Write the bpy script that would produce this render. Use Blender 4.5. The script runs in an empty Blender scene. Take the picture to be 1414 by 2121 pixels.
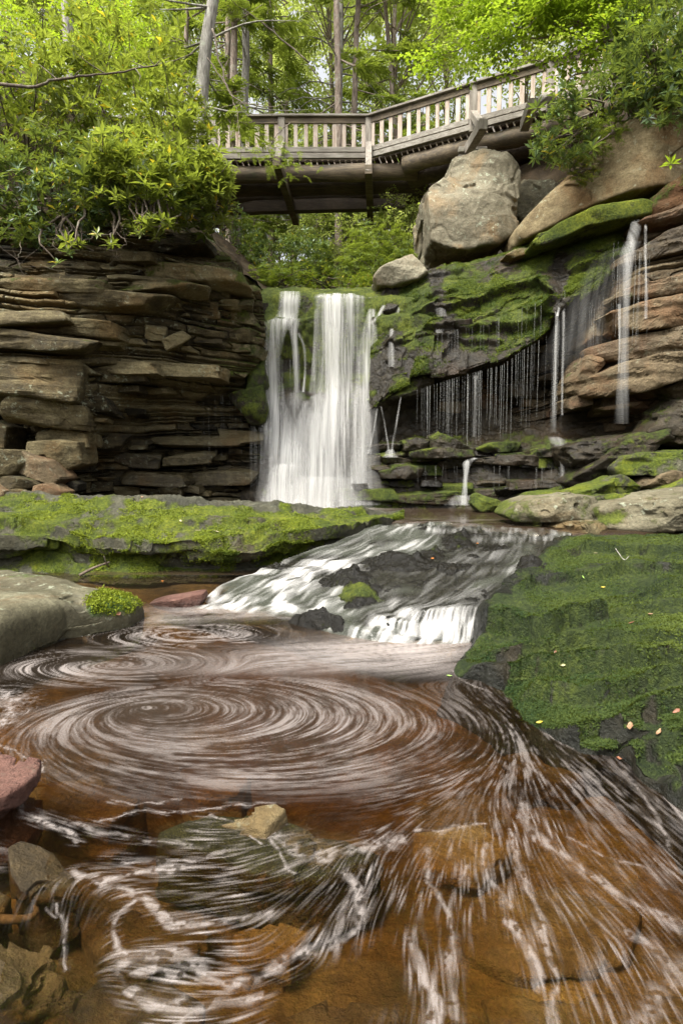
import bpy, math, random
import numpy as np
R = math.radians
rng = np.random.default_rng(7)
random.seed(7)
scene = bpy.context.scene
col = scene.collection
F32 = np.float32

# ------------------------------------------------------------------ camera
F, CU, CV = 1178.0, 707.0, 1060.5
CAM = np.array([0.0, 0.0, 1.5])
PITCH = R(5.35)
cp, sp = math.cos(PITCH), math.sin(PITCH)
cam = bpy.data.cameras.new('camera')
cam.sensor_fit = 'VERTICAL'
cam.sensor_height = 36
cam.sensor_width = 24
cam.lens = F / 2121 * 36
cam.clip_start = 0.05
cam.clip_end = 1000
co = bpy.data.objects.new('camera', cam)
co.location = CAM
co.rotation_euler = (R(90) - PITCH, 0, 0)
col.objects.link(co)
scene.camera = co


def ray(u, v):
    a = (np.asarray(u, float) - CU) / F
    b = -(np.asarray(v, float) - CV) / F
    a, b = np.broadcast_arrays(a, b)
    return np.stack([a, cp + b * sp, -sp + b * cp], -1)


def P(u, v, Y):
    d = ray(u, v)
    return CAM + d * (np.asarray(Y, float) / d[..., 1])[..., None]


def PZ(u, v, z):
    d = ray(u, v)
    return CAM + d * ((np.asarray(z, float) - CAM[2]) / d[..., 2])[..., None]


def proj(p):
    q = np.asarray(p, float) - CAM
    zc = q[..., 1] * cp - q[..., 2] * sp
    yc = q[..., 1] * sp + q[..., 2] * cp
    return CU + F * q[..., 0] / zc, CV - F * yc / zc


# ------------------------------------------------------------------ noise
def _h(i, j, k, s):
    n = (i.astype(np.uint32) * np.uint32(374761393) + j.astype(np.uint32) * np.uint32(668265263)
         + k.astype(np.uint32) * np.uint32(2246822519) + np.uint32((s * 3266489917 + 12345) & 0xffffffff))
    n = (n ^ (n >> np.uint32(13))) * np.uint32(1274126177)
    n = (n ^ (n >> np.uint32(15))) * np.uint32(2246822519)
    n ^= n >> np.uint32(16)
    return n.astype(F32) * F32(1 / 4294967296.0)


def vn(p, s=0):
    """3D value noise in -1..1"""
    p = np.asarray(p, F32)
    fl = np.floor(p)
    i = fl.astype(np.int64)
    f = p - fl
    w = f * f * f * (f * (f * 6 - 15) + 10)
    x, y, z = i[..., 0], i[..., 1], i[..., 2]
    wx, wy, wz = w[..., 0], w[..., 1], w[..., 2]
    c = [[[_h(x + a, y + b, z + d, s) for d in (0, 1)] for b in (0, 1)] for a in (0, 1)]
    r = 0
    for a in (0, 1):
        for b in (0, 1):
            for d in (0, 1):
                r = r + c[a][b][d] * (wx if a else 1 - wx) * (wy if b else 1 - wy) * (wz if d else 1 - wz)
    return r * 2 - 1


def fbm(p, o=4, s=0, gain=0.5, lac=2.03):
    p = np.asarray(p, F32)
    r, a, t = 0, 1.0, 0
    for k in range(o):
        r = r + a * vn(p, s + k * 17)
        t += a
        a *= gain
        p = p * F32(lac) + F32(11.3)
    return r / t


def rfbm(p, o=4, s=0, gain=0.5):
    """ridged: 0..1, sharp crests"""
    p = np.asarray(p, F32)
    r, a, t = 0, 1.0, 0
    for k in range(o):
        r = r + a * (1 - np.abs(vn(p, s + k * 13)))
        t += a
        a *= gain
        p = p * F32(2.07) + F32(5.7)
    return r / t


def sstep(a, b, x):
    t = np.clip((x - a) / (b - a), 0, 1)
    return t * t * (3 - 2 * t)


# ------------------------------------------------------------------ objects
def tag(o, label=None, cat=None, group=None, kind=None):
    if label: o['label'] = label
    if cat: o['category'] = cat
    if group: o['group'] = group
    if kind: o['kind'] = kind
    return o


def empty(name, loc, label, cat, group=None):
    o = bpy.data.objects.new(name, None)
    o.location = [float(c) for c in loc]
    o.empty_display_size = 0.2
    col.objects.link(o)
    return tag(o, label, cat, group)


def build(name, V, Fc, mat, parent=None, smooth=True, attrs=None, uv=None):
    """one mesh object from arrays; Fc: array (n,3|4) or list of such arrays"""
    me = bpy.data.meshes.new(name)
    V = np.ascontiguousarray(V, F32)
    if parent is not None:
        V = V - np.array(parent.location, F32)
    if not isinstance(Fc, list): Fc = [Fc]
    Fc = [np.asarray(f, np.int32) for f in Fc if len(f)]
    loops = np.concatenate([f.ravel() for f in Fc])
    tot = np.concatenate([np.full(len(f), f.shape[1], np.int32) for f in Fc])
    start = np.concatenate([[0], np.cumsum(tot)[:-1]]).astype(np.int32)
    me.vertices.add(len(V)); me.vertices.foreach_set('co', V.ravel())
    me.loops.add(len(loops)); me.loops.foreach_set('vertex_index', loops)
    me.polygons.add(len(tot)); me.polygons.foreach_set('loop_start', start)
    me.polygons.foreach_set('use_smooth', np.full(len(tot), bool(smooth)))
    me.update(calc_edges=True)
    for k, a in (attrs or {}).items():
        at = me.attributes.new(k, 'FLOAT', 'POINT')
        at.data.foreach_set('value', np.ascontiguousarray(a, F32).ravel())
    if uv is not None:
        ul = me.uv_layers.new(name='UVMap')
        ul.data.foreach_set('uv', np.ascontiguousarray(uv, F32)[loops].ravel())
    me.materials.append(mat)
    o = bpy.data.objects.new(name, me)
    col.objects.link(o)
    if parent is not None: o.parent = parent
    return o


class MB:
    def __init__(s):
        s.V, s.F, s.n, s.A = [], [], 0, {}

    def add(s, V, Fc, **attrs):
        V = np.asarray(V, F32).reshape(-1, 3)
        if not isinstance(Fc, list): Fc = [Fc]
        for f in Fc: s.F.append(np.asarray(f, np.int32) + s.n)
        for k in set(s.A) | set(attrs):
            if k not in s.A: s.A[k] = [np.zeros(s.n, F32)]
            a = attrs.get(k, 0.0)
            s.A[k].append(np.broadcast_to(np.asarray(a, F32), (len(V),)))
        s.V.append(V); s.n += len(V)
        return s

    def build(s, name, mat, parent=None, smooth=True):
        V = np.concatenate(s.V)
        q = [f for f in s.F if f.shape[1] == 4]
        t = [f for f in s.F if f.shape[1] == 3]
        Fc = ([np.concatenate(q)] if q else []) + ([np.concatenate(t)] if t else [])
        return build(name, V, Fc, mat, parent, smooth, {k: np.concatenate(a) for k, a in s.A.items()})


def gridf(nv, nu, wrap=False):
    """quads of an nv x nu vertex grid"""
    i = np.arange(nv - 1)[:, None]; j = np.arange(nu - (0 if wrap else 1))[None, :]
    j2 = (j + 1) % nu
    return np.stack(np.broadcast_arrays(i * nu + j, i * nu + j2, (i + 1) * nu + j2, (i + 1) * nu + j), -1).reshape(-1, 4)


def tube(pts, rad, n=8, cap=True):
    """swept tube along points"""
    pts = np.asarray(pts, float); m = len(pts)
    rad = np.broadcast_to(np.asarray(rad, float), (m,))
    T = np.gradient(pts, axis=0); T /= np.linalg.norm(T, axis=1)[:, None] + 1e-9
    ref = np.array([0.13, 0.97, 0.2]) if abs(T[0] @ np.array([0, 1, 0])) < 0.8 else np.array([1.0, 0.1, 0.1])
    A = np.cross(T, ref); A /= np.linalg.norm(A, axis=1)[:, None] + 1e-9
    B = np.cross(T, A)
    a = np.linspace(0, 2 * np.pi, n, endpoint=False)
    V = pts[:, None] + rad[:, None, None] * (np.cos(a)[None, :, None] * A[:, None] + np.sin(a)[None, :, None] * B[:, None])
    V = V.reshape(-1, 3); Fc = [gridf(m, n, True)]
    if cap:
        V = np.concatenate([V, pts[:1], pts[-1:]])
        k = np.arange(n); k2 = (k + 1) % n
        Fc.append(np.stack([k2, k, np.full(n, m * n)], -1))
        Fc.append(np.stack([(m - 1) * n + k, (m - 1) * n + k2, np.full(n, m * n + 1)], -1))
    return V, Fc


def catmull(pts, n):
    """smooth resample of control rows (any trailing dims) to n samples"""
    pts = np.asarray(pts, float); m = len(pts)
    t = np.linspace(0, m - 1, n)
    i = np.clip(np.floor(t).astype(int), 0, m - 2); f = t - i
    g = lambda k: pts[np.clip(k, 0, m - 1)]
    f = f.reshape((-1,) + (1,) * (pts.ndim - 1))
    p0, p1, p2, p3 = g(i - 1), g(i), g(i + 1), g(i + 2)
    p0 = np.where((i == 0).reshape(f.shape), 2 * p1 - p2, p0)
    p3 = np.where((i == m - 2).reshape(f.shape), 2 * p2 - p1, p3)
    return 0.5 * (2 * p1 + (p2 - p0) * f + (2 * p0 - 5 * p1 + 4 * p2 - p3) * f ** 2 + (3 * p1 - p0 - 3 * p2 + p3) * f ** 3)


def patch(ctrl, nv, nu):
    """ctrl (rows, cols, 3) world points -> dense (nv,nu,3)"""
    g = catmull(ctrl, nv)
    return catmull(g.swapaxes(0, 1), nu).swapaxes(0, 1)


def gnormals(G):
    du = np.gradient(G, axis=1); dv = np.gradient(G, axis=0)
    n = np.cross(du, dv)
    return n / (np.linalg.norm(n, axis=-1, keepdims=True) + 1e-9)


def box(c, s, M=None, bev=0.0):
    """box with small chamfer; M 3x3 columns = axes"""
    s = np.asarray(s, float) / 2
    b = min(bev, s.min() * 0.6)
    V = []
    sg = [-1, 1]
    for ax in range(3):
        for x in sg:
            for y in sg:
                for z in sg:
                    p = np.array([x, y, z]) * (s - b); p[ax] += [x, y, z][ax] * b
                    V.append(p)
    V = np.array(V)  # ax*8 + idx
    I = lambda ax, x, y, z: ax * 8 + (x > 0) * 4 + (y > 0) * 2 + (z > 0)
    Q, T = [], []
    for ax in range(3):
        o1, o2 = [k for k in range(3) if k != ax]
        for e in sg:
            q = []
            for a, d in ((-1, -1), (1, -1), (1, 1), (-1, 1)):
                c3 = [0, 0, 0]; c3[ax] = e; c3[o1] = a; c3[o2] = d
                q.append(I(ax, *c3))
            flip = (e > 0) ^ (ax == 1)
            Q.append(q if flip else q[::-1])
    if b > 0:
        for ax in range(3):
            o1, o2 = [k for k in range(3) if k != ax]
            for a in sg:
                for d in sg:
                    q = []
                    for (f, e) in ((o1, -1), (o1, 1), (o2, 1), (o2, -1)):
                        c3 = [0, 0, 0]; c3[o1] = a; c3[o2] = d; c3[ax] = e
                        q.append(I(f, *c3))
                    Q.append(q)
        for x in sg:
            for y in sg:
                for z in sg:
                    T.append([I(0, x, y, z), I(1, x, y, z), I(2, x, y, z)])
    if M is not None: V = V @ np.asarray(M, float).T
    return V + np.asarray(c, float), [np.array(Q)] + ([np.array(T)] if T else [])


def frame(z, up=(0, 0, 1)):
    """3x3 matrix with columns x,y,z; x axis along given direction z-arg"""
    x = np.asarray(z, float); x = x / np.linalg.norm(x)
    y = np.cross(up, x); y /= np.linalg.norm(y)
    return np.stack([x, y, np.cross(x, y)], 1)


def bar(a, b, w, h, up=(0, 0, 1), bev=0.008):
    """rectangular timber from a to b"""
    a = np.asarray(a, float); b = np.asarray(b, float)
    return box((a + b) / 2, (np.linalg.norm(b - a), w, h), frame(b - a, up), bev)


# ------------------------------------------------------------------ materials
class NT:
    def __init__(s, name):
        s.m = bpy.data.materials.new(name); s.m.use_nodes = True
        s.t = s.m.node_tree; s.t.nodes.clear()
        s.out = s.t.nodes.new('ShaderNodeOutputMaterial')

    def n(s, typ, **kw):
        nd = s.t.nodes.new('ShaderNode' + typ)
        ins = kw.pop('ins', {})
        for k, v in kw.items(): setattr(nd, k, v)
        for k, v in ins.items(): s.set(nd.inputs[k], v)
        return nd

    def set(s, sock, v):
        if hasattr(v, 'bl_idname') and hasattr(v, 'outputs'): v = v.outputs[0]
        if isinstance(v, bpy.types.NodeSocket): s.t.links.new(v, sock)
        elif isinstance(v, tuple) and len(v) == 3 and sock.type == 'RGBA': sock.default_value = (*v, 1)
        else: sock.default_value = v

    def math(s, op, a, b=0.5, clamp=False):
        return s.n('Math', operation=op, use_clamp=clamp, ins={0: a, 1: b}).outputs[0]

    def noise(s, vec, scale, detail=4, rough=0.55, dist=0.0):
        return s.n('TexNoise', ins={'Vector': vec, 'Scale': scale, 'Detail': detail, 'Roughness': rough, 'Distortion': dist}).outputs[0]

    def mapr(s, v, a, b, c=0.0, d=1.0, smooth=True):
        return s.n('MapRange', interpolation_type='SMOOTHSTEP' if smooth else 'LINEAR', ins={0: v, 1: a, 2: b, 3: c, 4: d}).outputs[0]

    def mix(s, f, a, b, blend='MIX'):
        nd = s.n('Mix', data_type='RGBA', blend_type=blend, clamp_factor=True)
        s.set(nd.inputs[0], f); s.set(nd.inputs[6], a); s.set(nd.inputs[7], b)
        return nd.outputs[2]

    def ramp(s, f, stops):
        nd = s.n('ValToRGB'); s.set(nd.inputs[0], f)
        e = nd.color_ramp.elements
        while len(e) < len(stops): e.new(0.5)
        for k, (p, c) in enumerate(stops):
            e[k].position = p; e[k].color = (*c, 1)
        return nd.outputs[0]

    def attr(s, name):
        return s.n('Attribute', attribute_name=name).outputs['Fac']

    def coord(s, which='Object', scale=None):
        v = s.n('TexCoord').outputs[which]
        if scale is not None:
            mp = s.n('Mapping'); s.set(mp.inputs[0], v); mp.inputs['Scale'].default_value = scale
            v = mp.outputs[0]
        return v

    def done(s, sh, disp=None):
        s.t.links.new(sh.outputs[0] if hasattr(sh, 'outputs') else sh, s.out.inputs[0])
        return s.m


def rock_mat(name, dark, mid, light, rust, moss=((.012, .028, .006), (.06, .10, .012), (.17, .23, .02)),
             up=0.0, lichen=0.3, sc=1.0, strata=7.0, wet0=0.0, bumpk=1.0):
    """layered sandstone with lichen, wet sheen and moss; point attributes moss / wet / tint steer it"""
    t = NT(name)
    c = t.coord('Object')
    cs = t.coord('Object', (1, 1, strata))
    big = t.noise(c, 0.9 * sc, 5, .6, .6)
    medn = t.noise(c, 5 * sc, 8, .68)
    fine = t.noise(c, 34 * sc, 6, .7)
    band = t.noise(cs, 1.3 * sc, 6, .6, .5)
    tint = t.attr('tint')
    f = t.math('ADD', t.math('MULTIPLY', medn, .55), t.math('MULTIPLY', band, .45))
    f = t.math('ADD', f, t.math('MULTIPLY', t.math('SUBTRACT', tint, .0), .22))
    base = t.ramp(f, [(0.30, dark), (0.5, mid), (0.72, light)])
    base = t.mix(t.mapr(t.math('ADD', big, t.math('MULTIPLY', tint, .10)), .53, .72, 0, .6), base, rust)
    base = t.mix(t.mapr(fine, .35, .62, .0, .6), base, t.mix(.5, base, (0, 0, 0)))
    lich = t.math('MULTIPLY', t.mapr(t.noise(c, 11 * sc, 6, .7), .56, .64), t.mapr(t.noise(c, 1.7 * sc, 3), .45, .6))
    base = t.mix(t.math('MULTIPLY', lich, lichen), base, (.34, .37, .27))
    wet = t.math('ADD', t.attr('wet'), wet0, True)
    base = t.mix(t.math('MULTIPLY', wet, .62), base, t.mix(.75, base, (.004, .004, .003)))
    # moss
    nz = t.n('SeparateXYZ', ins={0: t.n('NewGeometry').outputs['Normal']}).outputs[2]
    mo = t.math('ADD', t.attr('moss'), t.math('MULTIPLY', nz, up))
    mn = t.noise(c, 3.2 * sc, 7, .7)
    mf = t.mapr(t.math('ADD', mo, t.math('MULTIPLY', t.math('SUBTRACT', mn, .5), 1.5)), .38, .62)
    tuft = t.noise(c, 26, 5, .7)
    mcol = t.ramp(t.math('ADD', t.math('MULTIPLY', tuft, .6), t.math('MULTIPLY', t.noise(c, 2.1, 4), .5)),
                  [(.38, moss[0]), (.55, moss[1]), (.75, moss[2])])
    colr = t.mix(mf, base, mcol)
    rough = t.math('SUBTRACT', .85, t.math('MULTIPLY', wet, .58))
    rough = t.math('ADD', rough, t.math('MULTIPLY', t.math('SUBTRACT', medn, .5), .3))
    rough = t.mix(mf, rough, (.8, .8, .8))
    h = t.math('ADD', t.math('MULTIPLY', medn, .5), t.math('MULTIPLY', fine, .12))
    h = t.math('ADD', h, t.math('MULTIPLY', band, .18))
    h = t.math('ADD', h, t.math('MULTIPLY', mf, t.math('MULTIPLY', t.noise(c, 60, 4, .7), .5)))
    b = t.n('Bump', ins={'Strength': .9 * bumpk, 'Distance': .10, 'Height': h})
    s = t.n('BsdfPrincipled', ins={'Base Color': colr, 'Roughness': rough, 'Normal': b})
    s.inputs['Specular IOR Level'].default_value = .22
    return t.done(s)


def leaf_mat(name, c0, c1, c2=(.40, .30, .03), trans=.45, rough=.38, spec=.4):
    """leaf with light coming through; point attribute tint 0..1 (past .93 the leaf has yellowed)"""
    t = NT(name)
    ti = t.attr('tint')
    cc = t.ramp(ti, [(0, c0), (.9, c1), (.95, c2)])
    cc = t.mix(t.mapr(t.noise(t.coord('Object'), 1.1, 3), .35, .65, 0, .5), cc, t.mix(.5, cc, c0))
    s = t.n('BsdfPrincipled', ins={'Base Color': cc, 'Roughness': rough})
    s.inputs['Specular IOR Level'].default_value = spec
    tr = t.n('BsdfTranslucent', ins={'Color': t.mix(.35, cc, (.5, .6, .03))})
    m = t.n('MixShader', ins={0: trans, 1: s, 2: tr})
    return t.done(m)


def wood_mat(name, a, b, c, along=(1.2, 14, 14), rough=.8, moss=0.0):
    t = NT(name)
    co_ = t.coord('Object', along)
    g = t.noise(co_, 1.6, 8, .7, .8)
    g2 = t.noise(t.coord('Object'), 1.3, 4)
    base = t.ramp(t.math('ADD', t.math('MULTIPLY', g, .7), t.math('MULTIPLY', g2, .35)), [(.35, a), (.52, b), (.7, c)])
    base = t.mix(t.mapr(t.noise(t.coord('Object'), 4, 5), .55, .75, 0, moss), base, (.06, .08, .02))
    bm = t.n('Bump', ins={'Strength': .5, 'Distance': .01, 'Height': g})
    s = t.n('BsdfPrincipled', ins={'Base Color': base, 'Roughness': rough, 'Normal': bm})
    return t.done(s)


# ------------------------------------------------------------------ light
world = bpy.data.worlds.new("World")
scene.world = world
world.use_nodes = True
wt = world.node_tree
sky = wt.nodes.new('ShaderNodeTexSky')
sky.sky_type = 'NISHITA'
sky.sun_disc = False
SUN_EL, SUN_AZ = R(60), R(222)      # azimuth from +Y towards +X
sky.sun_elevation = SUN_EL
sky.sun_rotation = SUN_AZ
sky.air_density = 1.0
sky.dust_density = 6.0
sky.ozone_density = 0.6
bg = wt.nodes['Background']
bg.inputs[1].default_value = 0.15
# thin bright cloud: most of the blue is veiled to white
bw = wt.nodes.new('ShaderNodeRGBToBW'); wt.links.new(sky.outputs[0], bw.inputs[0])
tc = wt.nodes.new('ShaderNodeTexCoord'); cn = wt.nodes.new('ShaderNodeTexNoise'); cn.inputs['Scale'].default_value = 2.2; cn.inputs['Detail'].default_value = 6
wt.links.new(tc.outputs['Generated'], cn.inputs['Vector'])
cr_ = wt.nodes.new('ShaderNodeMapRange'); wt.links.new(cn.outputs[0], cr_.inputs[0])
for k_, v_ in ((1, .3), (2, .7), (3, .72), (4, .97)): cr_.inputs[k_].default_value = v_
mx = wt.nodes.new('ShaderNodeMix'); mx.data_type = 'RGBA'
wt.links.new(cr_.outputs[0], mx.inputs[0]); wt.links.new(sky.outputs[0], mx.inputs[6])
sc_w = wt.nodes.new('ShaderNodeVectorMath'); sc_w.operation = 'SCALE'; wt.links.new(bw.outputs[0], sc_w.inputs[0]); sc_w.inputs[3].default_value = 1.25
wt.links.new(sc_w.outputs[0], mx.inputs[7]); wt.links.new(mx.outputs[2], bg.inputs[0])
sl = bpy.data.lights.new('sun', 'SUN')
sl.energy = 2.0
sl.angle = R(22)
sl.color = (1.0, .95, .84)
so = bpy.data.objects.new('sun', sl)
col.objects.link(so)
sd = np.array([math.sin(SUN_AZ) * math.cos(SUN_EL), math.cos(SUN_AZ) * math.cos(SUN_EL), math.sin(SUN_EL)])
from mathutils import Vector
so.rotation_euler = Vector(-sd).to_track_quat('-Z', 'Y').to_euler()
scene.view_settings.view_transform = 'Standard'
scene.view_settings.look = 'None'
scene.view_settings.exposure = 1.6
scene.view_settings.gamma = 1
scene.cycles.max_bounces = 8
scene.cycles.transparent_max_bounces = 24
scene.cycles.diffuse_bounces = 4
scene.cycles.glossy_bounces = 3
scene.cycles.transmission_bounces = 6
scene.cycles.caustics_reflective = False
scene.cycles.caustics_refractive = False
scene.cycles.use_denoising = True
# ================================================================== rocks
def cubesphere(n):
    t = np.tan(np.linspace(-1, 1, n + 1) * np.pi / 4)
    a, b = np.meshgrid(t, t, indexing='ij'); o = np.ones_like(a)
    Vs, Fs = [], []
    q = gridf(n + 1, n + 1)
    for k, s in [(0, 1), (0, -1), (1, 1), (1, -1), (2, 1), (2, -1)]:
        c = [None] * 3; c[k] = o * s; c[(k + 1) % 3] = a; c[(k + 2) % 3] = b
        Vs.append(np.stack(c, -1).reshape(-1, 3))
        Fs.append((q if s > 0 else q[:, ::-1]) + len(Fs) * (n + 1) ** 2)
    V = np.concatenate(Vs); Fc = np.concatenate(Fs)
    key = np.round(V * 1e5).astype(np.int64)
    _, idx, inv = np.unique(key, axis=0, return_index=True, return_inverse=True)
    V = V[idx]; Fc = inv.reshape(-1)[Fc]
    return V / np.linalg.norm(V, axis=1)[:, None], Fc


_CS = {}


def CS(n):
    if n not in _CS: _CS[n] = cubesphere(n)
    return _CS[n]


def rot(yaw=0, pitch=0, roll=0):
    cy, sy = math.cos(yaw), math.sin(yaw); cx, sx = math.cos(pitch), math.sin(pitch); cr, sr = math.cos(roll), math.sin(roll)
    return (np.array([[cy, -sy, 0], [sy, cy, 0], [0, 0, 1]]) @ np.array([[1, 0, 0], [0, cx, -sx], [0, sx, cx]])
            @ np.array([[cr, 0, sr], [0, 1, 0], [-sr, 0, cr]]))


def polyrock(C, half, M=None, extra=7, p=18, n=12, seed=0, jit=.22):
    """angular rock: rounded intersection of random planes, scaled to half sizes"""
    g = np.random.default_rng(seed + 1000)
    d, Fc = CS(n)
    N = np.concatenate([np.eye(3), -np.eye(3)]) + g.normal(0, jit * .7, (6, 3))
    N /= np.linalg.norm(N, axis=1)[:, None]
    H = g.uniform(.85, 1.0, 6)
    E = g.normal(0, 1, (extra, 3)); E /= np.linalg.norm(E, axis=1)[:, None] + 1e-9
    N = np.concatenate([N, E]); H = np.concatenate([H, g.uniform(1.02, 1.42, extra)])
    q = np.clip(d @ N.T / H, 0, None)
    r = (q ** p).sum(1) ** (-1 / p)
    V = d * np.minimum(r, 1.6)[:, None] * np.asarray(half, float)
    if M is not None: V = V @ M.T
    return V + np.asarray(C, float), Fc


def roughen(V, C, amp, f, seed, o=5, flat=1.0):
    """push points of a rock in and out from its centre with fractal and ridged noise"""
    D = V - C
    L = np.linalg.norm(D, axis=1)[:, None] + 1e-9
    k = fbm(V * f, o, seed) + .7 * (rfbm(V * f * .6, 3, seed + 5) - .6)
    D = D / L * np.array([1, 1, flat])
    return V + D * (k * amp)[:, None]


def chips(V, C, amt, seed, f=(1.6, 1.6, 2.6)):
    """break flakes off a rock in flat steps"""
    D = V - C; D = D / (np.linalg.norm(D, axis=1)[:, None] + 1e-6)
    q = fbm(V * np.array(f), 3, seed + 8) * 2.2
    st_ = sum(sstep(t_, t_ + .025, q) for t_ in (.05, .35, .65))
    return V - D * (st_ * amt)[:, None]


def outline_rock(uv, Y, front, back, n=40, seed=0, p=14, amp=.05, f=1.6, lean=0.0, facets=4, ftilt=.45, crack=0.0, strat=0.0):
    """boulder whose outline was read off the photograph, standing at depth Y with real thickness"""
    g = np.random.default_rng(seed + 77)
    W = P(np.array([a[0] for a in uv], float), np.array([a[1] for a in uv], float), Y)
    w = W[:, [0, 2]]
    lo, hi = w.min(0), w.max(0)
    c = (lo + hi) / 2
    # polygon centroid
    x, z = w[:, 0], w[:, 1]; x2, z2 = np.roll(x, -1), np.roll(z, -1)
    cr = x * z2 - x2 * z; A = cr.sum() / 2
    if abs(A) > 1e-6: c = np.array([((x + x2) * cr).sum(), ((z + z2) * cr).sum()]) / (6 * A)
    # radial silhouette
    th = np.linspace(-np.pi, np.pi, 721)
    Rr = np.zeros_like(th)
    dx, dz = np.cos(th), np.sin(th)
    for k in range(len(w)):
        a = w[k] - c; b = w[(k + 1) % len(w)] - c; e = b - a
        den = dx * e[1] - dz * e[0]
        with np.errstate(divide='ignore', invalid='ignore'):
            tt = (a[0] * e[1] - a[1] * e[0]) / den
            ss = (a[0] * dz - a[1] * dx) / den
        ok = (ss >= -1e-6) & (ss <= 1 + 1e-6) & (tt > 0)
        Rr = np.where(ok, np.maximum(Rr, np.nan_to_num(tt)), Rr)
    Rr = np.maximum(Rr, .02)
    ker = np.ones(9) / 9
    Rr = np.convolve(np.concatenate([Rr[-9:-1], Rr, Rr[1:9]]), ker, 'same')[8:-8]
    d, Fc = CS(n)
    sx = Rr.mean()
    d2 = d * np.array([sx, (front + back) / 2, sx]); d2 /= np.linalg.norm(d2, axis=1)[:, None]
    rho = np.hypot(d2[:, 0], d2[:, 2]); ang = np.arctan2(d2[:, 2], d2[:, 0])
    q = [rho / np.interp(ang, th, Rr)]
    q.append(np.clip(-d2[:, 1] / front, 0, None)); q.append(np.clip(d2[:, 1] / back, 0, None))
    for k in range(facets):
        a = g.uniform(0, 2 * np.pi)
        nn = np.array([math.cos(a) * ftilt, -1, math.sin(a) * ftilt + lean]); nn /= np.linalg.norm(nn)
        h = front * g.uniform(.72, 1.0) + .25 * sx * ftilt
        q.append(np.clip(d2 @ nn / h, 0, None))
    q = np.stack(q, 1)
    r = (q ** p).sum(1) ** (-1 / p)
    C = np.array([c[0], Y, c[1]])
    V = C + d2 * r[:, None]
    if strat > 0:
        s = vn(np.stack([V[:, 0] * .4, V[:, 1] * .4, V[:, 2] * 7], 1), seed)
        V[:, 0] += (V[:, 0] - C[0]) * s * strat; V[:, 1] += (V[:, 1] - C[1]) * s * strat
    V = roughen(V, C, amp, f, seed)
    if crack > 0:
        k = np.abs(fbm(V * np.array([1.1, 1.1, .5]) * .8, 3, seed + 9))
        D = V - C
        V = V - D / (np.linalg.norm(D, axis=1)[:, None]) * (crack * np.exp(-(k / .035) ** 2))[:, None]
    return V, Fc


def grid_lookup(us, vs, T, u, v):
    us = np.asarray(us, float); vs = np.asarray(vs, float); T = np.asarray(T, float)
    i = np.clip(np.searchsorted(us, u) - 1, 0, len(us) - 2); j = np.clip(np.searchsorted(vs, v) - 1, 0, len(vs) - 2)
    a = np.clip((u - us[i]) / (us[i + 1] - us[i]), 0, 1); b = np.clip((v - vs[j]) / (vs[j + 1] - vs[j]), 0, 1)
    return (T[j, i] * (1 - a) + T[j, i + 1] * a) * (1 - b) + (T[j + 1, i] * (1 - a) + T[j + 1, i + 1] * a) * b


M_cliff = rock_mat('layered_rock', (.015, .012, .006), (.070, .054, .025), (.195, .162, .085), (.14, .08, .024), up=.22, lichen=.4, strata=9, bumpk=1.4,
                   moss=((.025, .035, .006), (.07, .085, .012), (.15, .18, .02)))
M_wall = rock_mat('warm_rock', (.018, .013, .007), (.060, .042, .021), (.145, .11, .062), (.13, .056, .020), up=.05, lichen=.25, strata=5, bumpk=1.3)
M_pale = rock_mat('pale_grey_rock', (.055, .045, .027), (.155, .135, .09), (.28, .255, .18), (.25, .16, .075), up=.0, lichen=.7, strata=3, bumpk=1.3,
                   moss=((.03, .04, .008), (.09, .11, .016), (.19, .22, .03)))
M_brown = rock_mat('brown_boulder_rock', (.035, .025, .012), (.125, .092, .045), (.25, .20, .11), (.17, .085, .028), up=.02, lichen=.5, strata=2.5, bumpk=1.2,
                   moss=((.03, .04, .008), (.10, .11, .016), (.2, .22, .03)))
M_wet = rock_mat('wet_mossy_rock', (.009, .007, .004), (.030, .023, .013), (.08, .062, .036), (.07, .04, .02),
                 moss=((.014, .024, .005), (.060, .080, .011), (.17, .19, .018)), up=.12, lichen=.05, strata=6, wet0=.4, bumpk=1.3)
M_boulder = rock_mat('pale_sandstone', (.042, .036, .02), (.112, .098, .06), (.20, .18, .12), (.13, .085, .035), up=.0, lichen=.6, strata=3, bumpk=1.2,
                     moss=((.03, .04, .008), (.09, .11, .016), (.19, .22, .03)))
M_ledge = rock_mat('mossy_ledge_rock', (.012, .012, .008), (.038, .037, .024), (.10, .095, .062), (.055, .042, .018), up=.1, lichen=.2, strata=4,
                   moss=((.018, .032, .006), (.085, .11, .010), (.22, .24, .018)), bumpk=1.2)
M_slab = rock_mat('dark_mossy_slab', (.005, .006, .004), (.017, .018, .012), (.055, .052, .034), (.06, .045, .022), up=.1, lichen=.1, strata=4,
                  moss=((.010, .019, .006), (.038, .055, .013), (.105, .135, .020)), bumpk=1.3, wet0=.3)
M_grey = rock_mat('smooth_grey_rock', (.030, .025, .013), (.080, .072, .042), (.155, .142, .09), (.12, .065, .025), up=.0, lichen=.55, strata=1.5, bumpk=.6)
M_red = rock_mat('red_rock', (.035, .016, .012), (.10, .046, .034), (.19, .105, .08), (.12, .05, .03), lichen=.1, strata=3, bumpk=1.5)
M_bed = rock_mat('amber_stream_bed', (.026, .017, .007), (.115, .076, .027), (.26, .175, .06), (.17, .095, .026), lichen=.15, strata=1, sc=1.6, bumpk=1.6)
M_under = rock_mat('submerged_rock', (.024, .017, .009), (.095, .065, .028), (.21, .15, .062), (.13, .07, .022), lichen=.06, strata=3, sc=1.5, bumpk=1.6,
                   moss=((.03, .032, .008), (.085, .08, .02), (.16, .145, .04)))
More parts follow.
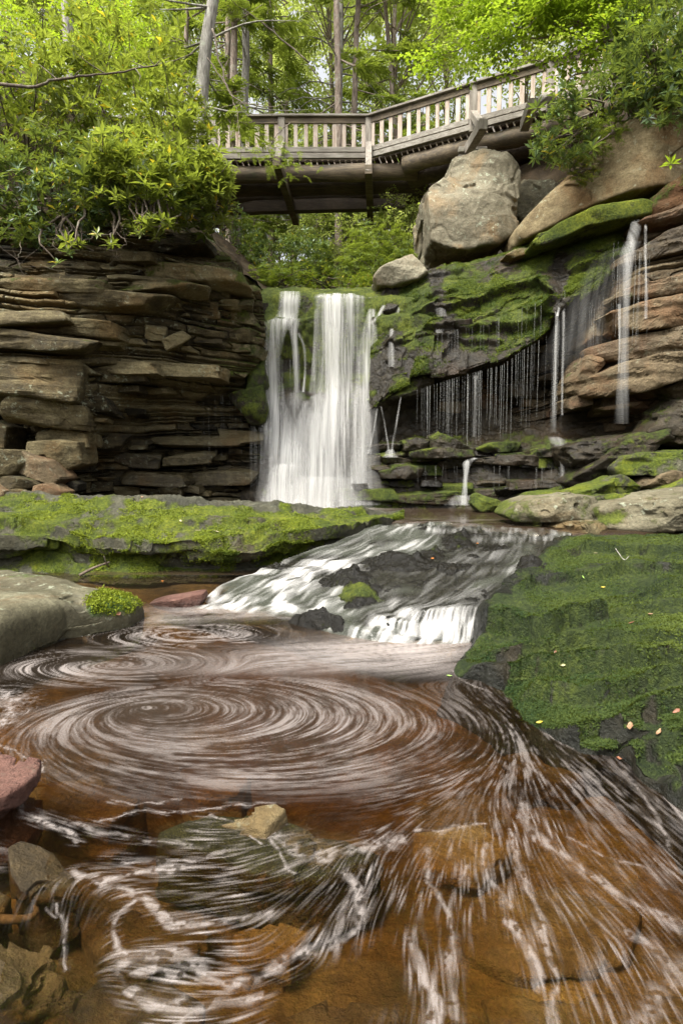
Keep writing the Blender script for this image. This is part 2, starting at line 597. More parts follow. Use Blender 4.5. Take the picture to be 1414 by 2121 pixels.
M_soil = rock_mat('forest_soil', (.016, .011, .006), (.045, .03, .015), (.085, .06, .03), (.06, .035, .015), up=.35, lichen=0, strata=1,
                  moss=((.012, .03, .006), (.04, .075, .012), (.09, .13, .018)))

# ------------------------------------------------------------------ ground sheet
GX = np.concatenate([np.linspace(-160, -14, 50), np.linspace(-13.6, 13.6, 170), np.linspace(14, 160, 50)])
GY = np.concatenate([np.linspace(-60, -1, 24), np.linspace(-.8, 11.5, 40), np.linspace(11.8, 30, 110), np.linspace(30.6, 220, 80)])
gx, gy = np.meshgrid(GX, GY)
p3 = np.stack([gx, gy, gx * 0], -1)
side = sstep(6.5, 13, np.abs(gx)) * 5 + np.clip(np.abs(gx) - 10, 0, None) * .22
low = -1.1 + side
up_ = 4.35 + np.clip(gy - 13, 0, 40) * .36 + np.clip(gy - 53, 0, None) * .10 + side * .35 + sstep(2, 6, -gx) * 1.4 * sstep(24, 14, gy) + sstep(3, 8, gx) * 2.2 * sstep(30, 14, gy)
k = sstep(12.6, 13.6, gy + .5 * fbm(p3 * .5, 3, 3) + sstep(3.0, 4.5, gx) * -1.0 - sstep(-1.2, -2.2, gx) * .2)
gz = low * (1 - k) + up_ * k + fbm(p3 * .6, 4, 5) * .35 * k + fbm(p3 * .07, 3, 6) * 1.2 * sstep(20, 40, gy)
tag(build('ground', np.stack([gx, gy, gz], -1).reshape(-1, 3), gridf(*gx.shape), M_soil), kind='structure')


def ground_z(x, y):
    i = np.clip(np.searchsorted(GX, x), 1, len(GX) - 1); j = np.clip(np.searchsorted(GY, y), 1, len(GY) - 1)
    a = (x - GX[i - 1]) / (GX[i] - GX[i - 1]); b = (y - GY[j - 1]) / (GY[j] - GY[j - 1])
    return (gz[j - 1, i - 1] * (1 - a) + gz[j - 1, i] * a) * (1 - b) + (gz[j, i - 1] * (1 - a) + gz[j, i] * a) * b


# ------------------------------------------------------------------ left cliff: stacked slabs
LU = [-420, -150, 0, 90, 180, 300, 450, 560]
LV = [430, 520, 600, 700, 790, 850, 900, 960, 1035]
LY = [[10.6, 10.6, 10.8, 10.9, 11.0, 11.4, 12.3, 13.2],
      [9.7, 9.7, 9.9, 10.0, 10.1, 10.6, 11.3, 12.4],
      [9.1, 9.2, 9.3, 9.4, 9.6, 10.0, 10.6, 11.6],
      [9.1, 9.2, 9.4, 9.5, 9.8, 10.3, 10.8, 11.5],
      [9.2, 9.3, 9.5, 9.4, 9.7, 10.5, 11.1, 11.7],
      [9.6, 9.9, 10.9, 9.7, 9.6, 11.3, 11.8, 12.1],
      [9.6, 9.9, 10.9, 10.2, 10.0, 11.4, 11.7, 11.9],
      [9.6, 9.8, 10.5, 10.6, 10.8, 11.3, 11.6, 11.8],
      [9.6, 9.7, 10.2, 10.4, 10.7, 11.2, 11.6, 11.8]]
TOPU = [-500, 0, 250, 330, 400, 470, 520, 560]
TOPV = [380, 395, 415, 440, 480, 532, 582, 610]
ENDV = [560, 600, 700, 755, 790, 850, 900, 960, 1040]
ENDU = [500, 540, 548, 535, 505, 500, 520, 545, 558]


def stack_slabs(mb, zr, xr, yguess, lut, accept, thick, seed, jitter=.13, moss=None, wet=None, wide=(1.6, 6.5), rowjit=.1, tiltr=.05):
    g = np.random.default_rng(seed)
    z = zr[0]; k = 0
    while z < zr[1]:
        h = g.choice(thick) * g.uniform(.8, 1.25)
        rowoff = g.normal(0, rowjit)
        slope = g.normal(0, .02)
        x = xr[0] - g.uniform(0, 1)
        while x < xr[1]:
            w = np.clip(h * g.uniform(*wide), .22, 2.3)
            xc = x + w / 2
            zc = z + h / 2 + .16 * math.sin(xc * .7 + z * 1.3 + seed) + slope * xc * 2
            x += w * g.uniform(.82, 1.0)
            y = yguess
            for _ in range(3):
                u, v = proj([xc, y, zc]); y = float(grid_lookup(*lut, u, v))
            if not accept(u, v): continue
            if seed == 11 and proj([xc + w / 2, y, zc])[0] > np.interp(v, ENDV, ENDU) + 6: continue
            if g.random() < .06: continue
            front = y + rowoff + g.normal(0, jitter) + (.16 if seed == 11 else 0)
            dep = g.uniform(.45, .8)
            n = int(np.clip(w * 15, 9, 26))
            hh = h / 2 * g.uniform(1.1, 1.4)
            M = rot(g.normal(0, .14), g.normal(0, .07), g.normal(0, tiltr))
            C = np.array([xc, front + dep, zc])
            V, Fc = polyrock(C, (w / 2 * 1.08, dep, hh), M, extra=6, p=30, n=n, seed=int(g.integers(1 << 30)), jit=.13)
            mb.add(V, Fc, tint=g.uniform(-1, 1), moss=(moss(u, v) if moss else 0), wet=(wet(u, v) if wet else 0), cx=C[0], cy=C[1], cz=C[2], hh=hh)
            k += 1
        z += h * .93
    return k


def finish_slabs(mb, amp=.045, f=2.2, seed=1, chip=.03):
    V = np.concatenate(mb.V).astype(np.float64)
    C = np.stack([np.concatenate(mb.A[k]) for k in ('cx', 'cy', 'cz')], 1)
    hh = np.concatenate(mb.A['hh'])
    D = V - C; L = np.linalg.norm(D, axis=1)[:, None] + 1e-6
    k = fbm(V * f, 5, seed) + .8 * (rfbm(V * np.array([1.6, 1.6, 5]), 3, seed + 4) - .62)
    V = V + D / L * (k * np.minimum(amp, hh * .45))[:, None]
    q = vn(V * np.array([3.2, 3.2, 8]), seed + 8); V = V - D / L * (np.floor(np.clip(q, 0, 1) * 4) / 4 * np.minimum(chip * 2, hh * .7))[:, None]
    mb.V = [V.astype(F32)]
    for q in ('cx', 'cy', 'cz', 'hh'): del mb.A[q]


lut = (LU, LV, LY)


def beds(z, hs, lo, hi, seed):
    """split heights into rock beds: bed number and 0..1 position in the bed"""
    g = np.random.default_rng(seed); b = [lo]
    while b[-1] < hi: b.append(b[-1] + g.choice(hs) * g.uniform(.7, 1.35))
    b = np.array(b); i = np.clip(np.searchsorted(b, z) - 1, 0, len(b) - 2)
    return i, np.clip((z - b[i]) / (b[i + 1] - b[i]), 0, 1), (b[i + 1] - b[i]), g


def strata_wall(us, vs, lut_, nu, nv, coarse, fine, seed, ca=.30, fa=.15, dip=0.0, keepf=None, bw=(1.0, 3.2)):
    """continuous bedded rock face: beds, blocks between joints, crevices and broken noses"""
    U_, V_ = np.meshgrid(np.linspace(*us, nu), np.linspace(*vs, nv))
    Yg = np.array([[grid_lookup(*lut_, a, b) for a in np.linspace(us[0], us[1], 70)] for b in np.linspace(vs[0], vs[1], 50)])
    Yg = np.stack([np.interp(np.linspace(0, 69, nu), np.arange(70), r_) for r_ in Yg]); Yg = np.stack([np.interp(np.linspace(0, 49, nv), np.arange(50), Yg[:, j]) for j in range(nu)], 1)
    G = P(U_, V_, Yg)
    x, z = G[..., 0], G[..., 2]
    zw = z + dip * x + .22 * fbm(np.stack([x * .35, z * .2, 0 * x], -1), 3, seed) + .06 * fbm(np.stack([x * 1.5, z * .6, 0 * x], -1), 3, seed + 1)
    d = np.zeros_like(x); cre = np.zeros_like(x); tin = np.zeros_like(x)
    for hs, amp, s in ((coarse, ca, 1), (fine, fa, 2)):
        i, f, h, g = beds(zw, hs, -2, 12, seed + s)
        w_ = g.uniform(*bw, 400)[i] * (1.0 if s == 1 else .55); o_ = g.uniform(0, 9, 400)[i]
        q = (x + o_) / w_ + .22 * fbm(np.stack([x * 2.2, z * 5, 0 * x + s], -1), 3, seed + 7 + s)
        c_ = np.floor(q).astype(np.int64); fr_ = q - c_
        hb = _h(i.astype(np.int64), c_, np.zeros_like(c_), seed + s); hr = _h(i.astype(np.int64), np.zeros_like(c_), np.zeros_like(c_), seed + 31 + s)
        d += amp * (.55 * hb + .45 * hr - .5)
        # beds tilt back a little towards their top, with a broken nose
        d += amp * .25 * (hb - .3) * (1 - f)
        e = np.minimum(f, 1 - f) * h; ej = np.minimum(fr_, 1 - fr_) * w_
        cw = (.010 + .022 * _h(i.astype(np.int64), c_, np.ones_like(c_), seed + 3))
        cre = np.maximum(cre, np.exp(-(e / cw) ** 2) * (.35 + .65 * hb)); cre = np.maximum(cre, .6 * np.exp(-(ej / .012) ** 2))
        tin += (hb - .5) * (1.1 if s == 1 else .9)
    d += .10 * fbm(G * 1.1, 4, seed + 9) + .035 * fbm(G * np.array([3, 3, 6]), 4, seed + 10) + .015 * fbm(G * np.array([10, 10, 18]), 3, seed + 11)
    d -= .13 * cre
    G[..., 1] -= d
    fq = gridf(nv, nu)
    if keepf is not None: fq = fq[keepf(U_, V_).ravel()[fq].all(1)]
    return G, fq, tin, U_, V_


mb = MB()
mbw = MB()


def okL(u, v):
    return v > np.interp(u, TOPU, TOPV) and u < np.interp(v, ENDV, ENDU) - 8 and not (v > 905 and u < 150) and not (-40 < u < 62 and 800 < v < 915)


def mossL(u, v):
    e = np.interp(v, ENDV, ENDU)
    return float(.04 + .42 * sstep(170, 10, e - u) * sstep(900, 760, v) + .12 * sstep(500, 620, v) * sstep(700, 600, v))


stack_slabs(mb, (.35, 6.6), (-13, -1.2), 10.3, lut, okL, [.05, .06, .08, .10, .12, .16, .24], 11, jitter=.065, rowjit=.12, tiltr=.03, wide=(1.8, 6.0), moss=mossL,
            wet=lambda u, v: float(.85 * sstep(830, 930, v) * sstep(150, 300, u)))
# large blocks that stand out of the stack: (u, v, half width, half height, depth half, Y front, yaw, pitch, roll, tint)
for q, (u, v, a, h, dp, Y, yw, pt, rl, ti) in enumerate([
    (418, 582, .95, .20, .8, 10.15, -.1, .10, .10, .9), (330, 612, .9, .13, .7, 9.85, .05, .0, -.05, .5),
    (505, 665, .36, .16, .6, 11.0, -.3, .02, .12, .4), (500, 705, .38, .14, .6, 10.95, -.2, .0, .08, .1), (520, 735, .3, .12, .5, 11.1, -.2, 0, .05, .3),
    (470, 642, .45, .12, .6, 10.75, -.2, 0, .05, .6), (95, 800, .85, .32, .6, 9.25, .15, .0, .04, .1), (120, 855, .7, .25, .6, 9.35, .2, .05, .15, .2),
    (150, 905, .45, .20, .5, 9.6, .1, .1, .1, .5), (100, 770, .8, .12, .6, 9.3, .1, 0, -.03, .4),
    (420, 915, 1.0, .13, .5, 11.35, 0, 0, -.02, .5), (500, 905, .5, .14, .5, 11.55, 0, 0, .05, .7), (395, 950, .52, .12, .4, 11.2, .1, .05, -.1, .4),
    (290, 950, .5, .17, .5, 11.0, .1, .1, .1, -.2), (330, 990, .8, .16, .5, 10.95, 0, .1, .04, 0), (470, 985, .75, .17, .5, 11.4, 0, .1, -.04, .2),
    (390, 775, .75, .13, .5, 10.35, -.05, 0, .05, .7), (270, 770, .6, .13, .5, 9.95, .05, 0, -.03, .5), (320, 690, .25, .15, .35, 10.15, .3, .2, .1, .9),
    (365, 706, .25, .10, .3, 10.2, .2, .1, -.5, 1), (60, 675, .9, .14, .6, 9.15, 0, 0, -.04, .3), (180, 690, .8, .13, .6, 9.45, 0, 0, .05, .5),
    (60, 715, 1.1, .15, .6, 9.1, 0, 0, .05, -.2), (230, 640, 1.0, .15, .6, 9.55, 0, 0, -.03, 0), (150, 610, .9, .11, .6, 9.4, 0, 0, .02, .3),
    (370, 518, .75, .20, .5, 10.6, 0, 0, .0, -.6), (270, 545, .7, .12, .5, 10.0, 0, .05, .04, .1), (440, 548, .4, .09, .4, 11.0, -.1, 0, .12, .8)]):
    C = P(u, v, Y + dp)
    V, Fc = polyrock(C, (a, dp, h), rot(yw, pt, rl), extra=8, p=20, n=22, seed=500 + q, jit=.16)
    mb.add(V, Fc, tint=ti, moss=mossL(u, v) + (.12 if v < 640 else 0), wet=float(.8 * sstep(850, 940, v) * sstep(200, 300, u)), cx=C[0], cy=C[1], cz=C[2], hh=h)
finish_slabs(mb, .05, 2.3, 21)
Gs, fqs, tn_, Us, Vs = strata_wall((-420, 556), (395, 1062), lut, 820, 560, [.24, .32, .45], [.05, .07, .09, .12, .16], 300,
                               keepf=lambda U_, V_: (V_ > np.interp(U_, TOPU, TOPV) + 4) & (U_ < np.interp(V_, ENDV, ENDU) + 2) & ~((U_ > -40) & (U_ < 56) & (V_ > 815) & (V_ < 905)))
e_ = np.interp(Vs, ENDV, ENDU) - Us
ml_ = .17 + .36 * sstep(170, 10, e_) * sstep(900, 760, Vs) + .12 * sstep(500, 620, Vs) * sstep(700, 600, Vs) + .25 * fbm(Gs * .8, 3, 12) - .1
mb.add(Gs.reshape(-1, 3), fqs, tint=tn_.ravel(), moss=ml_.ravel(), wet=(.8 * sstep(830, 930, Vs) * sstep(150, 300, Us) + .3 * sstep(.2, .5, fbm(Gs * np.array([1.2, 1.2, .4]), 3, 15))).ravel())
# backing sheet tinted dark, carrying the shade in gaps of the stack
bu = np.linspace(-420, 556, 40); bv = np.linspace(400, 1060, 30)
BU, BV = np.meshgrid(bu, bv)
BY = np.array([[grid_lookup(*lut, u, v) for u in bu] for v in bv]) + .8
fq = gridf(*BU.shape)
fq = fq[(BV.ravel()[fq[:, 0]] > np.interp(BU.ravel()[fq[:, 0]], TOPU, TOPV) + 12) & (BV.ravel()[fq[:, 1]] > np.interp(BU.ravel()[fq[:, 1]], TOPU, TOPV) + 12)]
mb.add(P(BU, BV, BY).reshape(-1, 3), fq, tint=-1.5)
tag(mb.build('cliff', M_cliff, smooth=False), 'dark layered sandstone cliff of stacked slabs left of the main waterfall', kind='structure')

# soil bank that the left thicket grows from
cb = P(np.array([[-520, -200, 0, 200, 330, 420, 500, 560]] * 5, float),
       np.array([[440, 440, 440, 450, 490, 535, 575, 608], [380, 380, 385, 410, 455, 515, 560, 600], [300, 310, 320, 350, 410, 490, 550, 592],
                 [200, 220, 240, 290, 380, 470, 540, 585], [60, 90, 130, 220, 340, 450, 530, 580]], float),
       np.array([[10.3, 10.3, 10.5, 10.8, 11.3, 12.0, 12.6, 13], [10.6, 10.6, 10.8, 11.2, 12, 12.7, 13.3, 13.6], [11, 11, 11.3, 12, 12.9, 13.6, 14, 14.2],
                 [12, 12.2, 12.5, 13.2, 14, 14.6, 15, 15.2], [14, 14, 14.3, 15, 15.6, 16, 16.2, 16.4]]))
G = patch(cb, 60, 110)
G = G + gnormals(G) * (fbm(G * 1.5, 5, 8) * .22)[..., None]
tag(build('hillside', G.reshape(-1, 3), gridf(60, 110), M_soil, attrs={'moss': np.full(6600, .05)}), kind='structure')


cb = P(np.array([[985, 1040, 1100, 1160, 1240, 1340, 1480, 1700]] * 4, float),
       np.array([[430, 430, 430, 430, 440, 420, 400, 400], [370, 350, 340, 330, 300, 260, 230, 220], [320, 300, 280, 250, 210, 170, 130, 110], [300, 270, 240, 190, 130, 70, 20, 0]], float),
       np.array([[15.2, 15.2, 15.0, 14.6, 13.6, 12.9, 12.4, 12], [16.4, 16.2, 15.6, 15.0, 14.0, 13.2, 12.6, 12.4], [19.5, 19.0, 18.0, 16.5, 15.0, 13.9, 13.2, 13], [23, 22, 20.5, 19, 17, 15.5, 14.6, 14.4]]))
G = patch(cb, 50, 90)
G = G + gnormals(G) * (fbm(G * 1.5, 5, 18) * .2)[..., None]
tag(build('hillside', G.reshape(-1, 3), gridf(50, 90), M_soil, attrs={'moss': np.full(4500, -.1)}), kind='structure')


def rock_thing(name, V, Fc, mat, label, cat, group=None, moss=None, wet=0.0, tint=0.0, smooth=True):
    a = {'tint': np.full(len(V), tint)}
    a['moss'] = moss(V) if callable(moss) else np.zeros(len(V)) + (0.0 if moss is None else moss)
    a['wet'] = wet(V) if callable(wet) else np.full(len(V), wet)
    return tag(build(name, V, Fc, mat, None, smooth, a), label, cat, group)


def smooth_nz(G, k):
    """upward part of the broad surface normal, fine bumps left out"""
    i = np.unique(np.append(np.arange(0, G.shape[0], k), G.shape[0] - 1)); j = np.unique(np.append(np.arange(0, G.shape[1], k), G.shape[1] - 1))
    S = np.abs(gnormals(G[i][:, j])[..., 2])
    S = np.stack([np.interp(np.arange(G.shape[1]), j, r_) for r_ in S]); return np.stack([np.interp(np.arange(G.shape[0]), i, S[:, q]) for q in range(G.shape[1])], 1)


def upz(V, lo=.0, hi=.25):
    """height share inside a rock: 0 at its foot, 1 at its top"""
    z = V[:, 2]; return (z - z.min()) / (z.max() - z.min() + 1e-6)


# ------------------------------------------------------------------ rubble at the foot of the left cliff
for uv, Y, fr, bk, sd_, ti, lab in [
    ([(18, 952), (60, 935), (110, 955), (142, 990), (128, 1005), (70, 985), (25, 975)], 9.3, .3, .4, 1, .6, 'lichen spotted slab leaning at the foot of the left cliff'),
    ([(75, 948), (100, 930), (150, 975), (180, 960), (176, 915), (130, 912), (80, 915)], 9.7, .4, .5, 2, .3, 'angular brown block wedged under the left cliff overhang'),
    ([(-90, 935), (-20, 930), (40, 932), (62, 958), (40, 985), (-90, 985)], 9.1, .35, .5, 3, .2, 'broad pale rock at the left edge below the dark cave'),
    ([(0, 985), (30, 985), (75, 993), (95, 1008), (60, 1013), (5, 1008)], 9.0, .25, .3, 4, -.3, 'thin flat slab lying below the leaning lichen slab'),
    ([(80, 1005), (110, 1000), (140, 1018), (138, 1030), (80, 1030)], 9.0, .25, .3, 5, .8, 'small yellowish rock on the back of the mossy ledge'),
    ([(-60, 998), (0, 1000), (30, 1015), (28, 1040), (-60, 1040)], 8.9, .3, .3, 6, 1, 'orange brown rock at the left end of the mossy ledge'),
    ([(30, 1008), (60, 1012), (85, 1026), (60, 1032), (30, 1030)], 8.95, .2, .2, 7, 0, 'small dark rock between the orange rock and the yellowish rock'),
    ([(140, 1002), (160, 995), (170, 1002), (168, 1016), (142, 1018)], 9.6, .2, .2, 8, -1, 'small wet black stone in the shade under the left cliff'),
    ([(-60, 880), (0, 872), (35, 885), (28, 930), (-20, 940), (-60, 935)], 9.9, .3, .4, 9, -.2, 'brown boulder inside the dark cave at the left edge')]:
    V, Fc = outline_rock(uv, Y, fr, bk, n=26, seed=sd_, p=16, amp=.04, f=3, facets=3)
    rock_thing('rock', V, Fc, M_cliff if ti < .5 else M_wall, lab, 'rock', 'rubble at the foot of the left cliff', moss=lambda V: .15 * upz(V), tint=ti, smooth=False)

# ------------------------------------------------------------------ rock wall behind the main fall
wu = [500, 548, 590, 640, 700, 760, 800, 850, 900]
rows = [(596, [13.6] * 9), (603, [12.9, 12.9, 12.9, 12.9, 12.9, 12.9, 12.9, 12.7, 12.5]), (614, [12.6, 12.5, 12.4, 12.45, 12.45, 12.4, 12.3, 12.1, 11.9]),
        (650, [12.5, 12.3, 12.35, 12.4, 12.4, 12.3, 12.2, 12.0, 11.8]), (664, [12.5, 12.1, 11.95, 12.35, 12.4, 12.2, 12.0, 11.9, 11.7]),
        (720, [12.4, 12.0, 12.05, 12.4, 12.45, 12.25, 12.0, 11.7, 11.5]), (790, [12.4, 12.1, 12.2, 12.35, 12.4, 12.2, 11.8, 11.5, 11.6]),
        (820, [12.3, 11.9, 11.75, 11.95, 12.1, 11.9, 11.5, 11.4, 12.0]), (850, [12.2, 11.9, 11.65, 11.75, 11.85, 11.75, 11.8, 12.2, 12.6]),
        (930, [12.0, 11.8, 11.5, 11.45, 11.5, 11.6, 12.2, 12.6, 12.8]), (960, [11.9, 11.6, 11.15, 11.25, 11.35, 11.5, 12.1, 12.5, 12.8]),
        (1050, [11.6, 11.3, 11.0, 11.05, 11.15, 11.25, 11.8, 12.3, 12.6]), (1075, [11.5, 11.2, 10.9, 10.9, 11.0, 11.1, 11.7, 12.2, 12.5])]
cw = np.stack([P(np.array(wu, float), np.full(9, float(v)), np.array(y)) for v, y in rows])
G = patch(cw, 230, 200)
st = vn(np.stack([G[..., 0] * .6, G[..., 1] * .6, G[..., 2] * 4.2], -1), 3)
G = G + gnormals(G) * (fbm(G * 2, 5, 31) * .10 + .06 * st + .03 * fbm(G * 9, 3, 4))[..., None]
uu, vv = proj(G)
mo = .62 * sstep(1040, 640, vv) + .25 * np.exp(-((uu - 545) / 25) ** 2) + .1 * fbm(G * 1.3, 3, 9)
tag(build('cliff', G.reshape(-1, 3), gridf(230, 200), M_wet, attrs={'moss': mo, 'wet': np.full(uu.shape, .4), 'tint': uu * 0}),
    'wet mossy rock wall behind the main waterfall', kind='structure')

# mossy fin beside the left foot of the fall
for uv, Y, sd_, lab in [([(470, 818), (505, 812), (545, 800), (556, 850), (548, 886), (520, 880), (498, 850)], 11.5, 3, 'bright moss wedge jutting left from the foot of the waterfall'),
                        ([(512, 770), (548, 740), (556, 800), (545, 822), (515, 815)], 11.65, 4, 'moss covered corner just above the moss wedge beside the waterfall')]:
    V, Fc = outline_rock(uv, Y, .3, .5, n=44, seed=sd_, p=26, amp=.06, f=3, facets=6, ftilt=.8)
    rock_thing('mossy_rock', V, Fc, M_wet, lab, 'rock', moss=.55, wet=.1)

# ------------------------------------------------------------------ mossy slope right of the fall with its overhanging lip
sc_ = [(598, 13.2, 612, 12.4, 640, 12.1, 690, 11.9, 760, 11.75, 850, 11.6), ]
SU = np.array([[775, 830, 880, 940, 1000, 1060, 1110, 1160, 1220, 1290, 1400],
               [778, 830, 880, 940, 1000, 1060, 1110, 1165, 1225, 1300, 1400],
               [775, 828, 880, 942, 1005, 1065, 1120, 1172, 1228, 1290, 1380],
               [768, 825, 880, 945, 1010, 1075, 1130, 1180, 1230, 1285, 1360],
               [765, 820, 875, 940, 1010, 1075, 1128, 1170, 1215, 1270, 1350],
               [765, 815, 868, 935, 1000, 1060, 1115, 1158, 1200, 1262, 1345],
               [768, 818, 870, 936, 1000, 1058, 1112, 1155, 1198, 1262, 1345],
               [775, 825, 875, 940, 1002, 1060, 1112, 1158, 1202, 1265, 1345],
               [780, 830, 880, 940, 1002, 1060, 1112, 1158, 1202, 1265, 1345]], float)
SV = np.array([[596, 594, 575, 556, 540, 520, 500, 488, 478, 455, 430],
               [606, 600, 584, 566, 550, 532, 512, 498, 486, 466, 440],
               [640, 628, 618, 604, 590, 570, 550, 532, 514, 492, 465],
               [690, 672, 660, 645, 630, 612, 590, 570, 548, 522, 500],
               [750, 725, 706, 694, 680, 660, 636, 612, 586, 552, 520],
               [845, 795, 775, 766, 748, 724, 690, 650, 612, 565, 530],
               [850, 802, 783, 776, 758, 734, 700, 662, 624, 576, 540],
               [835, 795, 785, 785, 770, 748, 716, 684, 648, 600, 560],
               [830, 800, 800, 805, 790, 770, 740, 710, 672, 620, 580]], float)
SY = np.array([[13.4, 13.4, 13.3, 13.2, 13.0, 12.8, 12.6, 12.4, 12.2, 11.9, 11.6],
               [12.6, 12.7, 12.7, 12.6, 12.5, 12.4, 12.2, 12.0, 11.8, 11.6, 11.4],
               [12.3, 12.3, 12.3, 12.2, 12.1, 12.0, 11.8, 11.6, 11.4, 11.3, 11.2],
               [12.1, 12.0, 12.0, 11.9, 11.8, 11.7, 11.5, 11.3, 11.2, 11.1, 11.1],
               [11.9, 11.7, 11.7, 11.6, 11.5, 11.4, 11.2, 11.1, 11.0, 11.0, 11.0],
               [11.6, 11.4, 11.4, 11.3, 11.2, 11.1, 11.0, 10.9, 10.9, 10.9, 11.0],
               [11.8, 11.6, 11.55, 11.45, 11.4, 11.3, 11.2, 11.1, 11.1, 11.1, 11.1],
               [12.4, 12.3, 12.3, 12.3, 12.3, 12.2, 12.1, 12.0, 11.9, 11.7, 11.5],
               [13.2, 13.3, 13.4, 13.4, 13.4, 13.3, 13.2, 13.0, 12.8, 12.4, 12.0]])
G = patch(P(SU, SV, SY), 420, 620)
nn_ = gnormals(G)
if nn_[100, 300, 1] > 0: nn_ = -nn_
uu, vv = proj(G)
# overlapping mossy plates: terraces that run along the slope
w = SV  # noqa
tpar = np.linspace(0, 1, 420)[:, None] * np.ones(620)
ter = tpar * 15 + .9 * fbm(np.stack([G[..., 0] * .8, G[..., 1] * .5, G[..., 2] * .8], -1), 4, 41) + .05 * (G[..., 0])
fr_ = ter - np.floor(ter)
big_ = _h(np.floor(ter).astype(np.int64), np.floor(G[..., 0] * .5 + .3 * fbm(G, 2, 2)).astype(np.int64), np.zeros_like(uu, np.int64), 5)
plate = (fr_ ** 1.4) * (1 - sstep(.93, 1.0, fr_)) * .035 * big_
wv = vv + 7 * fbm(G * 2.2, 3, 47) + 4 * fbm(G * 7, 2, 48)
for q, (lu_, lv_, hh_, dk) in enumerate([([850, 930, 985, 1040, 1085, 1120, 1150], [668, 648, 634, 612, 603, 600, 622], .20, 46), ([880, 940, 1000, 1060, 1110, 1160], [692, 692, 690, 684, 668, 642], .22, 40),
        ([790, 850, 900, 950], [655, 640, 630, 622], .12, 30), ([800, 860, 930, 1000, 1040], [716, 704, 702, 712, 706], .14, 24), ([1010, 1040, 1080], [590, 574, 560], .08, 20), ([790, 850, 900, 960], [612, 602, 590, 572], .12, 18),
        ([1180, 1230, 1270, 1310], [570, 556, 540, 528], .16, 30), ([860, 910, 960], [668, 660, 655], .08, 16), ([1100, 1150, 1200], [556, 548, 535], .07, 20)]):
    Lv = np.interp(uu, lu_, lv_); on = sstep(lu_[0] - 14, lu_[0] + 14, uu) * sstep(lu_[-1] + 14, lu_[-1] - 14, uu)
    plate = plate + on * hh_ * np.exp(-np.clip(Lv - wv, 0, None) / dk) * sstep(2.5, -2.5, wv - Lv)
onlip = sstep(.72, .60, tpar)
bq = fbm(G * 1.1, 3, 150) * 1.2
blk = _h(np.floor(G[..., 0] * 1.25 + bq).astype(np.int64), np.floor(tpar * 7 + bq * 1.3).astype(np.int64), np.zeros_like(uu, np.int64), 9)
G[..., 2] += .20 * (_h(np.floor(G[..., 0] * 2.1 + .6 * bq).astype(np.int64), np.zeros_like(uu, np.int64), np.zeros_like(uu, np.int64), 4) - .5) * sstep(.45, .6, tpar) * sstep(.95, .7, tpar)
G = G + nn_ * (.13 * (blk - .5) * onlip + plate * onlip + .085 * fbm(G * 1.7, 5, 42) + .02 * fbm(G * 11, 3, 43))[..., None]
stripe = np.exp(-((uu - (905 + .25 * (vv - 600))) / 20) ** 2) + np.exp(-((uu - 1160) / 18) ** 2) * sstep(700, 640, vv) + .8 * np.exp(-((uu - (810 - .1 * (vv - 620))) / 16) ** 2)
mo = .47 - .42 * stripe + .36 * fbm(G * np.array([.9, .9, .9]), 4, 44) + .12 * sstep(.8, .99, fr_) - .9 * sstep(.66, .74, tpar)
mo = mo - .35 * sstep(700, 760, vv) * sstep(.72, .5, tpar) * sstep(-.1, .25, fbm(G * 1.6, 3, 45)) + .2 * sstep(600, 540, vv) * sstep(1030, 1080, uu)
slopeG = G.copy(); slopeM = mo; slopeU, slopeV = uu[:290], vv[:290]
tag(build('cliff', G.reshape(-1, 3), gridf(420, 620), M_wet, attrs={'moss': mo, 'wet': .35 + .4 * stripe, 'tint': .4 * sstep(.7, .8, tpar) + uu * 0}),
    'sloping mossy bedrock with a dripping overhung edge right of the main waterfall', kind='structure')

# ------------------------------------------------------------------ cave under the lip and the layered right wall
mb = MB()
RU = [740, 850, 950, 1050, 1150, 1230, 1320, 1414, 1600]
RV = [440, 520, 600, 680, 760, 820, 880, 930]
RY = [[14, 14, 14, 14, 13, 12, 11.0, 10.6, 10.2],
      [14, 14, 14, 14, 13, 12, 10.8, 10.3, 10.0],
      [14, 14, 14, 13.6, 12.8, 11.6, 10.4, 10.1, 9.8],
      [13.5, 13.5, 13.4, 13.2, 12.4, 11.3, 10.4, 10.1, 9.8],
      [13.3, 13.2, 13.1, 12.8, 12.0, 11.0, 10.3, 10.0, 9.6],
      [13.2, 13.0, 12.9, 12.6, 11.9, 11.3, 10.7, 10.3, 9.8],
      [12.8, 12.7, 12.6, 12.4, 12.0, 11.6, 11.0, 10.5, 10.0],
      [12.4, 12.3, 12.3, 12.1, 11.8, 11.4, 10.8, 10.3, 9.8]]
lutR = (RU, RV, RY)
stack_slabs(mb, (1.0, 5.0), (.5, 8.8), 11.5, lutR,
            lambda u, v: (v > 720) and not (1180 < u and v < 830) and u > 760 and v < 925, [.12, .18, .26, .34], 23,
            wet=lambda u, v: .5 if u < 1180 else .15, moss=lambda u, v: .1 if u > 1200 else -.1)
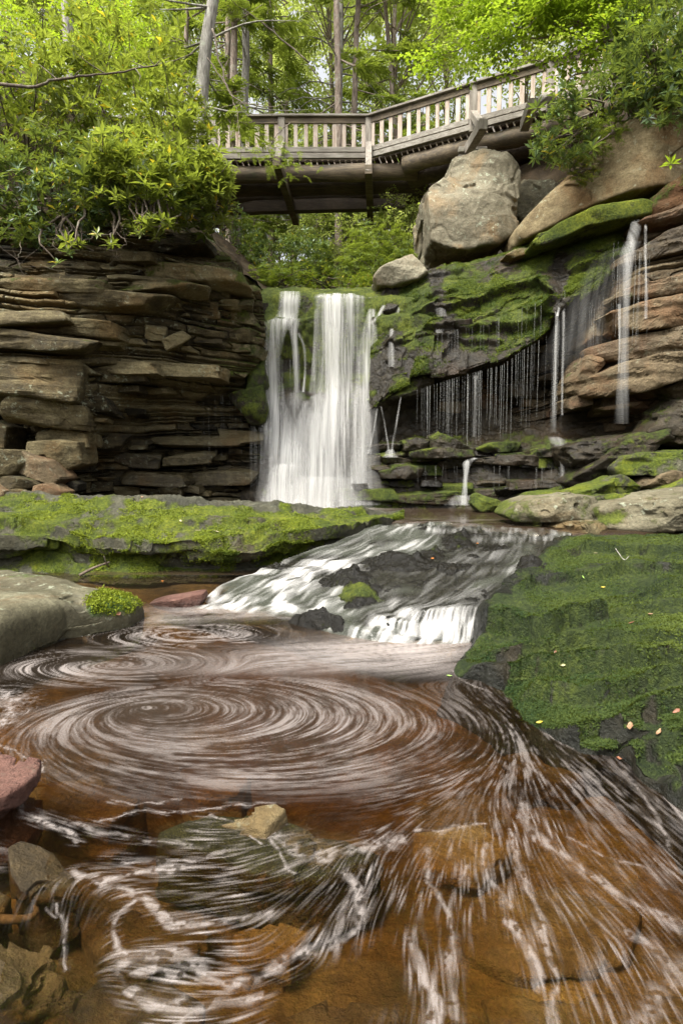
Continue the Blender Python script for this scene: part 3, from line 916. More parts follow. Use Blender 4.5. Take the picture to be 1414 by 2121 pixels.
for q, (uv, Y, fr, bk, ti, mo_, wt_) in enumerate([
    ([(1300, 520), (1360, 492), (1414, 478), (1500, 470), (1500, 520), (1414, 535), (1330, 545), (1300, 545)], 10.5, .5, .8, .3, .1, .7),
    ([(1275, 598), (1330, 588), (1420, 575), (1520, 570), (1520, 612), (1420, 618), (1330, 624), (1280, 615)], 10.2, .55, .8, .7, .25, .3),
    ([(1272, 640), (1340, 628), (1420, 622), (1520, 615), (1520, 668), (1400, 690), (1300, 692), (1272, 680)], 10.3, .5, .8, .9, -.1, .1),
    ([(1240, 712), (1300, 695), (1414, 685), (1520, 680), (1520, 735), (1400, 742), (1290, 746), (1240, 738)], 10.3, .5, .8, .8, -.1, .5),
    ([(1208, 812), (1222, 778), (1280, 750), (1400, 735), (1520, 735), (1520, 765), (1400, 790), (1310, 815), (1225, 820)], 10.2, .6, .9, .6, .18, .05),
    ([(1175, 790), (1205, 740), (1240, 722), (1250, 745), (1215, 795), (1195, 822), (1178, 812)], 10.9, .4, .6, .7, .25, .1),
    ([(1168, 830), (1205, 812), (1212, 840), (1170, 850)], 11.0, .3, .5, .3, .05, .2),
    ([(1236, 845), (1280, 838), (1330, 830), (1300, 846), (1250, 850)], 10.6, .3, .4, .9, 0, .1),
    ([(1380, 800), (1420, 770), (1520, 755), (1520, 830), (1420, 838), (1385, 825)], 10.1, .4, .8, .2, .3, .1),
    ([(1195, 720), (1230, 640), (1270, 590), (1285, 640), (1275, 700), (1235, 735)], 11.3, .3, .6, .5, .12, .2),
    ([(1330, 430), (1370, 390), (1440, 355), (1540, 350), (1540, 440), (1420, 455), (1340, 450)], 10.7, .5, .8, .2, .4, 0),
    ([(1325, 455), (1414, 440), (1540, 440), (1540, 470), (1414, 478), (1340, 470)], 10.6, .5, .8, .3, .1, .5),
    ([(1300, 545), (1414, 530), (1540, 520), (1540, 575), (1414, 580), (1300, 592)], 10.9, .4, .8, .0, .0, .6)]):
    V, Fc = outline_rock(uv, Y, fr, bk, n=34, seed=60 + q, p=26, amp=.07, f=2.2, facets=7, ftilt=.9, strat=.12)
    C = V.mean(0)
    mb.add(V, Fc, tint=ti, moss=mo_, wet=wt_, cx=C[0], cy=C[1], cz=C[2], hh=.1)
finish_slabs(mb, .035, 2.6, 33)
Gs, fqs, tn_, Us, Vs = strata_wall((735, 1620), (440, 945), lutR, 640, 420, [.30, .42, .6], [.08, .12, .17, .22], 340, dip=-.18,
                               keepf=lambda U_, V_: V_ > np.interp(U_, [735, 860, 1000, 1100, 1200, 1320, 1600], [760, 720, 660, 600, 540, 480, 440]))
mb.add(Gs.reshape(-1, 3), fqs, tint=tn_.ravel() - .6 * sstep(1280, 1180, Us).ravel(), moss=(.12 * sstep(1180, 1260, Us) - .1 + .2 * fbm(Gs * .9, 3, 13)).ravel(), wet=(.1 + .4 * sstep(1250, 1150, Us)).ravel())  # overhang shade put into the tint of the left part
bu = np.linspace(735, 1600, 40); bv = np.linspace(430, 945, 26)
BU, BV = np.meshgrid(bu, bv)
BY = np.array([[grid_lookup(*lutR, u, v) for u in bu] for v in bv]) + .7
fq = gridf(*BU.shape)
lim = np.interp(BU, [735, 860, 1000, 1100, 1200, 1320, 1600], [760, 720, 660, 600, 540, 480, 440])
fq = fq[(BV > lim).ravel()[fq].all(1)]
mb.add(P(BU, BV, BY).reshape(-1, 3), fq, tint=-1.2)  # backing tinted dark to paint the shadow of the recess
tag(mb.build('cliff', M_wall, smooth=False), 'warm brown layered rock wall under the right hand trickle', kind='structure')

# ------------------------------------------------------------------ wet shelf of mossy ledges in front of the cave
HU = [700, 780, 860, 960, 1060, 1160, 1270, 1420]
HV = [850, 900, 925, 950, 990, 1030, 1070]
HY = [[12.2, 12.4, 12.4, 12.4, 12.4, 12.2, 11.6, 10.6], [11.8, 12.0, 12.0, 12.0, 11.9, 11.6, 11.0, 10.2], [11.5, 11.6, 11.6, 11.5, 11.3, 11.0, 10.4, 9.8],
      [11.3, 11.3, 11.3, 11.2, 11.0, 10.7, 10.2, 9.6], [11.1, 11.1, 11.1, 11.0, 10.9, 10.5, 10.0, 9.4], [11.0, 11.0, 10.9, 10.8, 10.7, 10.3, 9.8, 9.2],
      [10.9, 10.8, 10.7, 10.6, 10.5, 10.1, 9.6, 9.0]]
lutH = (HU, HV, HY)
hu = np.linspace(700, 1420, 330); hv = np.linspace(850, 1075, 150)
A_, B_ = np.meshgrid(hu, hv)
HYg = np.array([[grid_lookup(*lutH, u, v) for u in hu] for v in hv])
G = P(A_, B_, HYg)
G = G + np.array([0, -.5, 1.0]) * (.10 * fbm(G * np.array([1.6, 1.6, 4]), 5, 51) + .04 * fbm(G * 7, 4, 52))[..., None] + np.array([0, .10, 0])
mb = MB()
mo = .28 + .3 * fbm(G * 1.4, 3, 53) + .25 * sstep(1010, 1050, B_) - .35 * sstep(915, 880, B_)
mb.add(G.reshape(-1, 3), gridf(150, 330), moss=mo.ravel(), wet=.55, cx=0, cy=0, cz=0, hh=0, tint=(.6 * sstep(930, 890, B_) * sstep(950, 1050, A_)).ravel())
stack_slabs(mb, (.5, 2.0), (.35, 5.2), 11.0, lutH, lambda u, v: 760 < u < 1290 and 925 < v < 1052 and v > 905 + .0 * u, [.08, .11, .15, .2], 29, jitter=.12,
            moss=lambda u, v: .34 + .2 * math.sin(u * .05 + v * .08), wet=lambda u, v: .6, wide=(2.5, 8))
for q, (uv, Y, fr, bk, mo_) in enumerate([
    ([(888, 905), (905, 893), (985, 935), (975, 945), (895, 940)], 11.2, .25, .5, .35), ([(845, 935), (900, 928), (985, 932), (985, 948), (850, 950)], 11.0, .3, .5, .35),
    ([(830, 912), (860, 905), (895, 912), (890, 935), (835, 935)], 11.35, .25, .4, .3), ([(985, 930), (1020, 915), (1085, 915), (1070, 935), (1000, 940)], 11.2, .25, .4, .55),
    ([(1090, 935), (1130, 918), (1168, 925), (1160, 945), (1095, 948)], 10.9, .3, .4, .35), ([(985, 950), (1060, 940), (1170, 948), (1175, 968), (1060, 965), (985, 962)], 10.85, .25, .4, .2),
    ([(970, 1040), (985, 1020), (1040, 1040), (1050, 1062), (985, 1058)], 10.2, .25, .3, .6), ([(780, 975), (840, 962), (880, 970), (870, 990), (790, 992)], 11.05, .25, .4, .25)]):
    V, Fc = outline_rock(uv, Y, fr, bk, n=26, seed=90 + q, p=30, amp=.05, f=3.5, facets=6, ftilt=.8)
    C = V.mean(0); mb.add(V, Fc, tint=.2, moss=mo_ + .1 * upz(V), wet=.45, cx=C[0], cy=C[1], cz=C[2], hh=.1)
finish_slabs(mb, .035, 3, 35)
tag(mb.build('cliff', M_wet), 'low wet mossy ledges in front of the dark dripping cave', kind='structure')

# ------------------------------------------------------------------ boulders under the bridge and on the right
def big_boulder(name, uv, Y, fr, bk, label, mat=None, n=90, seed=0, amp=.05, f=1.1, moss=0.0, wet=0.0, tint=0.0, group=None, cat='boulder', **kw):
    V, Fc = outline_rock(uv, Y, fr, bk, n=n, seed=seed, amp=amp, f=f, **kw)
    V = chips(V, V.mean(0), .06, seed, (.7, .7, .9))
    V = roughen(V, V.mean(0), .022, 6, seed + 3, 4)
    return rock_thing(name, V, Fc, mat or M_boulder, label, cat, group, moss=moss, wet=wet, tint=tint)


big_boulder('boulder', [(872, 545), (868, 430), (905, 400), (930, 350), (985, 340), (1035, 358), (1058, 385), (1050, 440), (1040, 520), (1000, 548), (945, 562), (900, 565)], 14.4, 1.5, 1.3,
            'tall pale grey boulder holding up the bridge end', M_pale, seed=21, amp=.06, f=.9, crack=.04, p=46, facets=5, ftilt=.55, tint=.1, moss=lambda V: .03 + .08 * upz(V))
big_boulder('boulder', [(1040, 470), (1048, 395), (1085, 370), (1135, 378), (1140, 420), (1110, 480), (1075, 500)], 15.0, .8, 1.2,
            'smaller shaded boulder between the pale boulder and the large brown boulder', seed=5, moss=.12, tint=-.3)
big_boulder('boulder', [(1086, 480), (1090, 445), (1150, 385), (1230, 320), (1290, 270), (1350, 245), (1440, 225), (1560, 215), (1560, 330), (1430, 390), (1340, 432), (1240, 445), (1160, 462), (1100, 495)], 12.0, 1.1, 1.6,
            'huge brown slanting boulder under the rhododendron on the right', M_brown, n=110, seed=8, amp=.10, f=.9, facets=7, ftilt=.8, p=34, tint=.4,
            moss=lambda V: .30 * sstep(4.4, 3.4, V[:, 0]) + .22 * sstep(6.6, 7.6, V[:, 2]))
big_boulder('boulder', [(772, 582), (785, 565), (850, 535), (866, 550), (882, 572), (860, 590), (810, 602), (780, 598)], 12.6, .5, .6,
            'small pale wedge boulder at the top of the falls', M_pale, seed=11, n=60, amp=.04, f=2, moss=lambda V: .45 * sstep(.75, .3, V[:, 0]) * sstep(.9, .2, upz(V)), tint=.5)
big_boulder('mossy_slab', [(1096, 505), (1150, 470), (1210, 448), (1300, 438), (1330, 446), (1320, 470), (1250, 480), (1190, 488), (1155, 505), (1110, 515)], 11.3, .6, .9,
            'bright green mossy slab below the huge brown boulder', M_ledge, n=60, seed=13, amp=.05, f=2, moss=.75, cat='rock')
big_boulder('mossy_slab', [(1080, 520), (1100, 500), (1150, 478), (1158, 505), (1110, 520)], 11.55, .4, .6,
            'little mossy block tucked left of the bright mossy slab', M_ledge, n=40, seed=14, amp=.05, f=2.5, moss=.6, cat='rock')
big_boulder('flat_rock', [(1040, 532), (1060, 522), (1105, 520), (1108, 532), (1060, 540)], 12.0, .3, .5,
            'thin lichen flake below the shaded boulder', M_cliff, n=30, seed=15, amp=.03, f=3, moss=.25, tint=.6, cat='rock')

for uv, Y, fr, bk, sd_, mat, mo_, wt_, ti, lab in [
    ([(1170, 1000), (1235, 950), (1280, 905), (1380, 885), (1392, 900), (1350, 925), (1285, 975), (1200, 1012)], 9.7, .4, .7, 1, M_wet, .38, .1, 0, 'dark mossy slanted block above the pale streamside ledges'),
    ([(1345, 890), (1380, 850), (1420, 820), (1520, 800), (1520, 910), (1420, 930), (1355, 915)], 9.6, .4, .8, 2, M_wet, .30, .1, .2, 'grey green boulder at the right edge under the rock wall'),
    ([(1160, 925), (1230, 905), (1300, 900), (1290, 950), (1230, 985), (1175, 965)], 10.1, .4, .6, 3, M_wet, .28, .3, 0, 'broad wet mossy rock behind the dark slanted block'),
    ([(1272, 968), (1290, 945), (1330, 934), (1420, 932), (1540, 930), (1540, 985), (1430, 985), (1330, 985), (1285, 990)], 9.1, .45, .7, 4, M_ledge, .50, 0, .3, 'yellow green mossy slab resting above the brown wedge stone'),
    ([(1328, 1005), (1350, 982), (1375, 975), (1420, 985), (1400, 1010), (1355, 1025), (1335, 1018)], 8.9, .3, .4, 5, M_wall, .1, 0, .4, 'brown wedge stone under the yellow green mossy slab'),
    ([(1245, 1000), (1275, 985), (1300, 1000), (1330, 1025), (1290, 1040), (1240, 1035)], 8.9, .3, .4, 6, M_ledge, .42, 0, .2, 'rounded mossy rock left of the brown wedge stone'),
    ([(1075, 1050), (1100, 1022), (1180, 1015), (1270, 995), (1300, 985), (1310, 1002), (1260, 1030), (1180, 1052), (1090, 1062)], 8.75, .4, .5, 7, M_ledge, .55, 0, .4, 'long mossy rock behind the pale streamside ledge'),
    ([(1340, 1035), (1370, 1015), (1420, 990), (1540, 970), (1540, 1045), (1430, 1050), (1360, 1048)], 8.5, .35, .5, 8, M_ledge, .45, 0, .2, 'mossy rock at the right edge above the long ledge'),
    ([(1042, 1068), (1062, 1045), (1100, 1030), (1180, 1023), (1235, 1028), (1240, 1060), (1215, 1075), (1120, 1078), (1060, 1080)], 8.1, .42, .6, 9, M_boulder, .05, 0, .3, 'pale streamside ledge with a mossy left end'),
    ([(1236, 1062), (1260, 1045), (1330, 1035), (1420, 1020), (1560, 1005), (1560, 1095), (1420, 1095), (1300, 1100), (1235, 1098)], 7.6, .45, .8, 10, M_boulder, .08, 0, .1, 'long pale ledge running off the right edge above the water'),
    ([(1138, 1092), (1160, 1082), (1240, 1078), (1250, 1098), (1230, 1105), (1150, 1103)], 7.7, .3, .4, 11, M_cliff, .15, .3, .4, 'thin slab at the waterline under the pale ledges'),
    ([(1180, 1040), (1230, 1022), (1290, 1022), (1335, 1040), (1300, 1048), (1230, 1052)], 8.4, .3, .4, 12, M_ledge, .5, 0, .2, 'moss covered hump between the two pale ledges'),
    ([(1265, 1112), (1300, 1098), (1420, 1096), (1560, 1090), (1560, 1125), (1420, 1122), (1300, 1122)], 7.75, .25, .5, 13, M_cliff, -.2, .7, -1, 'black wet rock in the shade below the long pale ledge')]:
    V, Fc = outline_rock(uv, Y, fr, bk, n=60, seed=200 + sd_, p=32, amp=.05, f=2.2, facets=6, ftilt=.8, strat=.05)
    V = chips(V, V.mean(0), .025, sd_, (2, 2, 5)); V = roughen(V, V.mean(0), .016, 9, sd_, 3)
    if sd_ == 9:
        mo_ = (lambda V: .5 * sstep(2.65, 2.2, V[:, 0]) + .36)
    elif sd_ == 10:
        mo_ = (lambda V: .30 + .25 * sstep(.2, .45, fbm(V * 1.4, 3, 5)))
    rock_thing('rock', V, Fc, mat, lab, 'rock', 'rocks on the right bank', moss=mo_, wet=wt_, tint=ti)

# ------------------------------------------------------------------ left mossy ledge
lu = np.array([-420, -200, -40, 60, 160, 260, 360, 460, 560, 660, 740, 800, 835], float)
lr = [(np.array([1228, 1222, 1210, 1200, 1204, 1210, 1206, 1204, 1190, 1158, 1127, 1098, 1084.]), np.array([-.05, -.05, -.05, -.05, -.05, -.05, -.05, -.05, .0, .15, .30, .42, .46])),
      (np.array([1190, 1185, 1172, 1165, 1168, 1176, 1172, 1172, 1160, 1135, 1110, 1088, 1079.]), np.array([.12, .12, .12, .10, .10, .08, .1, .12, .16, .30, .42, .50, .51])),
      (np.array([1140, 1138, 1132, 1128, 1132, 1148, 1150, 1152, 1142, 1118, 1096, 1080, 1075.]), np.array([.38, .38, .38, .38, .36, .30, .30, .30, .34, .44, .52, .56, .545])),
      (np.array([1085, 1082, 1080, 1080, 1088, 1096, 1104, 1110, 1108, 1098, 1084, 1073, 1070.]), np.array([.66, .66, .66, .64, .62, .58, .54, .52, .52, .55, .57, .58, .555])),
      (np.array([1045, 1042, 1040, 1042, 1050, 1056, 1062, 1068, 1072, 1076, 1072, 1066, 1066.]), np.array([.86, .86, .86, .84, .82, .80, .76, .72, .67, .62, .60, .59, .56])),
      (np.array([1022, 1021, 1020, 1023, 1026, 1028, 1031, 1038, 1046, 1056, 1061, 1062, 1063.]), np.array([.98, .98, .98, .96, .95, .94, .92, .86, .77, .67, .62, .59, .56])),
      (np.array([1022, 1021, 1021, 1024, 1027, 1029, 1032, 1039, 1047, 1057, 1062, 1062.5, 1063.]), np.array([.6, .6, .6, .6, .6, .6, .6, .58, .55, .5, .48, .45, .45]))]
cl = np.stack([PZ(lu, v, z) for v, z in lr])
cl[6] = cl[5] + np.array([0, .5, -.5])
G = patch(cl, 330, 620)
base_z = G[..., 2].copy()


def terrace(z, h, sharp, nz_):
    q = z / h + nz_
    fl = np.floor(q); f = q - fl
    return (fl + sstep(.5 - sharp, .5 + sharp, f) - nz_) * h


nz_ = 1.1 * fbm(G * np.array([.55, .55, .1]), 4, 61)
tz = terrace(G[..., 2], .12, .22, nz_)
lump = np.clip(fbm(G * np.array([1.5, 2.2, 1]), 4, 62) + .15, 0, None)
edge = sstep(0, .12, np.linspace(0, 1, 330))[:, None]
G[..., 2] += .75 * (tz - base_z) * edge + .13 * lump * edge * (1 - sstep(.80, .9, np.linspace(0, 1, 330)))[:, None] + .035 * fbm(G * 7, 4, 63) + .018 * fbm(G * 24, 3, 64)
vpar = np.linspace(0, 1, 330)[:, None] * np.ones(620)
uu, vv = proj(G)
wv = vv + 5 * fbm(G * 1.8, 3, 67) + 3 * fbm(G * 6, 2, 68)
for lu_, lv_, hh_, dk in [([-300, 0, 60, 130, 180], [1085, 1092, 1098, 1118, 1142], .16, 22), ([200, 330, 420, 560], [1132, 1152, 1142, 1112], .13, 18), ([60, 160, 250, 350, 420], [1158, 1164, 1170, 1166, 1158], .12, 16), ([540, 690, 800], [1122, 1104, 1084], .09, 12), ([-300, 0, 100, 150], [1118, 1124, 1136, 1150], .12, 16), ([130, 230, 330], [1096, 1090, 1098], .06, 14), ([380, 480, 600], [1090, 1084, 1086], .06, 12)]:
    Lv = np.interp(uu, lu_, lv_); on = sstep(lu_[0] - 20, lu_[0] + 20, uu) * sstep(lu_[-1] + 20, lu_[-1] - 20, uu)
    G[..., 2] += on * hh_ * np.exp(-np.clip(Lv - wv, 0, None) / dk) * sstep(3, -3, wv - Lv)
ledge_moss_shade = .46 + .40 * lump + .28 * fbm(G * 2.5, 4, 65) - .55 * sstep(.70, .80, vpar + .06 * fbm(G * 1.5, 3, 66)) - .35 * sstep(.10, .02, vpar)
wetl = .7 * sstep(.14, .03, vpar) + .25 * sstep(.7, .8, vpar)
nzl = smooth_nz(G, 8); ledge_moss_shade = ledge_moss_shade - .15 * sstep(.5, .25, nzl)  # steep faces bared to darker rock, painting shade on the steps
ledgeG = G.copy()
tag(build('mossy_ledge', G.reshape(-1, 3), gridf(330, 620), M_ledge, attrs={'moss': ledge_moss_shade, 'wet': wetl, 'tint': uu * 0 + .3}),
    'long low whaleback rock ledge covered in bright green moss at left', 'rock ledge')

# ------------------------------------------------------------------ right mossy slab in the foreground
su = np.array([1165, 1120, 1060, 1010, 985, 942, 1000, 1070, 1140, 1200, 1290, 1400, 1520, 1700], float)
sv = np.array([1118, 1150, 1190, 1255, 1330, 1398, 1425, 1458, 1512, 1560, 1578, 1690, 1800, 1990], float)
sz = np.array([.53, .49, .38, .24, .10, .0, .0, .0, 0, 0, 0, 0, 0, 0], float)
S0 = PZ(su, sv, sz)
tu = np.array([1900, 1900, 1900, 1900, 1900, 1900, 1900, 1900, 1900, 1950, 2000, 2050, 2100, 2200], float)
tv = np.array([1112, 1118, 1128, 1142, 1162, 1190, 1222, 1265, 1322, 1390, 1470, 1580, 1700, 1900], float)
T0 = PZ(tu, tv, np.linspace(.72, .55, 14))
fr = [(-.04, -.25), (0, 0), (.06, .09), (.16, .24), (.32, .45), (.52, .67), (.76, .87), (1, 1)]
cs = []
for a, b in fr:
    q = S0 * (1 - a) + T0 * a
    zz = S0[:, 2] * (1 - max(b, 0)) + T0[:, 2] * max(b, 0)
    if b < 0: zz = S0[:, 2] - .3
    q[:, 2] = zz
    cs.append(q)
# the far end dips into the upper pool
end = np.stack(cs).copy()[:, :1]
end[:, 0, 1] += .5; end[:, 0, 2] -= .45
end2 = np.stack(cs).copy()[:, -1:]; end2[:, 0, 1] -= .45; end2[:, 0, 2] -= .75
cs = np.concatenate([end, np.stack(cs), end2], 1)
G = patch(cs, 520, 760)
ap = np.interp(np.linspace(0, 1, 520), np.linspace(0, 1, 8), [b for a, b in fr])[:, None] * np.ones(760)
nz_ = 1.3 * fbm(G * np.array([.9, 1.4, .1]), 5, 71) + .35 * G[..., 0] - .1 * G[..., 1]
tz = terrace(G[..., 2], .10, .14, nz_)
G[..., 0] += .16 * fbm(G * 1.9, 4, 170) * sstep(.5, .0, ap); G[..., 1] += .10 * fbm(G * 2.3, 4, 171) * sstep(.5, .0, ap)
G[..., 2] += (.4 * (tz - G[..., 2])) * sstep(0, .06, ap) + .07 * fbm(G * np.array([1.7, 1.7, 1]), 4, 72) * sstep(0, .1, ap) + .06 * (rfbm(np.stack([G[..., 0] * .7 + G[..., 1] * .25, G[..., 1] * 2.6 - G[..., 0] * .9, G[..., 2]], -1), 4, 78) - .6) * sstep(0, .1, ap) + .020 * fbm(G * 9, 4, 73) + .010 * fbm(G * 30, 3, 74)
uu, vv = proj(G)
wv = vv + 26 * fbm(G * 1.5, 3, 77) + 9 * fbm(G * 6, 2, 79)
for lu_, lv_, hh_, dk in [([985, 1060, 1120, 1200, 1300, 1420], [1296, 1312, 1332, 1296, 1272, 1252], .085, 40), ([1120, 1200, 1300, 1420], [1162, 1158, 1156, 1150], .05, 22), ([1080, 1170, 1270, 1420], [1222, 1212, 1206, 1190], .06, 26),
        ([1000, 1060, 1200, 1420], [1374, 1386, 1356, 1330], .05, 34), ([960, 1060, 1200, 1300, 1420], [1412, 1426, 1416, 1404, 1392], .07, 40), ([1090, 1200, 1300, 1420], [1456, 1476, 1462, 1432], .06, 34), ([1150, 1230, 1320, 1440], [1540, 1528, 1506, 1470], .07, 36), ([1290, 1350, 1440], [1588, 1572, 1540], .06, 36), ([1360, 1440], [1650, 1600], .05, 36), ([1230, 1330, 1420], [1252, 1242, 1236], .06, 20)]:
    Lv = np.interp(uu, lu_, lv_); on = sstep(lu_[0] - 25, lu_[0] + 25, uu) * (.45 + 1.1 * sstep(-.4, .4, fbm(G * 1.4, 3, 172)))
    G[..., 2] += on * hh_ * 1.55 * np.exp(-np.clip(Lv - wv, 0, None) / dk) * sstep(3, -3, wv - Lv)
uu, vv = proj(G)
slab_moss_shade = .58 + .36 * fbm(G * 2.0, 4, 75) - .5 * sstep(.02, -.1, ap) + .18 * sstep(1150, 1350, uu) - .30 * sstep(.10, .02, ap) * sstep(1350, 1200, vv)
bare = sstep(.1, .4, fbm(G * 3.0, 4, 76)) * .30 + .1 * sstep(.04, .0, ap)
nzs = smooth_nz(G, 10); slab_moss_shade = slab_moss_shade - .30 * sstep(.52, .28, nzs)  # moss cut from steep faces so ridge sides take on a shaded dark
slabG = G.copy(); slabM = slab_moss_shade - bare
tag(build('mossy_slab', G.reshape(-1, 3), gridf(520, 760), M_slab, attrs={'moss': slabM, 'wet': .25 + .6 * sstep(.12, .0, ap) + .3 * sstep(1120, 1000, uu), 'tint': uu * 0}),
    'wide dark green mossy slab sloping into the pool at right foreground', 'rock ledge')

# ------------------------------------------------------------------ smooth grey slab at left foreground
fu = [(-260, 1185), (-60, 1178), (20, 1176), (90, 1188), (160, 1208), (230, 1225), (280, 1240), (300, 1262), (270, 1288), (200, 1302), (140, 1312), (80, 1335), (0, 1368), (-260, 1430)]
V, Fc = CS(110)
pts = PZ(np.array([a for a, b in fu], float), np.array([b for a, b in fu], float), np.array([.34, .34, .34, .33, .30, .24, .16, .08, .05, .05, .05, .04, .04, .04]))
cx_, cy_ = -2.65, 4.62
pts = np.concatenate([pts + (np.roll(pts, -1, 0) - pts) * k_ for k_ in np.linspace(0, 1, 25)[:-1]])
ang = np.arctan2(pts[:, 1] - cy_, pts[:, 0] - cx_); o_ = np.argsort(ang)
an = np.concatenate([ang[o_] - 2 * np.pi, ang[o_], ang[o_] + 2 * np.pi]); rr = np.hypot(pts[:, 0] - cx_, pts[:, 1] - cy_)[o_]; rr = np.concatenate([rr] * 3)
d = V
aa = np.arctan2(d[:, 1], d[:, 0]); hr = np.hypot(d[:, 0], d[:, 1]); Rs = np.interp(aa, an, rr)
h_ = .37
q1 = hr / Rs; q2 = np.abs(d[:, 2]) / h_
r = (q1 ** 6 + q2 ** 6) ** (-1 / 6)
W = d * r[:, None] * np.array([1, 1, 1]) + np.array([cx_, cy_, 0])
tilt = np.interp(W[:, 0], [-6, -2.6, -1.55], [.04, .0, -.20])
W[:, 2] = W[:, 2] * 1.0 + tilt * (W[:, 2] > 0)
W[:, 2] += .05 * fbm(W * 1.3, 4, 81) + .012 * fbm(W * 7, 4, 82)
gro = np.exp(-((W[:, 1] - (4.75 + .25 * np.sin(W[:, 0] * 1.4))) / .14) ** 2) * (W[:, 2] > .1)
W[:, 2] -= .02 * gro
W = chips(W, np.array([cx_, cy_, -.2]), .022, 5, (1.1, 1.1, 1.5))
greyW = W
uu, vv = proj(W)
uu_g, vv_g = uu, vv
mos = .75 * np.exp(-(((uu - 235) / 62) ** 2 + ((vv - 1248) / 30) ** 2)) + .12 + .3 * fbm(W * 1.5, 4, 83) * (W[:, 2] > .05) + .25 * sstep(1280, 1330, vv) * sstep(200, 0, uu) - .05 + .35 * np.exp(-(((uu - 40) / 60) ** 2 + ((vv - 1192) / 9) ** 2))
rock_thing('flat_rock', W, Fc, M_grey, 'smooth grey flat rock with one bright moss patch at the left bank', 'rock', moss=mos,
           wet=.7 * gro + .8 * sstep(.13, .03, W[:, 2]), tint=.5 * sstep(1270, 1230, vv) * sstep(1200, 1230, vv))
# ================================================================== water
def water_mat(name, tint, murk, murk_col, foam_col=(.34, .30, .278), bump=.006, bscale=4.0, rough=.06, refl=.55):
    t = NT(name)
    c = t.coord('Object')
    n = t.noise(c, bscale, 3, .5)
    b = t.n('Bump', ins={'Strength': .5, 'Distance': bump, 'Height': n})
    tr = t.n('BsdfTransparent', ins={'Color': t.ramp(t.attr('depth'), [(0, (.97, .94, .88)), (.4, tint), (1, tuple(q ** 1.9 for q in tint))])})
    df = t.n('BsdfDiffuse', ins={'Color': murk_col})
    body = t.n('MixShader', ins={0: t.math('ADD', t.attr('murk'), murk, True), 1: tr, 2: df})
    gl = t.n('BsdfGlossy', ins={'Color': (1, 1, 1), 'Roughness': rough, 'Normal': b})
    fr_ = t.n('Fresnel', ins={'IOR': 1.33, 'Normal': b})
    w = t.n('MixShader', ins={0: t.math('MULTIPLY', fr_, refl), 1: body, 2: gl})
    fo = t.n('BsdfDiffuse', ins={'Color': foam_col})
    ff = t.attr('foam')
    ff = t.math('MULTIPLY', ff, t.mapr(t.noise(c, 90, 4, .7), .25, .6, .65, 1.0))
    return t.done(t.n('MixShader', ins={0: ff, 1: w, 2: fo}))


M_pool = water_mat('pool_water', (.74, .57, .36), .04, (.026, .019, .013))
M_upper = water_mat('upper_pool_water', (.6, .4, .22), .35, (.06, .04, .025), bump=.03, bscale=3, refl=.6)
M_casc = water_mat('cascade_water', (.72, .73, .60), .05, (.095, .102, .08), (.42, .41, .39), bump=.04, bscale=9, rough=.2, refl=.4)

# ---- stream bed under the lower pool
by_ = np.concatenate([np.linspace(.2, 1.2, 20), np.linspace(1.25, 8.5, 190)]); bx_ = np.linspace(-7, 7, 260)
X, Y_ = np.meshgrid(bx_, by_)
G = np.stack([X, Y_, X * 0], -1)
deep = np.exp(-(((X + .55) / 1.0) ** 2 + ((Y_ - 3.3) / .9) ** 2))
G[..., 2] = -.24 - .5 * deep + .08 * fbm(G * 1.7, 5, 101) + .04 * (rfbm(G * 1.1, 3, 102) - .6) + .13 * sstep(5.2, 6.6, Y_) * sstep(-.5, -2, X)
tag(build('stream_bed', G.reshape(-1, 3), gridf(*X.shape), M_bed, attrs={'tint': fbm(G * 1.2, 3, 4) * 1.2, 'moss': X * 0 - 1.5, 'wet': .1 + X * 0}), kind='structure')

# ---- rocks in and under the pool
def pool_rock(uv, ztop, thick, label, mat, seed, n=44, amp=.02, name='rock', tilt=(0, 0), moss=0.0, tint=0.0, wet=.5, cat='rock', group='rocks lying in the pool'):
    """flat rock whose plan outline lies at height ztop; tilt = slope of its top along x, y"""
    W = PZ(np.array([a for a, b in uv], float), np.array([b for a, b in uv], float), ztop)
    x, y = W[:, 0], W[:, 1]
    c = np.array([x.mean(), y.mean()])
    x, y = [np.concatenate([q + (np.roll(q, -1) - q) * k_ for k_ in np.linspace(0, 1, 13)[:-1]]) for q in (x, y)]
    an = np.arctan2(y - c[1], x - c[0]); o = np.argsort(an); rr = np.hypot(x - c[0], y - c[1])[o]; an = an[o]
    an = np.concatenate([an - 2 * np.pi, an, an + 2 * np.pi]); rr = np.concatenate([rr] * 3)
    d, Fc = CS(n)
    Rm = rr.mean(); sc = np.array([Rm, Rm, thick]); d2 = d * sc; d2 /= np.linalg.norm(d2, axis=1)[:, None]
    rho = np.hypot(d2[:, 0], d2[:, 1]); Ra = np.interp(np.arctan2(d2[:, 1], d2[:, 0]), an, rr)
    top = np.clip(d2 @ np.array([-tilt[0], -tilt[1], 1]) / (thick * .5), 0, None); bot = np.clip(-d2[:, 2] / (thick * .6), 0, None)
    r = ((rho / Ra) ** 16 + top ** 16 + bot ** 16) ** (-1 / 16)
    C = np.array([c[0], c[1], ztop - thick * .5])
    V = C + d2 * r[:, None]
    V = chips(V, C, amp * .8, seed, (4, 4, 7)); V = roughen(V, C, amp, 5, seed, 5)
    return rock_thing(name, V, Fc, mat, label, cat, group, moss=moss, wet=wet, tint=tint)


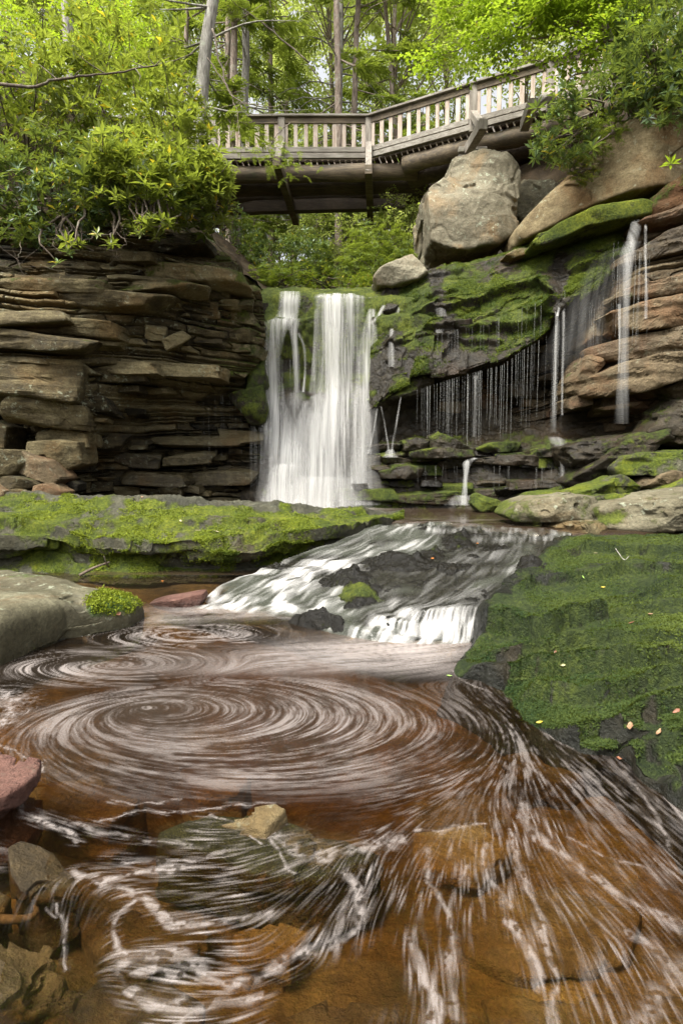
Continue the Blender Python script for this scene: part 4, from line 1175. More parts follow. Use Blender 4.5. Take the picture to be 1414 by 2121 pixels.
pool_rock([(-120, 1570), (-40, 1548), (20, 1552), (86, 1572), (80, 1600), (40, 1630), (0, 1650), (-80, 1690), (-140, 1680)], .14, .3,
          'dry reddish brown rock at the left edge of the pool', M_red, 1, n=60, amp=.03, wet=lambda V: .8 * sstep(.08, 0, V[:, 2]), tint=.4)
pool_rock([(20, 1775), (45, 1757), (110, 1760), (150, 1790), (168, 1825), (120, 1850), (75, 1862), (40, 1840), (25, 1810)], .005, .20,
          'brown rock with a glinting wet edge breaking the surface at left', M_under, 2, n=60, amp=.022, tilt=(-.30, -.12), tint=-.2, wet=.5, moss=-.7)
pool_rock([(-160, 1925), (-60, 1910), (40, 1925), (110, 1930), (168, 1965), (150, 2010), (90, 2040), (40, 2065), (-60, 2110), (-180, 2110)], .0, .36,
          'large rounded brown rock breaking the surface in the bottom left corner', M_under, 3, n=70, amp=.03, tilt=(-.22, -.1), tint=.1, wet=.5, moss=-.7)
pool_rock([(-150, 1860), (-50, 1840), (0, 1842), (25, 1855), (10, 1885), (-40, 1905), (-150, 1905)], -.03, .2,
          'small brown rock below the surface between the two wet rocks at the left edge', M_under, 4, tint=.2, moss=-.7)
pool_rock([(330, 1720), (430, 1680), (560, 1690), (640, 1720), (720, 1730), (800, 1760), (780, 1790), (650, 1830), (520, 1815), (400, 1770), (320, 1750)], -.012, .22,
          'broad olive green slab just under the water in mid pool', M_under, 5, n=80, amp=.015, moss=lambda V: .45 + .3 * sstep(-.1, -.6, V[:, 0]), tint=0)
pool_rock([(440, 1690), (500, 1682), (570, 1679), (588, 1686), (572, 1700), (548, 1716), (505, 1706)], .035, .14,
          'wet pointed tip of stone poking out of the olive slab', M_cliff, 6, n=50, amp=.02, tilt=(.16, .2), wet=.4, tint=1.2)
for q, (uv, zt, th, lab, ti) in enumerate([
    ([(110, 2050), (200, 1985), (330, 2010), (420, 2080), (400, 2200), (180, 2240), (60, 2180)], -.10, .3, 'large dark brown flat rock under water at the bottom left', -.3),
    ([(150, 1880), (260, 1850), (420, 1880), (440, 1960), (330, 1990), (200, 1975)], -.16, .25, 'brown flat rock under water below the foam bands at left', -.1),
    ([(480, 1930), (560, 1900), (640, 1930), (600, 1985), (500, 1980)], -.12, .2, 'round golden brown stone under water in mid foreground', 1),
    ([(560, 2110), (680, 2060), (820, 2090), (860, 2200), (640, 2260), (540, 2200)], -.14, .25, 'dim brown boulder under water at the bottom centre', 0),
    ([(850, 1720), (1000, 1700), (1060, 1760), (980, 1810), (860, 1790)], -.13, .25, 'orange brown flat rock under water right of the olive slab', .9),
    ([(960, 1860), (1150, 1830), (1330, 1880), (1300, 1990), (1100, 2020), (950, 1960)], -.17, .25, 'wide amber slab under water at right foreground', .6),
    ([(1000, 2060), (1200, 2040), (1450, 2060), (1500, 2230), (1100, 2260)], -.15, .25, 'amber slab under water at the bottom right', .5),
    ([(370, 1590), (450, 1570), (520, 1600), (500, 1640), (410, 1650)], -.2, .25, 'pale brown boulder under the swirling water', 1),
    ([(60, 1620), (200, 1600), (300, 1650), (230, 1700), (90, 1690)], -.17, .25, 'brown flat rock under water beside the reddish rock', .2),
    ([(1030, 1560), (1150, 1540), (1240, 1590), (1180, 1620), (1070, 1610)], -.12, .2, 'dark ledge under water off the mossy slab', -.3)]):
    pool_rock(uv, zt, th, lab, M_under, 20 + q, n=40, amp=.02, tint=ti, moss=-.5, wet=.05, group='rocks sunk in the pool')

# ---- flow of the lower pool: eddies and hand read directions, foam drawn out along it
def ell(cin, box_):
    c0 = PZ(cin[0], cin[1], 0.0); l, r_, t_, b_ = box_
    m = PZ((l + r_) / 2, (t_ + b_) / 2, 0.0)
    top = PZ((l + r_) / 2, t_, 0.0)[1]; bot = PZ((l + r_) / 2, b_, 0.0)[1]
    cyo = (top + bot) / 2; b = (top - bot) / 2
    vm = proj([0, cyo, 0])[1]
    xl, xr = PZ(l, vm, 0.0)[0], PZ(r_, vm, 0.0)[0]
    return c0[:2], np.array([(xl + xr) / 2, cyo]), (xr - xl) / 2, b


EDD = [ell((300, 1465), (10, 1010, 1398, 1690)), ell((392, 1314), (190, 610, 1291, 1345)), ell((235, 1378), (-20, 500, 1338, 1424))]


def eddy_s(e, x, y):
    c0, c1, a, b = e
    lo = np.zeros_like(x) + 1e-3; hi = np.zeros_like(x) + 2.0
    for _ in range(26):
        s = (lo + hi) / 2
        cx = c0[0] + (c1[0] - c0[0]) * s; cy = c0[1] + (c1[1] - c0[1]) * s
        f = ((x - cx) / (a * s)) ** 2 + ((y - cy) / (b * s)) ** 2
        lo = np.where(f > 1, s, lo); hi = np.where(f > 1, hi, s)
    return (lo + hi) / 2


FD = [(600, 1270, -1, .05), (900, 1372, -1, .12), (700, 1390, -1, .05), (1020, 1450, .7, .7), (1100, 1560, .8, .7), (1300, 1680, .8, .7), (1100, 1700, .35, 1),
      (1000, 1800, .1, 1), (1250, 1850, .75, .7), (1380, 1900, .7, .8), (1150, 2000, .35, 1), (900, 2000, .1, 1), (720, 1960, -.15, 1), (600, 1890, -.7, .7),
      (500, 1850, -1, .1), (300, 1750, -1, -.12), (450, 2000, -1, -.1), (300, 2050, -1, -.2), (600, 2050, -1, .4), (150, 1700, -1, -.3), (700, 1715, -1, .1),
      (850, 1720, -.6, .7), (400, 1800, -1, .0), (100, 1900, -.2, 1), (60, 2050, 0, 1), (1000, 2100, .1, 1), (1350, 2080, .5, 1), (750, 1800, -.3, 1), (560, 1780, -.9, .3), (1050, 1640, .3, .9)]
RX = np.linspace(-4.5, 4.5, 451); RY_ = np.linspace(.4, 7.4, 351)
fx, fy = np.meshgrid(RX, RY_)
den = 0; vx = 0; vy = 0
for u, v, du, dv in FD:
    a = PZ(u, v, 0.0); b = PZ(u + du * 4, v + dv * 4, 0.0)
    q = (b - a)[:2]; q /= np.linalg.norm(q)
    d2 = ((fx - a[0]) ** 2 + (fy - a[1]) ** 2) / (a[1] ** 2) + 1e-3
    w = d2 ** -1.6
    vx = vx + w * q[0]; vy = vy + w * q[1]; den = den + w
vx /= den; vy /= den
for e in EDD[::1]:
    s = eddy_s(e, fx, fy)
    gy_, gx_ = np.gradient(s, RY_, RX)
    tx, ty = gy_ - .16 * gx_, -gx_ - .16 * gy_                      # clockwise seen from above
    L = np.hypot(tx, ty) + 1e-9; tx /= L; ty /= L
    w = sstep(1.25, .9, s)
    vx = vx * (1 - w) + tx * w; vy = vy * (1 - w) + ty * w
L = np.hypot(vx, vy) + 1e-6; vx /= L; vy /= L


def flow(x, y):
    i = np.clip((x - RX[0]) / (RX[1] - RX[0]), 0, len(RX) - 1.001); j = np.clip((y - RY_[0]) / (RY_[1] - RY_[0]), 0, len(RY_) - 1.001)
    a = i.astype(int); b = j.astype(int); f = i - a; g = j - b
    def bl(T): return (T[b, a] * (1 - f) + T[b, a + 1] * f) * (1 - g) + (T[b + 1, a] * (1 - f) + T[b + 1, a + 1] * f) * g
    return bl(vx), bl(vy)


def lic(x, y, fn, step, n):
    """average of fn along the flow line through each point"""
    acc = fn(x, y); tot = 1.0
    for sg in (1, -1):
        px, py = x.copy(), y.copy()
        for k in range(n):
            a, b = flow(px, py); px = px + sg * step * a; py = py + sg * step * b
            w = 1 - (k + 1) / (n + 1.0)
            acc = acc + w * fn(px, py); tot += w
    return acc / tot


uu = np.concatenate([np.linspace(-900, -60, 30)[:-1], np.linspace(-60, 1474, 780), np.linspace(1474, 2300, 30)[1:]])
vv = np.concatenate([np.linspace(1168, 1284, 60)[:-1], np.linspace(1284, 2150, 480), np.geomspace(2150, 4600, 24)[1:]])
U, V_ = np.meshgrid(uu, vv)
G = PZ(U, V_, 0.0)
x, y = G[..., 0].astype(np.float64), G[..., 1].astype(np.float64)
o0 = np.zeros_like(x)
px_ = np.hypot(y, 1.5) / F          # metres per photo pixel there
n2 = lambda a, b, f, s: vn(np.stack([a * f, b * f, np.zeros_like(a)], -1), s)
nrm_ = lambda q: (q - q.mean()) / q.std()
A = lic(x, y, lambda a, b: n2(a, b, 75, 1) + .6 * n2(a, b, 30, 2), .014, 15)
A2 = lic(x, y, lambda a, b: n2(a, b, 110, 11), .011, 11)
CC_ = lic(x, y, lambda a, b: n2(a, b, 160, 61) + .6 * n2(a, b, 70, 62), .0045, 7)
B = lic(x, y, lambda a, b: np.clip(n2(a, b, 120, 3) - .42, 0, 1), .0055, 11)
B2 = lic(x, y, lambda a, b: np.clip(n2(a, b, 75, 6) - .5, 0, 1), .007, 12)
A, A2, CC_ = nrm_(A), nrm_(A2), nrm_(CC_)
LO = nrm_(lic(x, y, lambda a, b: n2(a, b, 4.5, 63) + .6 * n2(a, b, 11, 64), .03, 10))
s1, s2, s3 = [eddy_s(e, x, y) for e in EDD]
in1 = sstep(1.12, .8, s1); in2 = sstep(1.15, .75, s2); in3 = sstep(1.15, .75, s3)
g2 = lambda cu, cv, ru, rv: np.exp(-(((U - cu) / ru) ** 2 + ((V_ - cv) / rv) ** 2))
swirl = sstep(-1.3, 2.4, .62 * A + .55 * A2 + .35 * CC_ + .45 * LO)
den1 = in1 * (.34 + .30 * g2(640, 1500, 260, 90) + .22 * g2(560, 1600, 260, 60) + .25 * g2(120, 1480, 120, 50) + .15 * g2(300, 1465, 60, 25)) * sstep(1690, 1600, V_)
foam = swirl * den1 * .68 + .05 * den1 * (.55 + .45 * sstep(-1.2, 1, LO))
rings = sstep(-.8, 2.2, .8 * A + .5 * A2 + .5 * LO)
foam = np.maximum(foam, rings * np.maximum(in2 * .45, in3 * (.30 + .4 * g2(90, 1390, 90, 26) + .3 * g2(440, 1350, 60, 12))))
# bright runs from the cascade across the far side of the pool
run = .85 * g2(830, 1338, 190, 22) + .55 * g2(640, 1362, 220, 22) + .7 * g2(470, 1268, 150, 12) + .45 * g2(330, 1285, 90, 8) + .35 * g2(880, 1380, 130, 20) + .3 * g2(480, 1385, 300, 14)
foam = np.maximum(foam, np.clip(run * (.62 + .14 * A + .08 * A2 + .1 * LO), 0, 1))
right = .85 * sstep(-.5, 2.2, .55 * A + .6 * A2 + .5 * CC_ + .5 * LO) * (.42 * g2(1050, 1500, 170, 90) + .34 * g2(1180, 1620, 180, 60) + .25 * g2(1320, 1720, 140, 90) + .3 * g2(880, 1620, 150, 60))
foam = np.maximum(foam, right)
# flecks of foam in the foreground
fore = sstep(1590, 1720, V_)
fl = .72 * np.clip(B * 6.0 - .2, 0, 1) * (.45 + .8 * sstep(-.3, .5, n2(x, y, 5, 9))) + np.clip(B2 * 5 - .5, 0, 1) * .8
fl = fl * sstep(-.35, .35, n2(x, y, 2.6, 13) + .5 * n2(x, y, 7, 14)) * fore * (1 - .8 * g2(60, 2000, 150, 140)) * (.9 - .5 * g2(180, 1900, 140, 100))
foam = np.maximum(foam, np.clip(fl, 0, .9))
# foam bands
BANDS = [([(92, 1575), (60, 1610), (36, 1650), (40, 1680), (80, 1702), (130, 1716), (165, 1738)], 8, 1), ([(60, 1695), (160, 1705), (250, 1728), (340, 1738), (430, 1752)], 9, .6),
         ([(160, 1812), (200, 1818), (245, 1814), (330, 1800), (400, 1792)], 11, 1), ([(215, 1828), (290, 1850), (325, 1880), (360, 1918), (400, 1910), (460, 1903), (560, 1890)], 12, .9),
         ([(275, 1862), (240, 1895), (228, 1925), (238, 1955), (262, 1975)], 7, .9), ([(262, 1985), (246, 2005), (262, 2045), (300, 2078), (350, 2094), (385, 2070)], 13, .95),
         ([(255, 1990), (330, 1974), (390, 1985), (430, 2022), (480, 2042), (545, 2022), (600, 1990), (660, 1955), (720, 1940), (748, 1905), (738, 1850), (715, 1805)], 17, .9),
         ([(270, 2015), (340, 2008), (400, 2028), (450, 2040)], 10, .9), ([(360, 2135), (420, 2095), (490, 2078), (540, 2070)], 12, .8), ([(436, 1686), (490, 1708), (520, 1730), (545, 1745)], 4, .9),
         ([(580, 1700), (560, 1722), (545, 1728)], 7, .9), ([(575, 1725), (600, 1750), (640, 1772), (700, 1762), (760, 1756), (835, 1745)], 13, .75), ([(560, 1730), (585, 1770), (612, 1805)], 5, .8),
         ([(250, 1790), (330, 1785), (420, 1775), (470, 1762)], 6, .8), ([(200, 1700), (260, 1690), (340, 1680), (440, 1672), (560, 1668)], 4, .8), ([(230, 1660), (300, 1665), (380, 1650)], 5, .7),
         ([(865, 1728), (930, 1716), (1000, 1706)], 6, .75), ([(885, 1760), (882, 1795), (900, 1840), (926, 1880), (938, 1930)], 8, .7), ([(940, 1930), (935, 1990), (928, 2050), (935, 2140)], 11, .6),
         ([(1004, 1750), (1005, 1810), (1030, 1850), (1062, 1885)], 9, .65), ([(1058, 1715), (1068, 1780), (1090, 1830), (1108, 1865), (1122, 1900)], 8, .75), ([(960, 1790), (955, 1825)], 8, .6),
         ([(1085, 1660), (1098, 1712), (1150, 1765), (1210, 1808), (1260, 1838), (1330, 1880), (1420, 1935)], 15, .72), ([(1060, 1915), (1090, 1955), (1110, 2000), (1112, 2040)], 13, .8),
         ([(1120, 1915), (1138, 1980), (1155, 2025), (1142, 2075), (1145, 2140)], 9, .8), ([(1290, 1600), (1330, 1650), (1365, 1705), (1382, 1765)], 6, .7), ([(1180, 1735), (1260, 1780), (1330, 1800), (1380, 1840)], 6, .6),
         ([(1300, 1930), (1355, 1975), (1420, 2050)], 16, .65), ([(1320, 2135), (1365, 2065), (1430, 2010)], 30, .55), ([(852, 1940), (872, 1985), (880, 2035), (896, 2085), (888, 2140)], 13, .9),
         ([(-40, 1425), (10, 1440), (22, 1465), (8, 1500), (-30, 1520)], 26, 1), ([(935, 1392), (970, 1412), (1020, 1435)], 3, 1), ([(1080, 1462), (1110, 1485), (1135, 1515), (1160, 1540), (1195, 1556)], 5, .95),
         ([(1375, 1645), (1400, 1680), (1440, 1720)], 5, .9), ([(110, 1875), (120, 1920), (135, 1960), (142, 2000)], 3, .6), ([(90, 1880), (110, 1905)], 3, .5), ([(-10, 1545), (60, 1565), (90, 1580), (75, 1605), (30, 1640)], 4, .9),
         ([(750, 1790), (720, 1850), (700, 1930)], 9, .5), ([(1230, 1900), (1290, 1960), (1310, 2010)], 6, .5)]
wx = x + px_ * (6 * n2(x, y, 7, 21) + 3 * n2(x, y, 20, 22)); wy = y + px_ * 1.6 * (6 * n2(x, y, 7, 23) + 3 * n2(x, y, 20, 24))
bandf = np.zeros_like(x)
hole = n2(x, y, 30, 33) * .7 + n2(x, y, 70, 34) * .5
speck = np.clip(B * 7 - .2, 0, 1) + np.clip(B2 * 6 - .5, 0, 1)
marble = n2(x, y, 14, 31) * .6 + n2(x, y, 34, 32) * .5 + .9 * B
for pl, wd, st_ in BANDS:
    pl = catmull(np.array(pl, float), len(pl) * 3)
    W = PZ(pl[:, 0], pl[:, 1], 0.0)
    uu_, vv_ = pl[:, 0], pl[:, 1]
    sel = (U > uu_.min() - wd * 5) & (U < uu_.max() + wd * 5) & (V_ > vv_.min() - wd * 5) & (V_ < vv_.max() + wd * 5)
    if not sel.any(): continue
    qx, qy = wx[sel], wy[sel]; dm = np.full(qx.shape, 1e9)
    for k in range(len(W) - 1):
        a, b = W[k, :2], W[k + 1, :2]; e = b - a
        t_ = np.clip(((qx - a[0]) * e[0] + (qy - a[1]) * e[1]) / (e @ e + 1e-12), 0, 1)
        dm = np.minimum(dm, np.hypot(qx - a[0] - t_ * e[0], qy - a[1] - t_ * e[1]))
    r_ = dm / (px_[sel] * wd * .68)
    m = marble[sel]
    m2 = hole[sel]
    val = st_ * .92 * sstep(1.5, .1, r_ + 1.0 * np.clip(m, -.6, 1) * sstep(2, 12, wd)) * (1 - .8 * sstep(.15, .55, m2))
    val = val * (.45 + .55 * sstep(-1.0, .9, CC_[sel])) * .74
    val = np.maximum(val, .6 * st_ * sstep(4.2, .8, r_) * np.clip(speck[sel], 0, 1))
    bandf[sel] = np.maximum(bandf[sel], val)
foam = np.maximum(foam, bandf * (.8 + .2 * np.clip(B * 4, 0, 1)))
murk_ = 0
foam = .86 * np.clip(foam, 0, 1) * sstep(-900, -300, U) ** .5
murk = .55 * in1 * sstep(1.05, .1, s1) + .15 * sstep(1500, 1400, V_) + .12 * in3
murk = np.clip(murk, 0, .6)
ripple = .0006 * n2(x, y, 6, 40)
G[..., 2] += ripple
from mathutils.bvhtree import BVHTree
dgp = bpy.context.evaluated_depsgraph_get()
btr = [BVHTree.FromObject(o, dgp) for o in scene.objects if o.type == 'MESH' and o.name.split('.')[0] in ('stream_bed', 'rock')
       and o.matrix_world is not None and min(v[1] for v in o.bound_box) < 6.5 and min(v[2] for v in o.bound_box) < 0]
ci = np.unique(np.append(np.arange(0, len(vv), 4), len(vv) - 1)); cj = np.unique(np.append(np.arange(0, len(uu), 4), len(uu) - 1))
dep = np.full((len(ci), len(cj)), .3)
dn = Vector((0, 0, -1))
for a, i in enumerate(ci):
    for b, j in enumerate(cj):
        o_ = Vector((x[i, j], y[i, j], .001)); m_ = .9
        for t in btr:
            h = t.ray_cast(o_, dn, 1.0)
            if h[0] is not None: m_ = min(m_, h[3])
        dep[a, b] = m_
dep = np.stack([np.interp(np.arange(len(uu)), cj, r_) for r_ in dep]); dep = np.stack([np.interp(np.arange(len(vv)), ci, dep[:, j]) for j in range(len(uu))], 1)
tag(build('water', G.reshape(-1, 3), gridf(len(vv), len(uu))[:, ::-1], M_pool, attrs={'foam': foam, 'murk': murk, 'depth': np.clip(dep / .6, 0, 1)}), kind='structure')

# ---- upper pool
ux = np.linspace(-3.2, 7.5, 120); uy = np.linspace(7.0, 12.4, 80)
X, Y_ = np.meshgrid(ux, uy)
G = np.stack([X, Y_, np.full_like(X, .555)], -1)
yc = np.interp(X, [-3, .62, 3.05, 4.2], [11.2, 8.78, 7.5, 7.35])
G[..., 2] -= .5 * sstep(.0, .45, yc - Y_)
A = vn(np.stack([X * 2.2, Y_ * 14, X * 0], -1), 4)
uu, vv = proj(G)
fo = .9 * np.exp(-(((uu - 655) / 100) ** 2 + ((vv - 1052) / 9) ** 2)) + .35 * np.clip(A, 0, 1) * np.exp(-(((uu - 900) / 160) ** 2 + ((vv - 1083) / 8) ** 2))
tag(build('water', G.reshape(-1, 3), gridf(80, 120), M_upper, attrs={'foam': np.clip(fo, 0, 1), 'murk': X * 0}), kind='structure')

# ---- the cascade between the pools: bed and water
CC = [[(790, 1076, .56), (880, 1080, .56), (990, 1084, .56), (1100, 1090, .56), (1185, 1098, .555)],
      [(772, 1090, .53), (880, 1094, .545), (990, 1098, .545), (1100, 1104, .54), (1180, 1114, .53)],
      [(700, 1118, .43), (850, 1120, .47), (980, 1126, .48), (1095, 1136, .48), (1172, 1140, .47)],
      [(610, 1150, .31), (770, 1156, .37), (930, 1166, .40), (1060, 1176, .41), (1145, 1176, .41)],
      [(530, 1182, .18), (690, 1198, .25), (880, 1210, .31), (1010, 1216, .34), (1090, 1208, .34)],
      [(455, 1215, .09), (630, 1236, .14), (830, 1246, .24), (960, 1248, .265), (1040, 1240, .26)],
      [(415, 1242, .03), (590, 1266, .03), (765, 1278, .14), (925, 1260, .235), (1010, 1262, .225)],
      [(380, 1260, -.01), (560, 1288, -.02), (735, 1320, .01), (905, 1330, .01), (995, 1334, .0)],
      [(350, 1270, -.08), (540, 1302, -.09), (700, 1348, -.09), (860, 1370, -.09), (965, 1366, -.09)]]
cc = np.array(CC, float)
cc3 = PZ(cc[..., 0], cc[..., 1], cc[..., 2])
NVc, NUc = 330, 420
G0 = patch(cc3, NVc, NUc)
U, V_ = proj(G0)
g2 = lambda cu, cv, ru, rv: np.exp(-(((U - cu) / ru) ** 2 + ((V_ - cv) / rv) ** 2))
tt = np.linspace(0, 1, NVc)[:, None] * np.ones(NUc); ss = np.ones(NVc)[:, None] * np.linspace(0, 1, NUc)
bump_ = .5 * fbm(G0 * np.array([2.2, 2.2, 2]), 4, 111)
isl = .07 * sstep(.1, .5, fbm(G0 * 2.6, 3, 119)) + .17 * g2(742, 1236, 45, 24) + .17 * g2(945, 1122, 34, 16) + .15 * g2(820, 1165, 80, 18) + .14 * g2(720, 1195, 50, 14) + .09 * g2(650, 1288, 70, 16) + .08 * g2(890, 1145, 40, 10) \
    + .15 * g2(1110, 1180, 45, 18) + .11 * g2(1030, 1130, 40, 10) + .13 * g2(640, 1292, 60, 14) + .09 * g2(560, 1170, 60, 10) + .08 * g2(1050, 1215, 30, 14)
stepn = 1.2 * fbm(G0 * np.array([1.3, 1.3, .1]), 3, 114) + .25 * G0[..., 0]
tzc = terrace(G0[..., 2], .12, .24, stepn)
wc = sstep(1.0, .93, tt) * sstep(0, .05, tt)
G0[..., 2] = G0[..., 2] + 0.40 * wc * (tzc - G0[..., 2])
slope = np.clip(-np.gradient(G0[..., 2], axis=0) * NVc, 0, 4)
ker_ = np.hanning(23); ker_ /= ker_.sum()
slope = np.apply_along_axis(lambda q: np.convolve(np.pad(q, 11, 'edge'), ker_, 'valid'), 0, slope)
Gb = G0.copy(); Gb[..., 2] += -.07 + .10 * bump_ + isl * (.95 + .35 * fbm(G0 * 7, 4, 112)) + .022 * fbm(G0 * 12, 3, 113) + .014 * fbm(G0 * 30, 2, 115)
tag(build('stream_bed', Gb.reshape(-1, 3), gridf(NVc, NUc), M_wet, attrs={'moss': .15 * tt + .6 * g2(742, 1232, 40, 22) + .4 * g2(890, 1140, 30, 8) + .35 * g2(960, 1120, 30, 14), 'wet': .75 + tt * 0, 'tint': tt * 0 - 1.2}), kind='structure')
Gw = G0.copy()
def along(q, k):
    h_ = np.hanning(k); h_ /= h_.sum()
    return np.apply_along_axis(lambda r_: np.convolve(np.pad(r_, k // 2, 'edge'), h_, 'valid'), 0, q)


wob = .035 * fbm(np.stack([ss * 4, tt * 4, 0 * ss], -1), 3, 120)
fl = along(vn(np.stack([(ss + wob) * 42, tt * 22, 0 * ss], -1), 5) + .6 * vn(np.stack([(ss + wob) * 18, tt * 14, 0 * ss], -1), 15), 41); fl = fl / fl.std() * .36
pat = fbm(np.stack([ss * 7, tt * 7, 0 * ss], -1), 3, 121)
fl2 = along(vn(np.stack([(ss + wob) * 105, tt * 30, 0 * ss], -1), 6), 31); fl2 = fl2 / fl2.std() * .36
fl3 = vn(np.stack([ss * 9, tt * 16 + 2 * ss, 0 * ss], -1), 7)
Gw[..., 2] += .008 * fl3 + .006 * fl + .05 * bump_ + .02 * pat - .2 * sstep(.035, 0, tt)
white = 1.1 * g2(480, 1240, 90, 24) + 1.1 * g2(600, 1205, 70, 22) + .8 * g2(690, 1165, 60, 14) + .6 * g2(760, 1130, 60, 10) + .7 * g2(540, 1258, 110, 14) + .9 * g2(905, 1298, 110, 42) + .75 * g2(790, 1300, 80, 26) + .40 * g2(720, 1150, 110, 12) \
    + .4 * g2(640, 1180, 80, 14) + .25 * g2(1000, 1150, 60, 12) + .25 * g2(1090, 1112, 50, 10) + .35 * g2(960, 1098, 130, 6) + .2 * g2(860, 1245, 80, 10) + .15 * g2(980, 1215, 60, 14) + .2 * g2(1000, 1185, 80, 8)
st_ = .42 + .75 * fl + .55 * fl2
white = np.clip(.55 * white + sstep(.55, 1.4, slope) * (.10 + .55 * np.clip(white, 0, 1)), 0, 1.25)
foam = np.clip(white * np.clip(st_ + .18 * white, 0, 1.2), 0, 1) + (.10 + .30 * sstep(-.1, .35, pat)) * np.clip(fl + fl2 * .7 - .05, 0, 1)
tag(build('water', Gw.reshape(-1, 3), gridf(NVc, NUc)[:, ::-1], M_casc, attrs={'foam': np.clip(foam, 0, .97), 'murk': np.clip(.30 * sstep(-.25, .3, pat), 0, 1)}), kind='structure')

# ================================================================== falling water
def fall_mat():
    t = NT('falling_water')
    uvn = t.n('UVMap').outputs[0]
    mp = t.n('Mapping'); t.set(mp.inputs[0], uvn); mp.inputs['Scale'].default_value = (1, .035, 1)
    n1 = t.noise(mp, 8, 3, .6, .1)
    n2_ = t.noise(mp, 26, 2, .5, .0)
    d = t.attr('dens')
    s = t.math('ADD', t.math('MULTIPLY', n1, .75), t.math('MULTIPLY', n2_, .35))
    st = t.mapr(s, .34, .76)
    a = t.math('MULTIPLY', d, t.math('ADD', .07, t.math('MULTIPLY', st, .98)), True)
    df = t.n('BsdfDiffuse', ins={'Color': (.62, .61, .58)})
    tl = t.n('BsdfTranslucent', ins={'Color': (.62, .62, .585)})
    m = t.n('MixShader', ins={0: .35, 1: df, 2: tl})
    return t.done(t.n('MixShader', ins={0: a, 1: t.n('BsdfTransparent'), 2: m}))


M_fall = fall_mat()


def strand(name, pts, dens, parent, nu=24, nv=90, bulge=.10, edge=1.6, dtop=1.0, dbot=1.0, seed=0, off=0.0):
    """sheet of falling water along (u, v, Y, width px) points, rounded across"""
    p = catmull(np.array(pts, float), nv)
    C = P(p[:, 0], p[:, 1], p[:, 2] - off)
    wm = p[:, 3] * np.linalg.norm(C - CAM, axis=1) / F / 2
    s = np.linspace(-1, 1, nu)
    V = C[:, None] + np.stack([wm[:, None] * s, -(bulge * wm[:, None]) * (1 - s ** 2) * 2, 0 * wm[:, None] * s], -1)
    V = V + np.array([0, .03, 0]) * fbm(np.stack([V[..., 0] * 9, V[..., 2] * 1.0, V[..., 1] * 0], -1), 3, seed)[..., None]
    L = np.concatenate([[0], np.cumsum(np.linalg.norm(np.diff(C, axis=0), axis=1))])
    d = dens * (1 - np.abs(s) ** edge)[None] ** .8 * np.interp(np.linspace(0, 1, nv), [0, .06, .85, 1], [dtop * .7, 1, 1, dbot])[:, None]
    uv = np.stack([V[..., 0] * 1.0 + seed * 3.7, np.repeat(L[:, None], nu, 1)], -1).reshape(-1, 2)
    return build(name, V.reshape(-1, 3), gridf(nv, nu), M_fall, parent, True, {'dens': d}, uv)


